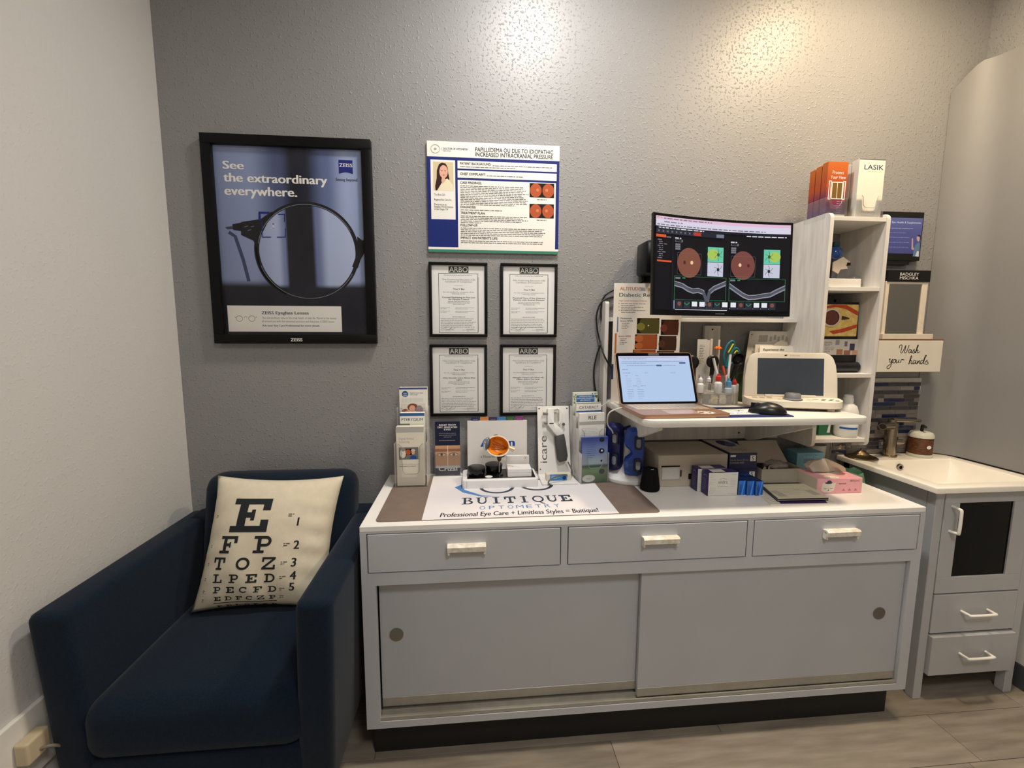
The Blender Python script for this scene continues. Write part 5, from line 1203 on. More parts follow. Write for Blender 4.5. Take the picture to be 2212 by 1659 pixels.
def shell_half(ro, ri, tilt):
    b = new(); N1, N2 = 14, 28; rows = []
    for rr, sgn in ((ro, 1), (ri, -1)):
        g = []
        for i in range(N1+1):
            ph = pi/2*i/N1
            g.append([b.verts.new((rr*1.16*cos(2*pi*j/N2)*cos(ph), rr*sin(ph), rr*sin(2*pi*j/N2)*cos(ph))) for j in range(N2)] if i < N1 else [b.verts.new((0, rr, 0))])
        rows.append(g)
        for i in range(N1):
            for j in range(N2):
                k = (j+1) % N2
                b.faces.new((g[i][j], g[i][k], g[i+1][k], g[i+1][j]) if i+1 < N1 else (g[i][j], g[i][k], g[i+1][0]))
    return b, rows
b, rows = shell_half(R_, R_*.90, 0)
for j in range(28): b.faces.new((rows[0][0][j], rows[0][0][(j+1) % 28], rows[1][0][(j+1) % 28], rows[1][0][j]))
bmesh.ops.recalc_face_normals(b, faces=list(b.faces)); MR = Matrix.Translation(EC) @ Matrix.Rotation(radians(-6), 4, 'Z') @ Matrix.Rotation(radians(-20), 4, 'X') @ Matrix.Rotation(radians(12), 4, 'Y'); b.transform(MR)
sc_ = ey.part('sclera', b, m_scl, smooth=True)
b, rows = shell_half(R_*.895, R_*.87, 0)
for j in range(28): b.faces.new((rows[0][0][j], rows[0][0][(j+1) % 28], rows[1][0][(j+1) % 28], rows[1][0][j]))
bmesh.ops.recalc_face_normals(b, faces=list(b.faces)); b.transform(MR); ey.part('retina', b, m_org, sc_, smooth=True)
for k in range(4):
    pts = []
    for i in range(9):
        u = -.6+1.45*i/8; v = (k-1.5)*.28*(1-i/10)+.06*sin(3*i+k); x = u*R_*1.0; z = v*R_; yy = math.sqrt(max(1e-6, (R_*.85)**2-(x/1.16)**2-z*z)); pts.append(MR @ Vector((x, yy, z)))
    ey.part('vein', tube(new(), smooth_path(pts, 3), .0006, 5), mat('vein_red', (120,40,16), 0.5), sc_, smooth='all')
b = new(); ellipsoid(b, (-R_*.98, R_*.16, 0), (.010, .020, .025), 18, 12); b.transform(MR); ey.part('iris_lens', b, mat('iris_grey', (58,60,60), 0.2, var=0.2, scale=80), sc_, smooth='all')
b = new(); ellipsoid(b, (-R_*1.08, R_*.14, 0), (.014, .022, .027), 18, 12); b.transform(MR); ey.part('cornea', b, clear('cornea_clear', (255,255,255), .25), sc_, smooth='all')
b = new(); tube(b, [MR @ Vector((R_*1.05, R_*.2, .002)), MR @ Vector((R_*1.62, R_*.2, -.002))], .008, 14); ey.part('optic_nerve', b, m_scl, sc_, smooth=True)
b = new(); tube(b, [MR @ Vector((R_*1.05, R_*.2-.008, .002)), MR @ Vector((R_*1.63, R_*.2-.008, -.002))], .0025, 8); ey.part('nerve_core', b, mat('nerve_yellow', (206,170,90), 0.4), sc_, smooth=True)
b = new(); ellipsoid(b, MR @ Vector((-R_*.4, R_*.5, R_*.92)), (.012, .008, .006), 12, 8); ey.part('muscle', b, mat('muscle_brown', (96,56,44), 0.4), sc_, smooth='all')
b = new(); ellipsoid(b, MR @ Vector((R_*.45, R_*.5, -R_*.80)), (.016, .010, .009), 12, 8); ey.part('muscle', b, mat('muscle_brown'), sc_, smooth='all')
# card boxes, one on the other
for k in range(2):
    t = Thing('card_box', ('lower' if k == 0 else 'upper')+' white appointment card box stacked at the right of the tray', 'card box', (0.108, -0.150, TZ+.016*k), group='card boxes on the tray')
    bd = t.part('tray_half', box(new(), -.047, .047, -.032, .032, 0, .0155, .001, 1), pap('card', (226,224,222)))
    if k: S = Sheet(t, (-.047, -.032, .0155), (1,0,0), (0,1,0), parent=bd); S.lines(.026, .052, .042, 1, .01, .0022, i_lgr, seed=1, last=1); S.text('Specials 2', .018, .030, .006, i_gry, w=.034); S.lines(.038, .016, .026, 1, .01, .0022, i_lgr, seed=2, last=1); S.done()
t = Thing('card_holder', 'small white desk card holder with a faint eye emblem behind the card boxes', 'card holder', (0.110, -0.094, TZ)); cb = t.part('card', box(new(), -.048, .046, 0, .004, .0, .062, .0015, 1), pap('card')); t.part('ledge', box(new(), -.048, .046, -.012, 0, 0, .012, .001, 1), pap('card'))
S = Sheet(t, (0, 0, 0), (1,0,0), (0,0,1), parent=cb); S.arc(.032, .050, .008, .005, .001, i_lgr, 'eye_emblem'); S.disc(.032, .050, .003, .003, i_lgr, 'eye_emblem_pupil', n=10); S.lines(.024, .040, .016, 1, .01, .0018, i_lgr, seed=3, last=1); S.done()
for k, (x, c) in enumerate(((-.030, (52,78,104)), (.014, (128,34,44)), (.026, (40,40,96)), (.036, (110,40,52)))):
    b = new(); ellipsoid(b, (0,0,.007), (.012 if k == 0 else .007, .006, .007), 14, 10); solid('pin_badge', ('slate blue', 'dark red', 'navy', 'wine red')[k]+' enamel pin badge on the card holder ledge', 'badge', b, mat('badge_%d' % k, c, 0.25, var=0.1, scale=200), (0.110+x, -0.102, TZ+.012), smooth='all', group='pin badges on the card holder')

# ---- handheld eye pressure meter on its stand
t = Thing('tonometer_stand', 'white sheet-metal stand with sideways grey lettering', 'stand', (0.266, -0.12, MT), world=True)
m_wm = mat('white_metal', (228,226,222), 0.35, var=0.01)
t.part('base_plate', box(new(), 0.196, 0.338, -0.192, -0.072, MT, MT+.008, .002, 1), m_wm)
UV = Vector((0, 0.060, 0.280)).normalized(); b = new(); prism(b, [(0.198, 0), (0.336, 0), (0.334, .286), (0.199, .286)], 0, .003)
M = Matrix((Vector((1,0,0)), UV, Vector((1,0,0)).cross(UV))).transposed().to_4x4(); M.translation = Vector((0, -0.076, MT+.006)); b.transform(M)
up = t.part('upright_plate', b, m_wm)
S = Sheet(t, Vector((0, -0.076, MT+.006))+Vector((1,0,0)).cross(UV)*.003, (0,0.21,0.978), (-1,0,0), parent=up)
S.u = UV; S.v = Vector((-1,0,0)); S.n = S.u.cross(S.v); S.text('icare', .048, -.236, .030, ink('icare_grey', (96,98,100)), w=.112, bold=.004); S.done()
for (x, v) in ((.207, .276), (.326, .276), (.207, .022)):
    g = Vector((x, -0.076, MT+.006))+UV*v+Vector((1,0,0)).cross(UV)*.003; t.part('screw', lathe(new(), [(.003, 0), (.003, -.0015), (0, -.002)], 10, g, 'y'), mat('screw_grey', (110,108,104), 0.4, metal=0.6), up, smooth=True)
tn = Thing('tonometer', 'grey and white handheld eye pressure meter clipped on the stand', 'eye instrument', (0.290, -0.10, MT+.05), world=True)
def up_at(x, v, n): return Vector((x, -0.076, MT+.006))+UV*v+Vector((1,0,0)).cross(UV)*(.003+n)
m_dg, m_lg = mat('handle_charcoal', (62,62,62), 0.55, var=0.04), mat('meter_white', (222,222,220), 0.3, var=0.01)
NP = Vector((1,0,0)).cross(UV)
def on_plate(cx, cy, n=.020):
    d = ray(1100+cx/5.185, 820+cy/5.185); P = up_at(0, 0, n); k = (P-CAM).dot(NP)/d.dot(NP); g = CAM+d*k-Vector((0, -0.076, MT+.006)); return (g.x, g.dot(UV))
def plate_prism(pts, n0, n1, bev=.003):
    b = new(); prism(b, [on_plate(*p) for p in pts][::-1], .003+n0, .003+n1)
    bmesh.ops.bevel(b, geom=[e for e in b.edges if abs(e.verts[0].co.z-e.verts[1].co.z) < 1e-6 and e.verts[0].co.z > (n0+n1)/2], offset=bev, segments=2, profile=.5, affect='EDGES')
    M_ = Matrix((Vector((1,0,0)), UV, NP)).transposed().to_4x4(); M_.translation = Vector((0, -0.076, MT+.006)); b.transform(M_); return b
tn.part('handle', plate_prism([(512,632), (612,612), (630,700), (652,850), (640,905), (565,925), (543,895), (522,740)], .004, .034, .006), m_dg, smooth=True)
tn.part('neck', plate_prism([(425,330), (440,322), (545,320), (560,335), (500,345), (498,480), (545,520), (595,560), (612,610), (530,632), (425,505)], .008, .030, .004), m_lg, smooth=True)
tn.part('brow_rest', plate_prism([(500,322), (560,318), (578,345), (580,470), (560,500), (552,490), (560,460), (556,350), (500,345)], .010, .026, .002), m_lg, smooth=True)
tn.part('probe', tube(new(), [up_at(.262, .252, .024), up_at(.238, .252, .024)], .0055, 12), m_dg, smooth=True); tn.part('probe_tip', tube(new(), [up_at(.240, .252, .024), up_at(.218, .253, .024)], [.0045, .007], 12), m_chrome, smooth=True)
tn.part('button', tube(new(), [up_at(.262, .212, .024), up_at(.244, .212, .024)], .0065, 12), m_dg, smooth=True); tn.part('cheek_rest', tube(new(), [up_at(.246, .212, .024), up_at(.222, .214, .024)], [.004, .006], 10), m_chrome, smooth=True)
tn.part('adjust_knob', lathe(new(), [(.006, -.004), (.007, 0), (.006, .004)], 14, up_at(.308, .208, .010), 'y'), m_chrome, smooth=True)
tn.part('cable', tube(new(), smooth_path([up_at(.320, .052, .020), (0.330, -0.098, MT+.040), (0.334, -0.112, MT+.024), (0.312, -0.150, MT+.021), (0.286, -0.170, MT+.034), (0.245, -0.186, MT+.030), (0.221, -0.196, MT+.018), (0.222, -0.199, MT+.008), (0.230, -0.200, MT+.004)], 5), .003, 8), mat('grey_cord2', (96,96,90), 0.5), smooth='all')
t = Thing('probe_box', 'small white and blue carton on the white metal stand', 'box', (0.268, -0.150, MT+.008)); bd = t.part('carton', box(new(), -.050, .050, -.012, .018, 0, .026, .001, 1), pap('carton', (214,206,190)))
S = Sheet(t, (-.050, -.012, 0), (1,0,0), (0,0,1), parent=bd); S.rect(.014, 0, .070, .026, ink('carton_blue', (70,140,200)), 'blue_label'); S.lines(.020, .018, .040, 3, .005, .0022, i_wht, seed=2); S.disc(.072, .011, .008, .008, ink('carton_navy', (36,58,110)), 'round_mark'); S.done()

# ---- right stepped rack
_n0 = len(COL.objects)
rack('clear stepped leaflet rack right of the white metal stand', 0.346, 0.462, -0.184, 0.150, (0.950, 1.040, 1.085, 1.120), 0.06)
t, S, W, H = leaflet('blue to green eyelid leaflet in front of the right rack', 0.350, 0.458, -0.178, MT+.004, 1.014, 0.016, mat('leaflet_gradient_fallback', (72,92,150), 0.45, var=0.02), GR)
gm = ramp_mat('blue_green_leaflet', [(0, (70,104,62)), (0.28, (104,132,92)), (0.36, (66,86,78)), (0.42, (150,166,176)), (0.7, (110,128,176)), (1, (58,72,140))], horiz=2, rough=0.4)
S.rect(0, 0, W, H, gm, 'cover_print'); S.disc(.024, .012, .036, .028, ink('pale_cloud', (206,208,200)), 'cloud_shape', n=24) if False else S.disc(.030, .016, .027, .015, ink('pale_cloud', (206,208,200)), 'cloud_shape'); S.text('vsp', .030, .013, .007, ink('vsp_green', (96,120,90)), w=.020, align='C')
for x, y, r_ in ((.082, .172, .011), (.082, .126, .012), (.083, .086, .005), (.085, .042, .012)): S.disc(x, y, r_, r_*.9, ink('hole_dark', (34,40,44)), 'hole_mark')
S.disc(.083, .127, .004, .004, ink('spot_white', (220,226,230)), 'spot_light', n=12); S.lines(.020, .160, .040, 8, .0085, .0022, ink('leaflet_blue_text', (62,78,120)), seed=4); S.done()
t, S, W, H = leaflet('white leaflet headed RLE in the second step of the right rack', 0.350, 0.458, -0.140, MT+.020, 1.104, 0.014, pap('white'), GR)
S.text('RLE', W*.52, H-.026, .0150, i_blk, w=.034, align='C', bold=.010); S.rect(0, H-.048, W, .014, ink('ash'), 'grey_band'); S.lines(.012, H-.062, .066, 5, .007, .0020, i_lgr, seed=5); S.done()
t, S, W, H = leaflet('white cataract leaflet in the third step of the right rack', 0.350, 0.458, -0.104, MT+.040, 1.140, 0.014, pap('white'), GR)
S.rect(0, H-.003, W, .003, ink('leaf_green', (84,110,56)), 'green_band'); S.text('CATARACT', W/2, H-.024, .0105, ink('olive_black', (60,66,42)), w=.084, align='C', bold=.004); S.rect(0, H-.038, W, .006, ink('eye_blue'), 'blue_band'); S.done()
t, S, W, H = leaflet('floral framed blue leaflet at the back of the right rack', 0.350, 0.458, -0.064, MT+.060, 1.178, 0.014, pap('floral', (214,220,212)), GR)
S.rect(.014, H-.042, W-.028, .030, ink('title_blue', (62,112,176)), 'blue_title')
for k, (s_, w_) in enumerate((('CONTINUOUS VISION', .056), ('WITH A NEW STANDARD IN', .072), ('LENS IMPLANTS', .046))): S.text(s_, W/2, H-.020-.008*k, .0050, i_wht, w=w_, align='C', bold=.01)
rd = random.Random(5)
for k in range(26):
    x = rd.choice((rd.uniform(.003, .012), rd.uniform(W-.012, W-.003), rd.uniform(.003, W-.003))); y = H-rd.uniform(.003, .046) if x < .013 or x > W-.013 else H-rd.uniform(.003, .009); S.disc(x, y, .003, .003, ink('flower_%d' % (k % 3), ((64,104,120), (96,128,84), (150,160,90))[k % 3]), 'flower', n=8)
S.done()

for o in list(COL.objects)[_n0:]:
    if o.parent is None: o.location = Matrix.Translation((0.409, -0.184, 0)) @ Matrix.Rotation(0.12, 4, 'Z') @ Matrix.Translation((-0.404, 0.184, 0)) @ o.location; o.rotation_euler.z = 0.12
# ---- goggles on a round stand
gs = Thing('goggle_stand', 'white round domed stand behind the right leaflet rack', 'stand', (0.560, -0.125, HT))
gs.part('base', lathe(new(), [(.096, 0.003), (.099, .008), (.098, .018), (.090, .024), (.060, .040), (.042, .075), (.036, .150), (.030, .165), (0, .168)], 40), mat('stand_white', (226,226,228), 0.25, var=0.01), smooth=True)
def goggles(label, loc, rz, m, hollow, s=1.0):
    t = Thing('eye_goggles', label, 'goggles', loc, rotz=rz, group='blue goggles on the round stand')
    prof = []
    # mask outline standing on end: height along z, width along x
    L = [(-.030, 0.006), (-.016, 0), (.016, 0), (.030, .008), (.036, .03), (.037, .09), (.036, .15), (.030, .176), (.016, .184), (-.014, .184), (-.028, .176), (-.034, .155), (-.036, .130), (-.030, .112), (-.016, .100), (-.012, .092), (-.016, .084), (-.030, .072), (-.036, .055), (-.034, .025)]
    out_ = [(x*s, z*s) for x, z in L]
    b = new(); lo, hi = [], []
    def bend(x, z, d): return Vector((x, -.014*s*cos(x/.04/s)+d-.010*s*(1-((z/s-.092)/.092)**2), z))
    n = len(out_); c0 = (.012*s, .092*s)
    rings = []
    for f in (1.0, .72):
        rings.append([(c0[0]+(x-c0[0])*f, c0[1]+(z-c0[1])*(f if f == 1 else .86)) for x, z in out_])
    V = [[b.verts.new(bend(x, z, d)) for x, z in r_] for d, r_ in ((0.012*s, rings[0]), (0, rings[0]), (-.010*s, rings[1]))]
    for A, B_ in zip(V, V[1:]):
        for i in range(n): b.faces.new((A[i], A[(i+1) % n], B_[(i+1) % n], B_[i]))
    b.faces.new(V[2]); b.faces.new(V[0][::-1]); bmesh.ops.recalc_face_normals(b, faces=list(b.faces))
    bd = t.part('mask', b, m, smooth=True)
    for zc in (.130, .046):
        for part, w_, h_, d_, mm in (('lens_rim', .013, .025, -.030, mat('goggle_dark', (16,22,50), 0.3)), ('lens', .008, .016, -.0325, mat('goggle_lens', (120,124,134), 0.12, metal=0.6))):
            b = new(); prism(b, rrect((.012-w_)*s, (.012+w_)*s, (zc-h_)*s, (zc+h_)*s, .007*s, 4), d_*s-.006*s, d_*s+.012*s, 'y'); t.part(part, b, mm, bd)
    b = new(); tube(b, smooth_path([(.034*s, .004, .165*s), (.046*s, .034, .168*s), (.040*s, .075, .160*s), (.010*s, .092, .130*s), (-.004, .094, .092*s), (.010*s, .092, .05*s), (.040*s, .075, .02*s), (.046*s, .034, .014*s), (.034*s, .004, .018*s)], 5), .007*s, 8); t.part('strap', b, mat('strap_navy', (14,26,84), 0.55, var=0.06), bd, smooth='all')
    return t
m_gb = mat('goggle_blue', (26,66,158), 0.28, var=0.05, coat=0.2); m_gd = mat('goggle_deep_blue', (12,24,92), 0.4, var=0.08)
goggles('bright blue eye goggles hung upright on the front of the stand', (0.562, -0.186, 0.860), radians(-12), m_gb, True, 1.06)
goggles('dark blue eye goggles hung on the left of the stand', (0.506, -0.128, 0.866), radians(-40), m_gd, False, 1.06)

# ---- small black speaker
t = Thing('small_speaker', 'small black tapered cylinder speaker in front of the grey printer', 'speaker', (0.603, -0.262, HT))
bd = t.part('cloth_body', lathe(new(), [(.031, 0), (.036, .004), (.037, .015), (.028, .078), (.026, .084), (0, .085)], 32), mat('speaker_cloth', (13,13,14), 0.85, var=0.1, scale=300, bump=0.3, bscale=900, spec=0.2), smooth=True)
t.part('top_light', box(new(), -.005, .005, -.019, -.016, .0842, .0858), mat('label_white'), bd)

# ---- beige receipt printer
t = Thing('receipt_printer', 'beige box printer with a paper slot on its front', 'printer', (0.785, -0.13, HT), world=True)
PZ = 0.952
m_bei = mat('printer_beige', (190,180,164), 0.5, var=0.02, scale=12, bump=0.04, bscale=300)
bd = t.part('case', box(new(), 0.644, 0.926, -0.240, -0.030, HT, PZ, .003, 2), m_bei)
q = crop(1300, 890, 3.687, -0.2405)
def pbox(cx0, cy0, cx1, cy1, y0, y1, m, part, par=bd):
    a = q(cx0, cy1); b = q(cx1, cy0); return t.part(part, box(new(), a[0], b[0], y0, y1, a[1], b[1], .0008, 1), m, par)
pan = pbox(458, 420, 636, 545, -.2415, -.2400, m_bei, 'front_panel'); pbox(474, 425, 622, 440, -.2420, -.2414, mat('black_hole'), 'slot'); pbox(472, 436, 620, 536, -.2440, -.2414, mat('receipt_paper', (206,204,200), 0.5), 'paper_flap'); pbox(620, 462, 634, 512, -.2450, -.2414, m_dg, 'release_latch'); pbox(688, 490, 720, 535, -.2420, -.2400, mat('black_hole'), 'switch')

# ---- stacked glove cartons
i_gnv = mat('glove_navy', (30,34,78), 0.45, var=0.04)
for k, (z0, z1, lab) in enumerate(((HT, .889, 'lower of two stacked navy glove cartons with a white S'), (.8895, .955, 'upper navy and white glove carton with a white S on its end'))):
    t = Thing('glove_carton', lab, 'carton', (0.989, -0.12, z0), world=True, group='stacked glove cartons')
    bd = t.part('carton', box(new(), .931, 1.047, -.240, -.006, z0, z1, .001, 1), i_gnv)
    S = Sheet(t, (.931, -.240, z0), (1,0,0), (0,0,1), parent=bd); H = z1-z0
    S.rect(.088, H*.48, .023, H*.36, i_wht, 'size_square'); S.text('S', .0995, H*.53, H*.25, i_blk, align='C', bold=.006)
    S.rect(.005, H*.76, .022, H*.12, i_wht, 'brand_block'); S.text('Nitrile Exam Gloves', .005, H*.52, H*.11, i_lgr, w=.076); S.text('POWDER-FREE', .005, H*.34, H*.12, i_lgr, w=.058, bold=.01); S.done()
    if k:
        S = Sheet(t, (.931, -.240, z1), (1,0,0), (0,1,0), parent=bd); S.rect(0, .0, .116, .234, pap('carton_top', (198,192,184)), 'pale_top'); S.lines(.012, .030, .090, 4, -.016, .006, i_gry, seed=6); S.disc(.070, .150, .030, .052, ink('glove_hole', (20,34,84)), 'dispensing_slot'); S.poly([(.052,.118),(.094,.102),(.110,.150),(.086,.178)], ink('glove_blue', (70,96,170)), 'glove_picture'); S.lines(.040, .200, .06, 2, .012, .005, i_gry, seed=7); S.rect(.0, .0, .008, .234, i_gnv, 'navy_edge'); S.done()

# ---- purple sample cartons and blue foil cartons
m_pur = mat('carton_purple', (40,30,92), 0.4, var=0.1, scale=60)
for k, (x0, y0, lab) in enumerate(((.788, -.345, 'front white faced purple eye drop carton'), (.772, -.296, 'rear purple eye drop carton half hidden behind its twin'))):
    t = Thing('sample_carton', lab, 'carton', (x0+.058, y0+.022, HT), world=True, group='purple sample cartons')
    bd = t.part('carton', box(new(), x0, x0+.117, y0, y0+.044, HT, .914, .0008, 1), m_pur)
    S = Sheet(t, (x0, y0, HT), (1,0,0), (0,0,1), parent=bd); S.rect(.003, .001, .113, .087, pap('label', (220,218,210)), 'white_label')
    S.text('xiidra', .058, .046, .013, ink('xiidra_grey', (110,110,116)), w=.036, align='C'); S.arc(.058, .056, .018, .010, .0012, ink('xiidra_grey'), a0=.5, a1=2.4, n=12); S.lines(.040, .034, .040, 1, .01, .003, i_lgr, seed=1, last=1)
    S.lines(.008, .076, .022, 2, .006, .002, i_lgr, seed=2); S.lines(.008, .062, .026, 4, .0055, .0014, i_lgr, seed=3); S.lines(.088, .062, .022, 6, .0055, .0014, i_lgr, seed=4); S.lines(.092, .080, .020, 1, .006, .002, i_lgr, seed=5, last=1); S.lines(.008, .030, .024, 5, .005, .0014, i_lgr, seed=6); S.lines(.082, .006, .028, 1, .005, .002, i_lgr, seed=7, last=1); S.done()
    S = Sheet(t, (x0, y0, .914), (1,0,0), (0,1,0), parent=bd); S.rect(.020, .004, .050, .034, pap('label'), 'white_label_top'); S.done()
    S = Sheet(t, (x0, y0+.044, HT), (0,-1,0), (0,0,1), parent=bd); S.arc(.024, .070, .010, .008, .002, ink('carton_lilac', (150,140,190)), 'side_emblem', a0=0, a1=pi, n=10); S.lines(.010, .060, .026, 7, .007, .002, ink('carton_lilac'), seed=8); S.done()
m_foil = mat('blue_foil', (34,104,206), 0.22, metal=0.35, var=0.25, scale=40)
for k in range(3):
    x0 = .908+.0305*k
    t = Thing('foil_carton', ('left', 'middle', 'right')[k]+' of three small shiny blue foil cartons', 'carton', (x0+.014, -.310-.004*k, HT), world=True, group='blue foil cartons')
    bd = t.part('carton', box(new(), x0, x0+.0285, -.345-.006*k, -.268, HT, .880, .0008, 1), m_foil)
    S = Sheet(t, (x0, -.345-.006*k, .880), (1,0,0), (0,1,0), parent=bd); S.rect(.001, .001, .0265, .070, ink('foil_navy', (18,30,70)), 'dark_top'); S.lines(.006, .020, .016, 3, -.012, .004, i_sky, seed=k); S.done()
    S = Sheet(t, (x0, -.345-.006*k, HT), (1,0,0), (0,0,1), parent=bd); S.rect(.0, .0, .005, .055, ink('foil_steel', (84,104,124)), 'grey_strip'); S.poly([(.012,.0),(.018,.0),(.026,.055),(.022,.055)], ink('foil_shine', (90,150,230)), 'shine_mark'); S.done()

# ---- open carton with odds and ends
t = Thing('open_carton', 'open topped pale grey carton right of the glove cartons', 'carton', (1.150, -.16, HT), world=True)
m_gc = mat('grey_carton', (176,168,154), 0.6, var=0.02)
gx0, gx1, gy0, gy1, gz = 1.064, 1.238, -.250, -.075, .889; th = .003
for part, (a, b_, c, d) in (('front_wall', (gx0, gx1, gy0, gy0+th)), ('back_wall', (gx0, gx1, gy1-th, gy1)), ('side_wall', (gx0, gx0+th, gy0+th, gy1-th)), ('side_wall', (gx1-th, gx1, gy0+th, gy1-th))): t.part(part, box(new(), a, b_, c, d, HT, gz), m_gc)
t.part('bottom', box(new(), gx0+th, gx1-th, gy0+th, gy1-th, HT, HT+th), m_gc)
b = new(); box(b, gx0, gx1, 0, .11, 0, th); bmesh.ops.rotate(b, verts=b.verts, cent=(0,0,0), matrix=Matrix.Rotation(radians(42), 3, 'X')); bmesh.ops.translate(b, verts=b.verts, vec=(0, gy1-.085, gz-.002)); 
for v in b.verts: v.co.y = min(v.co.y, gy1+.03)
t.part('raised_flap', b, m_gc)
b = new(); ellipsoid(b, (0,0,.020), (.050, .045, .020), 24, 14); rd = random.Random(2)
for v in b.verts: v.co += Vector((rd.uniform(-.004,.004), rd.uniform(-.004,.004), rd.uniform(-.003,.005)))
solid('plastic_bag', 'crumpled clear bag lying in the open grey carton', 'bag', b, mat('bag_plastic', (170,166,160), 0.25, var=0.15, scale=40), (1.178, -.165, .858), smooth='all')
t = Thing('folded_spectacles', 'folded dark spectacles resting in the open grey carton', 'spectacles', (1.118, -.205, .878), rotz=.5)
m_sp = mat('spectacle_frame', (26,26,28), 0.3)
for sx in (-1, 1):
    b = new(); tube(b, [(sx*.021+.017*cos(2*pi*i/20), .0, .013*sin(2*pi*i/20)) for i in range(21)], .0016, 6, False); rim_ = t.part('rim', b, m_sp, smooth='all'); t.part('lens', lathe(new(), [(.0155, 0), (.0155, .001)], 20, (sx*.021, -.0005, 0), 'y'), clear('lens_clear'), rim_)
t.part('bridge', tube(new(), [(-.005, 0, .004), (0, -.002, .006), (.005, 0, .004)], .0015, 6), m_sp, smooth='all'); t.part('temple', tube(new(), [(-.038, .001, .004), (.02, .012, .002), (.04, .016, -.006)], .0014, 6), m_sp, smooth='all'); t.part('temple', tube(new(), [(.038, .001, .004), (-.02, .009, .006), (-.04, .012, -.004)], .0014, 6), m_sp, smooth='all')
t = Thing('tissue_pouch', 'dark shiny resealable pouch behind the open carton', 'pouch', (1.215, -.048, HT))
b = new(); g0 = [b.verts.new((x, y, z)) for x, y, z in ((-.055,-.024,0),(.055,-.024,0),(.055,.024,0),(-.055,.024,0))]; g1 = [b.verts.new((x, y, z)) for x, y, z in ((-.058,-.028,.07),(.058,-.028,.07),(.054,.022,.07),(-.054,.022,.07))]; g2 = [b.verts.new((x, y, z)) for x, y, z in ((-.056,-.002,.125),(.054,-.006,.118),(.054,.004,.118),(-.056,.008,.125))]
for A, B_ in ((g0, g1), (g1, g2)):
    for i in range(4): b.faces.new((A[i], A[(i+1) % 4], B_[(i+1) % 4], B_[i]))
b.faces.new(g0[::-1]); b.faces.new(g2); bmesh.ops.subdivide_edges(b, edges=list(b.edges), cuts=4, use_grid_fill=True); rd = random.Random(9)
for v in b.verts:
    if v.co.z > .004: v.co += Vector((rd.uniform(-.003,.003), rd.uniform(-.004,.004), rd.uniform(-.002,.002)))
pb = t.part('film', b, mat('pouch_dark', (44,42,40), 0.22, var=0.2, scale=25), smooth='all'); t.part('silver_edge', box(new(), -.056, .054, -.006, .006, .114, .128, .001, 1), mat('pouch_silver', (150,148,142), 0.3, metal=0.5), pb)

# ---- teal carton, frosted tub
t = Thing('teal_carton', 'teal blue pump carton behind the pink tissue box', 'carton', (1.345, -.115, HT)); bd = t.part('carton', box(new(), -.060, .060, -.040, .040, 0, .100, .001, 1), mat('carton_teal', (98,152,172), 0.45, var=0.06, scale=40))
S = Sheet(t, (-.060, -.040, 0), (1,0,0), (0,0,1), parent=bd); S.frame(.004, .004, .112, .092, .0012, ink('teal_pale', (140,180,196))); S.rect(.0, .0, .120, .018, ink('teal_deep', (34,84,134)), 'deep_band'); S.lines(.028, .080, .070, 1, .01, .006, ink('teal_pale'), seed=1, last=1); S.lines(.028, .068, .05, 2, .009, .004, i_gnv, seed=2); S.done()
t.part('lid_gap', box(new(), -.020, .016, -.012, .012, .1002, .1022, .0005, 1), mat('carton_teal'), bd)
solid('frosted_tub', 'frosted plastic tub behind the teal carton', 'tub', lathe(new(), [(.034, 0), (.036, .004), (.042, .108), (.043, .112), (.040, .112), (.034, .008), (0, .006)], 28), mat('frosted_plastic', (206,204,192), 0.5, trans=0.2), (1.440, -.062, HT), smooth=True)

# ---- pink tissue box
t = Thing('tissue_box', 'pink tissue box with a tissue pulled up at the right of the counter', 'tissue box', (1.302, -.308, HT), rotz=-.012)
m_pnk = mat('tissue_pink', (236,170,178), 0.5, var=0.03, scale=20)
bd = t.part('carton', box(new(), -.090, .090, -.052, .060, 0, .059, .002, 1), m_pnk); t.part('pale_end', box(new(), -.0906, -.0896, -.050, .058, .001, .058), pap('tissue_end', (216,206,190)), bd)
S = Sheet(t, (-.090, -.052, 0), (1,0,0), (0,0,1), parent=bd); cr_ = ink('cream_patch', (232,222,206)); S.poly([(.016,.012),(.030,.006),(.052,.006),(.066,.012),(.070,.030),(.074,.042),(.062,.040),(.050,.042),(.034,.042),(.022,.044),(.018,.034)], cr_, 'face_patch')
S.disc(.044, .042, .015, .004, ink('hat_slate', (56,66,84)), 'hat_brim'); S.disc(.046, .046, .009, .006, ink('hat_slate'), 'hat_crown')
for ex in (.032, .056): S.stroke([(ex-.006,.022),(ex,.0195),(ex+.006,.022)], .0016, i_blk, 'closed_eye')
S.disc(.0445, .0135, .0025, .0018, i_blk, 'nose', n=10); S.stroke([(.0445,.014),(.0445,.024)], .0006, i_gry)
S.text('MIAOLEI', .084, .036, .0040, i_blk, w=.028, bold=.01); S.text('HELLO', .128, .046, .0048, i_navy, w=.016, bold=.01); S.text('gentle', .146, .046, .0048, i_gry, w=.020)
for k in range(3): S.poly([(.098+.024*k,.010),(.112+.024*k,.010),(.105+.024*k,.020)], ink('rose', (196,120,130)), 'small_icon')
S.done()
S = Sheet(t, (-.090, -.052, .059), (1,0,0), (0,1,0), parent=bd); S.disc(.066, .016, .030, .016, cr_, 'face_patch_top'); S.disc(.090, .066, .055, .024, ink('slot_pale', (206,190,180)), 'opening')
for ex in (.054, .078): S.stroke([(ex-.007,.017),(ex,.014),(ex+.007,.017)], .0018, i_blk, 'closed_eye')
S.done()
ts = Thing('pulled_tissue', 'cream tissue sheet rising from the pink box', 'tissue', (1.302, -.296, HT+.060)); b = new(); NU, NV = 26, 10; g = []
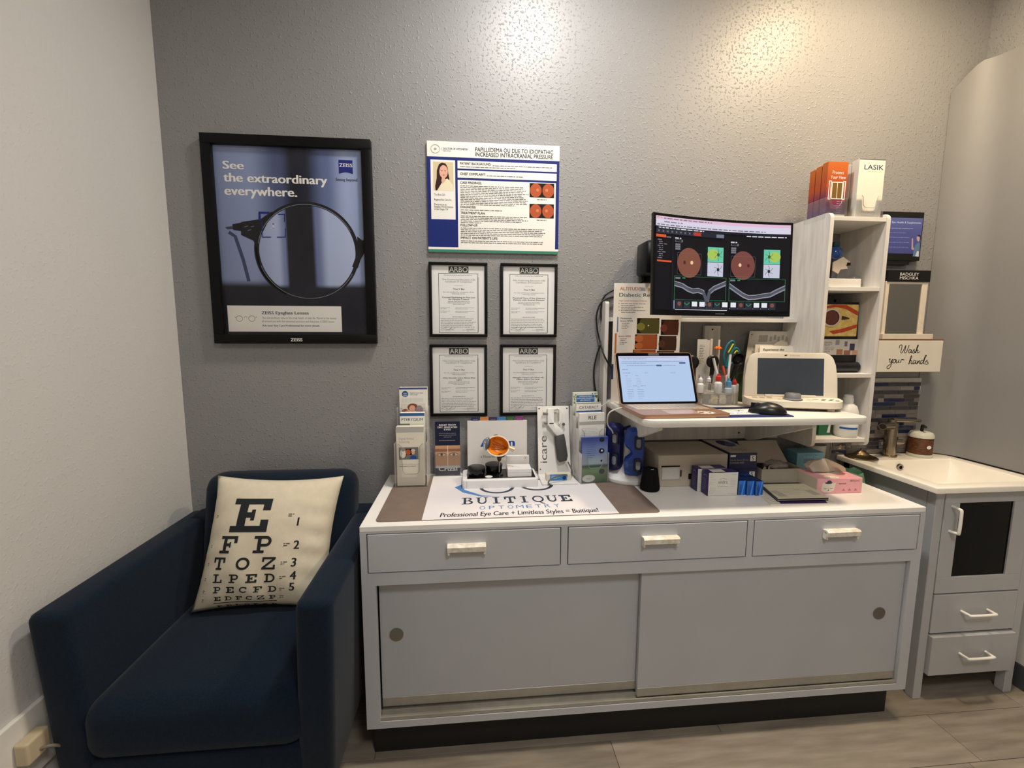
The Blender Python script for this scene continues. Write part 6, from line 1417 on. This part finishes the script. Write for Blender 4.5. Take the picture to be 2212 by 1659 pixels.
for j in range(NV+1):
    v = j/NV
    for_row = []
    for i in range(NU+1):
        u = i/NU; x = (-.060-.022*v+(.128+.012*v)*u); hgt = .056*(sin(pi*(u*.75+.22)))**.8
        z = hgt*v+.003; yy = .010*sin(11*u+2*v)*(.3+v)-.012*v+.014*sin(5*u)*v
        if u < .12: z -= .014*v*(1-u/.12)
        for_row.append(b.verts.new((x, yy, z)))
    g.append(for_row)
for j in range(NV):
    for i in range(NU): b.faces.new((g[j][i], g[j][i+1], g[j+1][i+1], g[j+1][i]))
b2 = b.copy(); bmesh.ops.translate(b2, verts=b2.verts, vec=(0, .016, 0))
for v in b2.verts: v.co.z *= .94; v.co.y += .008*sin(60*v.co.x)
merge(b, b2); bmesh.ops.solidify(b, geom=list(b.faces), thickness=.0008)
ts.part('sheet', b, mat('tissue_cream', (230,222,208), 0.9, var=0.02, sheen=0.1), smooth='all')

# ---- papers by the front edge
t = Thing('clipboard_folder', 'flat white and purple folder lying near the front of the counter', 'folder', (1.085, -.40, HT), world=True)
b = new(); prism(b, [(.966,-.446), (1.203,-.456), (1.206,-.452), (1.215,-.300), (.990,-.290), (.985,-.353)], HT, HT+.003); bd = t.part('cover', b, pap('folder', (226,220,208)))
S = Sheet(t, (0,0,HT+.003), (1,0,0), (0,1,0), parent=bd); S.poly([(1.005,-.444), (1.175,-.451), (1.20,-.40), (1.02,-.395)], ink('folder_purple', (62,36,96)), 'purple_field'); S.lines(.985, -.425, .020, 4, -.016, .003, ink('rose'), seed=3); S.done()
pts = [(1.006,-.425), (1.196,-.430), (1.226,-.290), (1.040,-.285)]
for k in range(4):
    z0 = HT+.0032+.0032*k
    t = Thing('printed_paper', ('lowest dark backed', 'second', 'third', 'topmost cream printed')[k]+' sheet of the paper pile on the folder', 'paper', (1.11, -.36, z0), world=True, group='papers piled on the folder')
    b = new(); o_ = .002*(k % 2); prism(b, [(x+o_, y+o_) for x, y in pts], z0, z0+.003); bd = t.part('sheet', b, pap('cream_sheet', (222,216,190)) if k == 3 else ink('backing_%d' % k, ((30,28,48), (206,200,186), (40,36,40))[k]))
    if k == 3:
        S = Sheet(t, (0,0,z0+.003), (1,0,0), (0,1,0), parent=bd); S.frame(1.020, -.420, .170, .120, .0008, i_lgr); S.lines(1.040, -.335, .13, 5, .014, .003, i_lgr, seed=5); S.rect(1.026, -.412, .030, .060, ink('stamp_grey', (186,182,168)), 'stamp'); S.rect(1.160, -.405, .028, .050, ink('stamp_grey'), 'stamp'); S.done()
solid('dark_wallet', 'dark brown flat wallet lying behind the paper pile', 'wallet', box(new(), -.085, .085, -.012, .012, 0, .012, .003, 2), mat('wallet_brown', (52,40,36), 0.4, var=0.2, scale=60), (1.145, -.269, HT), rotz=-.05, smooth=True)

# ---- green bag in the gap by the basin
t = Thing('green_bag', 'pale green plastic bag tucked between the counter and the basin', 'bag', (1.548, -.135, 0.0))
b = new(); N = 16; rows = []
for zz, rx, ry in ((0, .034, .05), (.35, .036, .055), (.70, .038, .060), (.80, .042, .062), (.838, .044, .050)):
    rows.append([b.verts.new((rx*cos(2*pi*i/N)+.003*sin(5*i+zz*9), ry*sin(2*pi*i/N)+.006*sin(3*i+zz*20), zz+(.006*sin(2*i) if zz > .75 else 0))) for i in range(N)])
for A, B_ in zip(rows, rows[1:]):
    for i in range(N): b.faces.new((A[i], A[(i+1) % N], B_[(i+1) % N], B_[i]))
b.faces.new(rows[0][::-1])
t.part('film', b, mat('green_film', (120,168,130), 0.35, var=0.1, scale=20), smooth='all')

# ================================================================ round desk organiser and what stands in it
OC = Vector((0.918, -0.112, DZ)); og = Thing('desk_organiser', 'round clear acrylic organiser between the laptop and the control panel', 'organiser', OC)
def wall(r, z0, z1, a0=0, a1=2*pi, th=.002, n=40):
    b = new(); g = []
    closed = abs(a1-a0-2*pi) < 1e-6
    for i in range(n+(0 if closed else 1)):
        a = a0+(a1-a0)*i/n; g.append([b.verts.new((rr*cos(a), rr*sin(a), z)) for rr, z in ((r, z0), (r, z1), (r-th, z1), (r-th, z0))])
    m_ = len(g)
    for i in range(m_ if closed else m_-1):
        A, B_ = g[i], g[(i+1) % m_]
        for k in range(4): b.faces.new((A[k], B_[k], B_[(k+1) % 4], A[(k+1) % 4]))
    if not closed: b.faces.new(g[0][::-1]); b.faces.new(g[-1])
    bmesh.ops.recalc_face_normals(b, faces=list(b.faces)); return b
m_frost = clear('cloudy_acrylic', (236,232,224), .40, .15)
og.part('drum', wall(.098, 0, .048), m_frost, smooth=True); og.part('floor_plate', lathe(new(), [(.097, 0), (.097, .002)], 40), m_clr)
og.part('tier_shelf', lathe(new(), [(.0955, .044), (.0955, .046)], 40), m_frost)
og.part('front_wall', wall(.098, .048, .078, pi*1.02, pi*1.98), m_clr, smooth=True); og.part('inner_ring', wall(.058, .046, .115, pi*.95, pi*2.05), m_clr, smooth=True); og.part('back_wall', wall(.098, .048, .125, .05, pi*.95), m_clr, smooth=True)
for a in (pi*1.2, pi*1.4, pi*1.6, pi*1.8):
    b = new(); box(b, .058, .096, -.001, .001, .046, .076); bmesh.ops.rotate(b, verts=b.verts, cent=(0,0,0), matrix=Matrix.Rotation(a, 3, 'Z')); og.part('divider', b, m_clr)
# sorted packets inside the drum, seen dimly
rd = random.Random(4)
for k in range(7):
    a = pi*(1.12+.125*k); x, y = .080*cos(a), .080*sin(a)
    solid('foil_sachet', ('leftmost', 'second from left', 'third from left', 'middle', 'third from right', 'second from right', 'rightmost')[k]+' small pale sachet seen through the organiser drum', 'sachet', box(new(), -.013, .013, -.002, .002, 0, .036, .001, 1), mat('sachet_%d' % (k % 3), ((206,200,190), (150,146,140), (222,206,170))[k % 3], 0.4, var=0.2, scale=90), (OC.x+x, OC.y+y, DZ+.003), rotz=a+pi/2, group='sachets inside the organiser drum')
def drop_bottle(label, px, y, r, h, body_c, cap_c, cap_h, stripe=None, tint=None):
    p = aty(px, 850, y); z0 = DZ+.0465
    t = Thing('eye_drop_bottle', label, 'bottle', (p.x, y, z0), group='eye drop bottles in the organiser')
    hb = h-cap_h
    bd = t.part('flask', lathe(new(), [(r*.9, 0), (r, .002), (r, hb*.82), (r*.55, hb*.95), (r*.5, hb)], 20), tint or mat('drop_flask_%d' % sum(body_c), body_c, 0.35, var=0.02), smooth=True)
    t.part('cap', lathe(new(), [(r*.66, hb), (r*.70, hb+.001), (r*.66, hb+cap_h*.62), (r*.36, hb+cap_h*.72), (r*.30, hb+cap_h), (0, hb+cap_h)], 16), mat('drop_cap_%d' % sum(cap_c), cap_c, 0.35, var=0.03), smooth=True)
    if stripe:
        for k, (c, z_, w_) in enumerate(stripe):
            S = Sheet(t, (-r*.55, -r*.86, 0), (1,0,0), (0,0,1), parent=bd); S.rect(r*z_, hb*.12, r*w_, hb*.62, ink('stripe_%d' % sum(c), c), 'label_stripe'); S.done()
    return t
drop_bottle('white capped white eye drop bottle at the left of the organiser', 1512, -.168, .0125, .064, (228,226,222), (232,230,226), .022)
drop_bottle('cloudy clear eye drop bottle second from the left in the organiser', 1530, -.175, .0115, .066, (200,200,204), (214,214,218), .022, tint=m_frost)
drop_bottle('tall white eye drop bottle with a red cap in the organiser', 1550, -.192, .0150, .078, (230,226,220), (206,44,36), .028, stripe=(((30,34,52), .02, .22), ((168,82,52), .26, .12), ((90,90,92), .62, .36)))
drop_bottle('eye drop bottle with a wide light blue cap in the organiser', 1573, -.190, .0150, .060, (206,222,232), (74,148,196), .036)
drop_bottle('small white eye drop bottle with a red cap right of the blue one', 1585, -.180, .0125, .056, (230,228,222), (196,44,38), .022, stripe=(((90,90,92), .4, .3),))
def stick(name, label, cat, px0, py0, px1, py1, y, r, m, group=None, flat=None):
    a, b_ = aty(px0, py0, y), aty(px1, py1, y+.02)
    bm = new(); d = [Vector((0,0,0)), b_-a]; tube(bm, d, r, 10); return solid(name, label, cat, bm, m, a, smooth=True, group=group)
m_occ = mat('occluder_black', (12,12,13), 0.35, var=0.04)
def occluder(label, px, py, y, r, tilt, cup=False):
    c = aty(px, py, y); t = Thing('eye_occluder', label, 'eye occluder', (c.x, y, DZ+.05), group='black eye occluders in the organiser'); cz = c.z-DZ-.05
    b = new(); lathe(b, [(r, .004), (r, 0), (r*.85, -.004), (0, -.006)] if not cup else [(r, -.010), (r*1.02, -.008), (r*.8, .006), (r*.4, .012), (0, .013)], 28, (0, 0, cz), 'y')
    if cup:
        b.free(); b = new(); lathe(b, [(0, .012), (r*.5, .010), (r*.85, 0), (r, -.012), (r*.94, -.012), (r*.78, 0), (r*.45, .007), (0, .009)], 28, (0, 0, cz), 'y')
    t.part('paddle', b, m_occ, smooth=True); t.part('handle', tube(new(), [(0, 0, cz-r*.85), (tilt*.5, .002, cz*.45), (tilt, .004, 0)], [.010, .007, .0065], 12), m_occ, smooth=True)
occluder('black eye occluder half hidden behind the laptop screen edge', 1496, 783, -.112, .0285, .012); occluder('black eye occluder upright in the middle of the organiser', 1540, 781, -.120, .0265, -.006); occluder('black cupped eye occluder leaning right in the organiser', 1592, 777, -.115, .0265, -.030, True)
# scissors
t = Thing('scissors', 'teal and yellow handled scissors standing in the organiser', 'scissors', aty(1568, 812, -.09)); o_ = t.o.location.copy()
m_tl, m_yl = mat('scissor_teal', (26,116,136), 0.4, var=0.03), mat('scissor_yellow', (214,214,44), 0.4, var=0.03)
def loop_pts(pp): return [aty(a, b, -.09)-o_ for a, b in pp]
b = new(); tube(b, smooth_path(loop_pts([(1566,795), (1564,768), (1570,748), (1580,737), (1586,741), (1585,752), (1577,765), (1571,780), (1568,795)]), 5), .0042, 10); h1 = t.part('handle_loop', b, m_tl, smooth='all')
b = new(); tube(b, smooth_path([p+Vector((0,-.003,0)) for p in loop_pts([(1572,762), (1578,752), (1583,743)])], 4), .0030, 8); t.part('yellow_lining', b, m_yl, h1, smooth='all')
b = new(); tube(b, smooth_path(loop_pts([(1570,795), (1576,772), (1582,758), (1590,752), (1595,756), (1594,765), (1588,776), (1578,788), (1571,798)]), 5), .0040, 10); h2 = t.part('handle_loop', b, m_tl, smooth='all')
b = new(); tube(b, smooth_path([p+Vector((0,-.003,0)) for p in loop_pts([(1585,764), (1590,758), (1593,760)])], 4), .0026, 8); t.part('yellow_lining', b, m_yl, h2, smooth='all')
b = new(); d0 = loop_pts([(1567,795), (1572,796), (1566,845), (1562,846)]); tube(b, [(d0[0]+d0[1])/2, (d0[2]+d0[3])/2], [.005, .002], 8); t.part('blade', b, m_chrome, smooth=True)
# flower pen
c = aty(1551, 752, -.11); t = Thing('flower_pen', 'pen topped with a bright orange fabric flower', 'pen', (c.x, -.11, DZ+.05)); cz = c.z-DZ-.05
b = new(); ellipsoid(b, (0,0,cz), (.006,.006,.006), 10, 8); hd = t.part('flower_core', b, mat('flower_orange', (236,110,24), 0.7, var=0.1, scale=300))
for k in range(16):
    a = 2.4*k; rr = .004+.008*(k/16); b = new(); ellipsoid(b, (rr*cos(a), rr*sin(a), cz+.005-.008*(k/16)), (.0062, .0062, .0036), 8, 6); t.part('petal', b, mat('flower_orange'), hd, smooth='all')
t.part('barrel', tube(new(), [(0, 0, cz-.004), (.004, .0, cz*.5), (.010, .004, 0)], .0034, 8), mat('pen_clear', (190,160,150), 0.3), smooth=True)
stick('red_pen', 'red barrelled pen leaning in the organiser', 'pen', 1571, 832, 1561, 790, -.135, .0055, mat('pen_red', (176,70,52), 0.4)); stick('white_pen', 'white capped pen leaning right in the organiser', 'pen', 1571, 832, 1578, 766, -.145, .0050, mat('pen_white', (206,206,208), 0.35)); stick('plastic_spatula', 'white bent plastic dropper in front of the black occluder', 'dropper', 1550, 812, 1541, 774, -.150, .0055, mat('pen_white'))
for k, (x0, x1, yt, lab) in enumerate(((1507, 1528, 733, 'white printed ruler card standing behind the organiser bottles'), (1528, 1534, 735, 'thin white swab packet beside the printed ruler card'), (1535, 1540, 732, 'second thin white swab packet standing by the flower pen'), (1552, 1556, 734, 'thin white stick packet above the orange flower'))):
    a, b_ = aty(x0, yt, -.075), aty(x1, yt, -.075); t = Thing('paper_packet', lab, 'packet', ((a.x+b_.x)/2, -.075, DZ+.05), group='paper packets in the organiser'); bd = t.part('strip', box(new(), -(b_.x-a.x)/2, (b_.x-a.x)/2, -.0012, .0012, 0, a.z-DZ-.05, .0004, 1), pap('packet', (216,212,204)))
    if k == 0: S = Sheet(t, (-(b_.x-a.x)/2, -.0012, 0), (1,0,0), (0,0,1), parent=bd); S.lines(.010, a.z-DZ-.075, .022, 12, .007, .0035, i_gry, seed=3); S.done()
b = new(); box(b, -.012, .012, -.001, .001, 0, .095, .0004, 1); solid('toothed_ruler', 'small clear scalloped ruler leaning at the left of the organiser', 'ruler', b, clear('ruler_clear', (226,230,232), .6, .1), (aty(1514, 800, -.10).x, -.10, DZ+.075), rot=(0, .06, 0))

# ---- papers leaning by the tower
t = Thing('document_sleeve', 'large printed sheet in a clear sleeve leaning against the tower side', 'document', (1.16, -.04, DZ), world=True)
def lean(pp, y0, y1, m, part, parent=None, th=.002):
    zt = max(aty(a, b, y1).z for a, b in pp[:2])
    b_ = new(); V = []
    tl, tr_ = aty(*pp[0], y1), aty(*pp[1], y1); bl, brr = aty(*pp[3], y0), aty(*pp[2], y0); bl.z = brr.z = DZ
    for d in (0, th): V.append([b_.verts.new(p+Vector((0, d, 0))) for p in (bl, brr, tr_, tl)])
    b_.faces.new(V[0]); b_.faces.new(V[1][::-1])
    for i in range(4): b_.faces.new((V[0][(i+1) % 4], V[0][i], V[1][i], V[1][(i+1) % 4]))
    bmesh.ops.recalc_face_normals(b_, faces=list(b_.faces)); o = t.part(part, b_, m, parent); return o, bl, brr, tr_, tl
o, bl, brr, tr_, tl = lean([(1620,715), (1726,716), (1700,850), (1598,850)], -.100, -.030, mat('sleeve_sheet', (190,182,164), 0.35, var=0.04), 'sheet')
U = (brr-bl).normalized(); V_ = (tl-bl).normalized(); W = (tr_-tl).length; Hh = (tl-bl).length
S = Sheet(t, bl-Vector((0,.0003,0)), U, V_, parent=o); S.rect(W*.20, Hh*.84, W*.18, Hh*.10, ink('sleeve_grey', (150,144,130)), 'picture_block')
for k in range(5): S.rect(W*(.42+.08*k), Hh*(.85+.02*(k % 2)), W*.05, Hh*.07, ink('sleeve_grey'), 'picture_block')
S.disc(W*.05, Hh*.95, .003, .003, i_blk, 'punch_hole', n=10); S.lines(W*.2, Hh*.80, W*.6, 4, .012, .003, ink('sleeve_grey'), seed=4); S.done()
t = Thing('clipboard', 'beige clipboard with a metal clip leaning behind the control panel', 'clipboard', (1.19, -.09, DZ), world=True)
o, bl, brr, tr_, tl = lean([(1632,744), (1716,745), (1712,850), (1622,850)], -.125, -.062, mat('clipboard_beige', (196,186,166), 0.5, var=0.03), 'board')
U = (brr-bl).normalized(); V_ = (tl-bl).normalized(); W = (tr_-tl).length; Hh = (tl-bl).length
b = new(); Mx = Matrix((U, V_, U.cross(V_))).transposed().to_4x4(); Mx.translation = bl; prism(b, [(W*.42, Hh*.97), (W*.86, Hh*.97), (W*.78, Hh*1.02), (W*.68, Hh*1.06), (W*.60, Hh*1.06), (W*.50, Hh*1.02)], .001, .004); b.transform(Mx); t.part('clip', b, mat('clip_metal', (186,176,156), 0.35, metal=0.6), o)
t = Thing('printed_card', 'white folded card with bold heading leaning on the beige clipboard', 'card', (1.19, -.11, DZ), world=True)
o, bl, brr, tr_, tl = lean([(1642,746), (1716,748), (1712,850), (1634,850)], -.142, -.072, pap('card_white', (222,214,198)), 'card')
U = (brr-bl).normalized(); V_ = (tl-bl).normalized(); W = (tr_-tl).length; Hh = (tl-bl).length
S = Sheet(t, bl-Vector((0,.0004,0)), U, V_, parent=o); S.text('Experience the', W*.10, Hh*.905, .0095, i_blk, w=W*.60, bold=.016, shear=.1); S.done()
t = Thing('green_booklet', 'dark green edged booklet wedged beside the organiser', 'booklet', (1.045, -.10, DZ), rot=(0, .10, .2)); bd = t.part('pages', box(new(), -.006, .006, -.03, .03, 0.002, .115, .0008, 1), pap('booklet', (206,204,190))); t.part('cover', box(new(), .0061, .0085, -.031, .031, 0.001, .117, .0004, 1), mat('booklet_green', (52,74,40), 0.45), bd); t.part('cover', box(new(), -.0085, -.0061, -.031, .031, 0.001, .117, .0004, 1), mat('booklet_green'), bd)

# ================================================================ shelf tower: top
ZT = 1.8696
def holder(label, x0, x1, y0, y1, hgt, cut):
    t = Thing('leaflet_holder', label, 'leaflet holder', ((x0+x1)/2, (y0+y1)/2, ZT), world=True); th = .002
    t.part('floor_plate', box(new(), x0, x1, y0, y1, ZT, ZT+th), m_clr); t.part('back_plate', box(new(), x0, x1, y1-th, y1, ZT+th, ZT+hgt*2.2), m_clr)
    for xs in (x0, x1-th): t.part('side_wall', box(new(), xs, xs+th, y0+th, y1-th, ZT+th, ZT+hgt), m_clr)
    w = x1-x0; a, b = x0+w*.24, x1-w*.24; zt = ZT+hgt; cz = zt-cut
    pts = [(x0, ZT), (x1, ZT), (x1, zt), (b+.006, zt), (b, zt-.006), (b-.003, cz+.010), (b-.012, cz), (a+.012, cz), (a+.003, cz+.010), (a, zt-.006), (a-.006, zt), (x0, zt)]
    pl = t.part('front_plate', prism(new(), pts, y0, y0+th, 'y'), m_clr); t.part('pocket_edge', tube(new(), [(p, y0+.001, q_) for p, q_ in pts[3:11]], .0009, 6), mat('acrylic_edge'), pl, smooth=True)
a, b_ = aty(1781, 455, -.185), aty(1824, 455, -.185); zt = aty(1800, 349, -.185).z
holder('clear holder with orange leaflets on top of the tower', a.x-.004, b_.x+.004, -.192, -.085, .075, .03)
om = ramp_mat('orange_violet_leaflet', [(0, (84,48,108)), (0.35, (124,54,72)), (0.6, (176,80,42)), (1, (192,102,46))], horiz=2, rough=0.4)
for k in range(3):
    t, S, W, H = leaflet(('front orange and violet leaflet stack with a window picture', 'middle orange leaflet stack behind the front one', 'rear orange leaflet stack at the back of the holder')[k], a.x, b_.x, -.186+.032*k, ZT+.0025, zt-.004*k, .028, om, GT)
    if k == 0:
        S.text('Protect', W*.24, H-.045, .012, i_wht, w=W*.56); S.text('Your View', W*.16, H-.063, .012, i_wht, w=W*.76)
        S.rect(W*.28, H-.135, W*.50, .058, ink('window_view', (120,88,40)), 'window_view'); S.frame(W*.25, H-.138, W*.56, .064, .003, i_wht, 'window_frame'); S.rect(W*.52, H-.135, .002, .058, i_wht, 'window_frame')
        for x0 in (W*.10, W*.81): S.frame(x0, H-.140, W*.13, .070, .003, i_wht, 'window_shutter')
        S.lines(W*.56, .060, W*.3, 6, .008, .0022, ink('leaflet_lilac', (196,166,190)), seed=2)
        S.rect(0, 0, W, .012, i_wht, 'white_foot'); S.lines(W*.5, .004, W*.4, 1, .008, .0022, i_gry, seed=3, last=1)
    S.done()
a, b_ = aty(1846, 462, -.192), aty(1903, 462, -.192); zt = aty(1875, 344, -.192).z
holder('clear holder with white leaflets on top of the tower', a.x-.004, min(b_.x+.004, 1.524), -.200, -.075, .085, .045)
for k in range(3):
    t, S, W, H = leaflet(('front white laser eye surgery leaflet stack', 'middle white leaflet stack in the same holder', 'rear white leaflet stack in the same holder')[k], a.x, min(b_.x, 1.520), -.194+.038*k, ZT+.0025, zt-.005*k, .034, pap('laser', (232,226,212)), GT)
    S.rect(0, H-.0025, W, .0025, ink('slate_edge', (58,66,84)), 'dark_edge')
    if k == 0: S.text('LASIK', W*.20, H-.038, .0175, ink('lasik_blue', (44,62,100)), w=W*.74, bold=.006); S.lines(W*.34, H-.046, W*.56, 1, .01, .0018, ink('gold_print', (200,180,130)), seed=1, last=1); S.text('NVISION', W*.25, .018, .009, i_lgr, w=W*.5); S.lines(W*.25, .010, W*.5, 1, .01, .0018, i_lgr, seed=3, last=1)
    S.done()

# ---- upper cell: anatomical eye and glass dome
c = aty(1802, 548, -.120); t = Thing('anatomy_model', 'blue and red anatomical eye model on a white stand in the upper cell', 'eye model', (c.x, -.120, 1.6056)); cz = c.z-1.6056
b = new(); ellipsoid(b, (0, 0, cz), (.029, .029, .030), 24, 16); t.part('blue_globe', b, mat('model_blue', (30,74,140), 0.12, var=0.15, scale=40, coat=0.5), smooth='all')
b = new(); ellipsoid(b, (.010, .012, cz+.002), (.027, .024, .026), 20, 14); t.part('red_globe', b, mat('model_red', (150,34,44), 0.15, coat=0.4), smooth='all')
t.part('green_cap', box(new(), -.012, .014, -.012, .012, cz+.026, cz+.046, .003, 2), mat('model_green', (16,58,60), 0.4))
t.part('column', tube(new(), [(-.012, 0, .002), (-.010, 0, cz-.026)], .006, 12), mat('column_dark', (54,46,42), 0.4), smooth=True)
b = new(); prism(b, [(-.030, cz-.072), (-.004, cz-.085), (.004, cz-.068), (.036, cz-.064), (.026, cz-.050), (.044, cz-.038), (.012, cz-.018), (-.030, cz-.040)], -.034, -.030, 'y'); sc2 = t.part('skull_plate', b, mat('model_white', (222,206,186), 0.5)); t.part('plate_tip', box(new(), .030, .046, -.035, -.031, cz-.052, cz-.040, .001, 1), m_blk, sc2)
t.part('base', box(new(), -.032, .036, -.03, .03, 0, .010, .002, 1), mat('model_white'))
c = aty(1842, 598, -.115); solid('glass_dome', 'small clear glass dome paperweight behind the shelf lip', 'paperweight', lathe(new(), [(.034, 0), (.035, .016), (.032, .034), (.024, .050), (.013, .059), (0, .062)], 28), mat('solid_glass', (240,240,240), 0.03, trans=0.9, var=0.0, ior=1.45), (c.x, -.115, 1.6056), smooth=True)

# ---- middle cell: anatomy display panel
t = Thing('anatomy_display', 'black countertop panel with a coloured eye socket section in the middle cell', 'display panel', (1.385, -.150, 1.2636), world=True)
YQ = -.140; q = crop(1720, 600, 4.147, YQ)
a0, a1 = q(235, 240)[0], q(560, 240)[0]; xL, xR = 1.316, q(560, 500)[0]
m_pb = mat('panel_black', (12,12,13), 0.3, var=0.03)
b = new(); prism(b, [(xL, 1.300), (xR+.006, 1.300), (xR, 1.330), (xR-.012, 1.552), (xL, 1.552)], YQ, YQ+.012, 'y'); bp_ = t.part('back_panel', b, m_pb)
b = new(); tube(b, [(xL, YQ-.010, 1.286), (min(xR+.022, 1.518), YQ-.010, 1.286)], .022, 20); t.part('base_roll', b, m_pb, smooth=True)
b = new(); box(b, xL+.01, xR, YQ-.018, YQ+.02, 1.2638, 1.280, .003, 1); t.part('foot', b, m_pb)
for k in range(3): t.part('hanging_tab', box(new(), xL+.020+.038*k, xL+.040+.038*k, YQ-.001, YQ+.010, 1.552, 1.562, .001, 1), m_pb)
px0, px1, pz0, pz1 = xL+.003, q(535, 400)[0], q(400, 525)[1], q(400, 240)[1]
rel = t.part('relief_plate', box(new(), px0, px1, YQ-.008, YQ, pz0, pz1, .002, 2), mat('fat_yellow', (214,176,84), 0.4, var=0, c2=(236,206,130), scale=55), bp_)
def rl(pts, m, part, d=.010):
    b = new(); prism(b, [(px0+u*(px1-px0), pz0+v*(pz1-pz0)) for u, v in pts], YQ-d, YQ-.007, 'y'); t.part(part, b, m, rel, smooth=False)
m_mus = mat('muscle_red', (190,66,34), 0.4, var=0.15, scale=60)
rl([(.05,.70),(.2,.86),(.45,.92),(.7,.86),(.98,.66),(.98,.78),(.7,.98),(.4,.99),(.1,.90)], m_mus, 'upper_muscle'); rl([(.35,.16),(.6,.22),(.98,.38),(.98,.28),(.7,.14),(.45,.08)], m_mus, 'lower_muscle'); rl([(.0,.10),(.08,.36),(.16,.34),(.12,.05)], m_mus, 'front_muscle')
b = new(); lathe(b, [(.046, 0), (.046, -.005), (.040, -.008), (.038, -.006)], 32, (px0+.36*(px1-px0), YQ-.008, pz0+.58*(pz1-pz0)), 'y', sx=.88, sy=.80, ringed=True); t.part('eyeball_wall', b, mat('model_white'), rel, smooth=True)
b = new(); lathe(b, [(.040, 0), (.040, -.003), (0, -.006)], 32, (px0+.36*(px1-px0), YQ-.008, pz0+.58*(pz1-pz0)), 'y', sx=.86, sy=.80); t.part('eyeball_inside', b, mat('inside_brown', (104,54,44), 0.25, var=0.1), rel, smooth=True)
rl([(.62,.52),(.78,.55),(.78,.58),(.62,.64)], mat('nerve_dark', (60,40,34), 0.4), 'optic_nerve', .012)
lb = t.part('lower_print', box(new(), px0, q(550, 600)[0], YQ-.003, YQ, q(400, 692)[1], q(400, 550)[1], .0005, 1), pap('lower_print', (206,198,190)), bp_)
S = Sheet(t, (0, YQ-.003, 0), (1,0,0), (0,0,1), parent=lb); g0 = q(248, 575); ql(S, q, 250, 325, 580, 3, 16, 7, i_gry, seed=1); ql(S, q, 250, 330, 632, 3, 16, 7, i_gry, seed=2)
for (x0, y0, x1, y1, c) in ((345, 555, 385, 600, (150,146,144)), (425, 570, 455, 615, (120,116,118)), (470, 590, 520, 650, (60,64,80)), (352, 640, 412, 688, (170,120,92)), (418, 650, 480, 690, (150,104,84)), (490, 650, 548, 690, (190,150,120))): qr(S, q, x0, y0, x1, y1, ink('tiny_photo_%d' % x0, c), 'small_photo_%d' % 0 if False else 'small_photo')
S.done()
S = Sheet(t, (0, YQ-.0325, 0), (1,0,0), (0,0,1)); S.text('ALLERGAN', 1.372, 1.283, .008, ink('embossed_slate', (48,54,76)), w=.060); S.done()

# ---- lower cell: bottle, boxes
ZB = .9986
t = Thing('cleaner_bottle', 'white cleaner bottle with two blue label stripes in the lowest cell', 'bottle', (1.477, -.172, ZB))
m_hd = mat('bottle_white', (226,222,214), 0.35, var=0.01)
bd = t.part('body', lathe(new(), [(.037, 0), (.040, .004), (.041, .080), (.0405, .100), (.032, .128), (.022, .137), (.018, .140)], 32), m_hd, smooth=True)
t.part('cap', lathe(new(), [(.019, .140), (.019, .160), (.0165, .162), (.0165, .172), (.010, .175), (0, .175)], 24), m_hd, smooth=True)
lbm = clear('label_skin', (225,228,232), .5)
lab = t.part('label', (lambda b: (lathe(b, [(.0408, .010), (.0416, .012), (.0422, .076), (.0414, .078)], 32, ringed=False), b)[1])(new()), mat('label_white'), bd, smooth=True)
for z0 in (.036, .060): t.part('blue_stripe', wall(.0428, z0, z0+.008, pi*1.10, pi*1.62, .0008, 16), mat('stripe_blue', (30,92,170), 0.4), bd, smooth=True)
t.part('grey_text_panel', wall(.0428, .030, .074, pi*1.66, pi*1.90, .0008, 10), mat('label_grey', (190,188,184), 0.5), bd, smooth=True)
t = Thing('green_carton', 'small green and white carton in the lowest cell', 'carton', (1.405, -.130, ZB)); bd = t.part('carton', box(new(), -.028, .026, -.020, .020, 0, .090, .0008, 1), mat('carton_green', (44,112,72), 0.45, var=0.05)); S = Sheet(t, (-.028, -.020, 0), (1,0,0), (0,0,1), parent=bd); S.poly([(.036,.010),(.050,.010),(.052,.064),(.046,.064)], i_wht, 'white_flash'); S.done()
t = Thing('pill_bottle', 'small white bottle with a navy label at the left of the lowest cell', 'bottle', (1.346, -.135, ZB)); bd = t.part('body', lathe(new(), [(.019, 0), (.021, .003), (.021, .060), (.015, .068), (.015, .072)], 24), m_hd, smooth=True); t.part('cap', lathe(new(), [(.017, .072), (.017, .088), (0, .089)], 20), m_hd, smooth=True); t.part('navy_label', wall(.0218, .022, .058, pi*1.05, pi*1.55, .0007, 12), mat('label_navy', (34,50,110), 0.4), bd, smooth=True)

bpy.data.objects.remove(_fo); bpy.data.curves.remove(_fc)
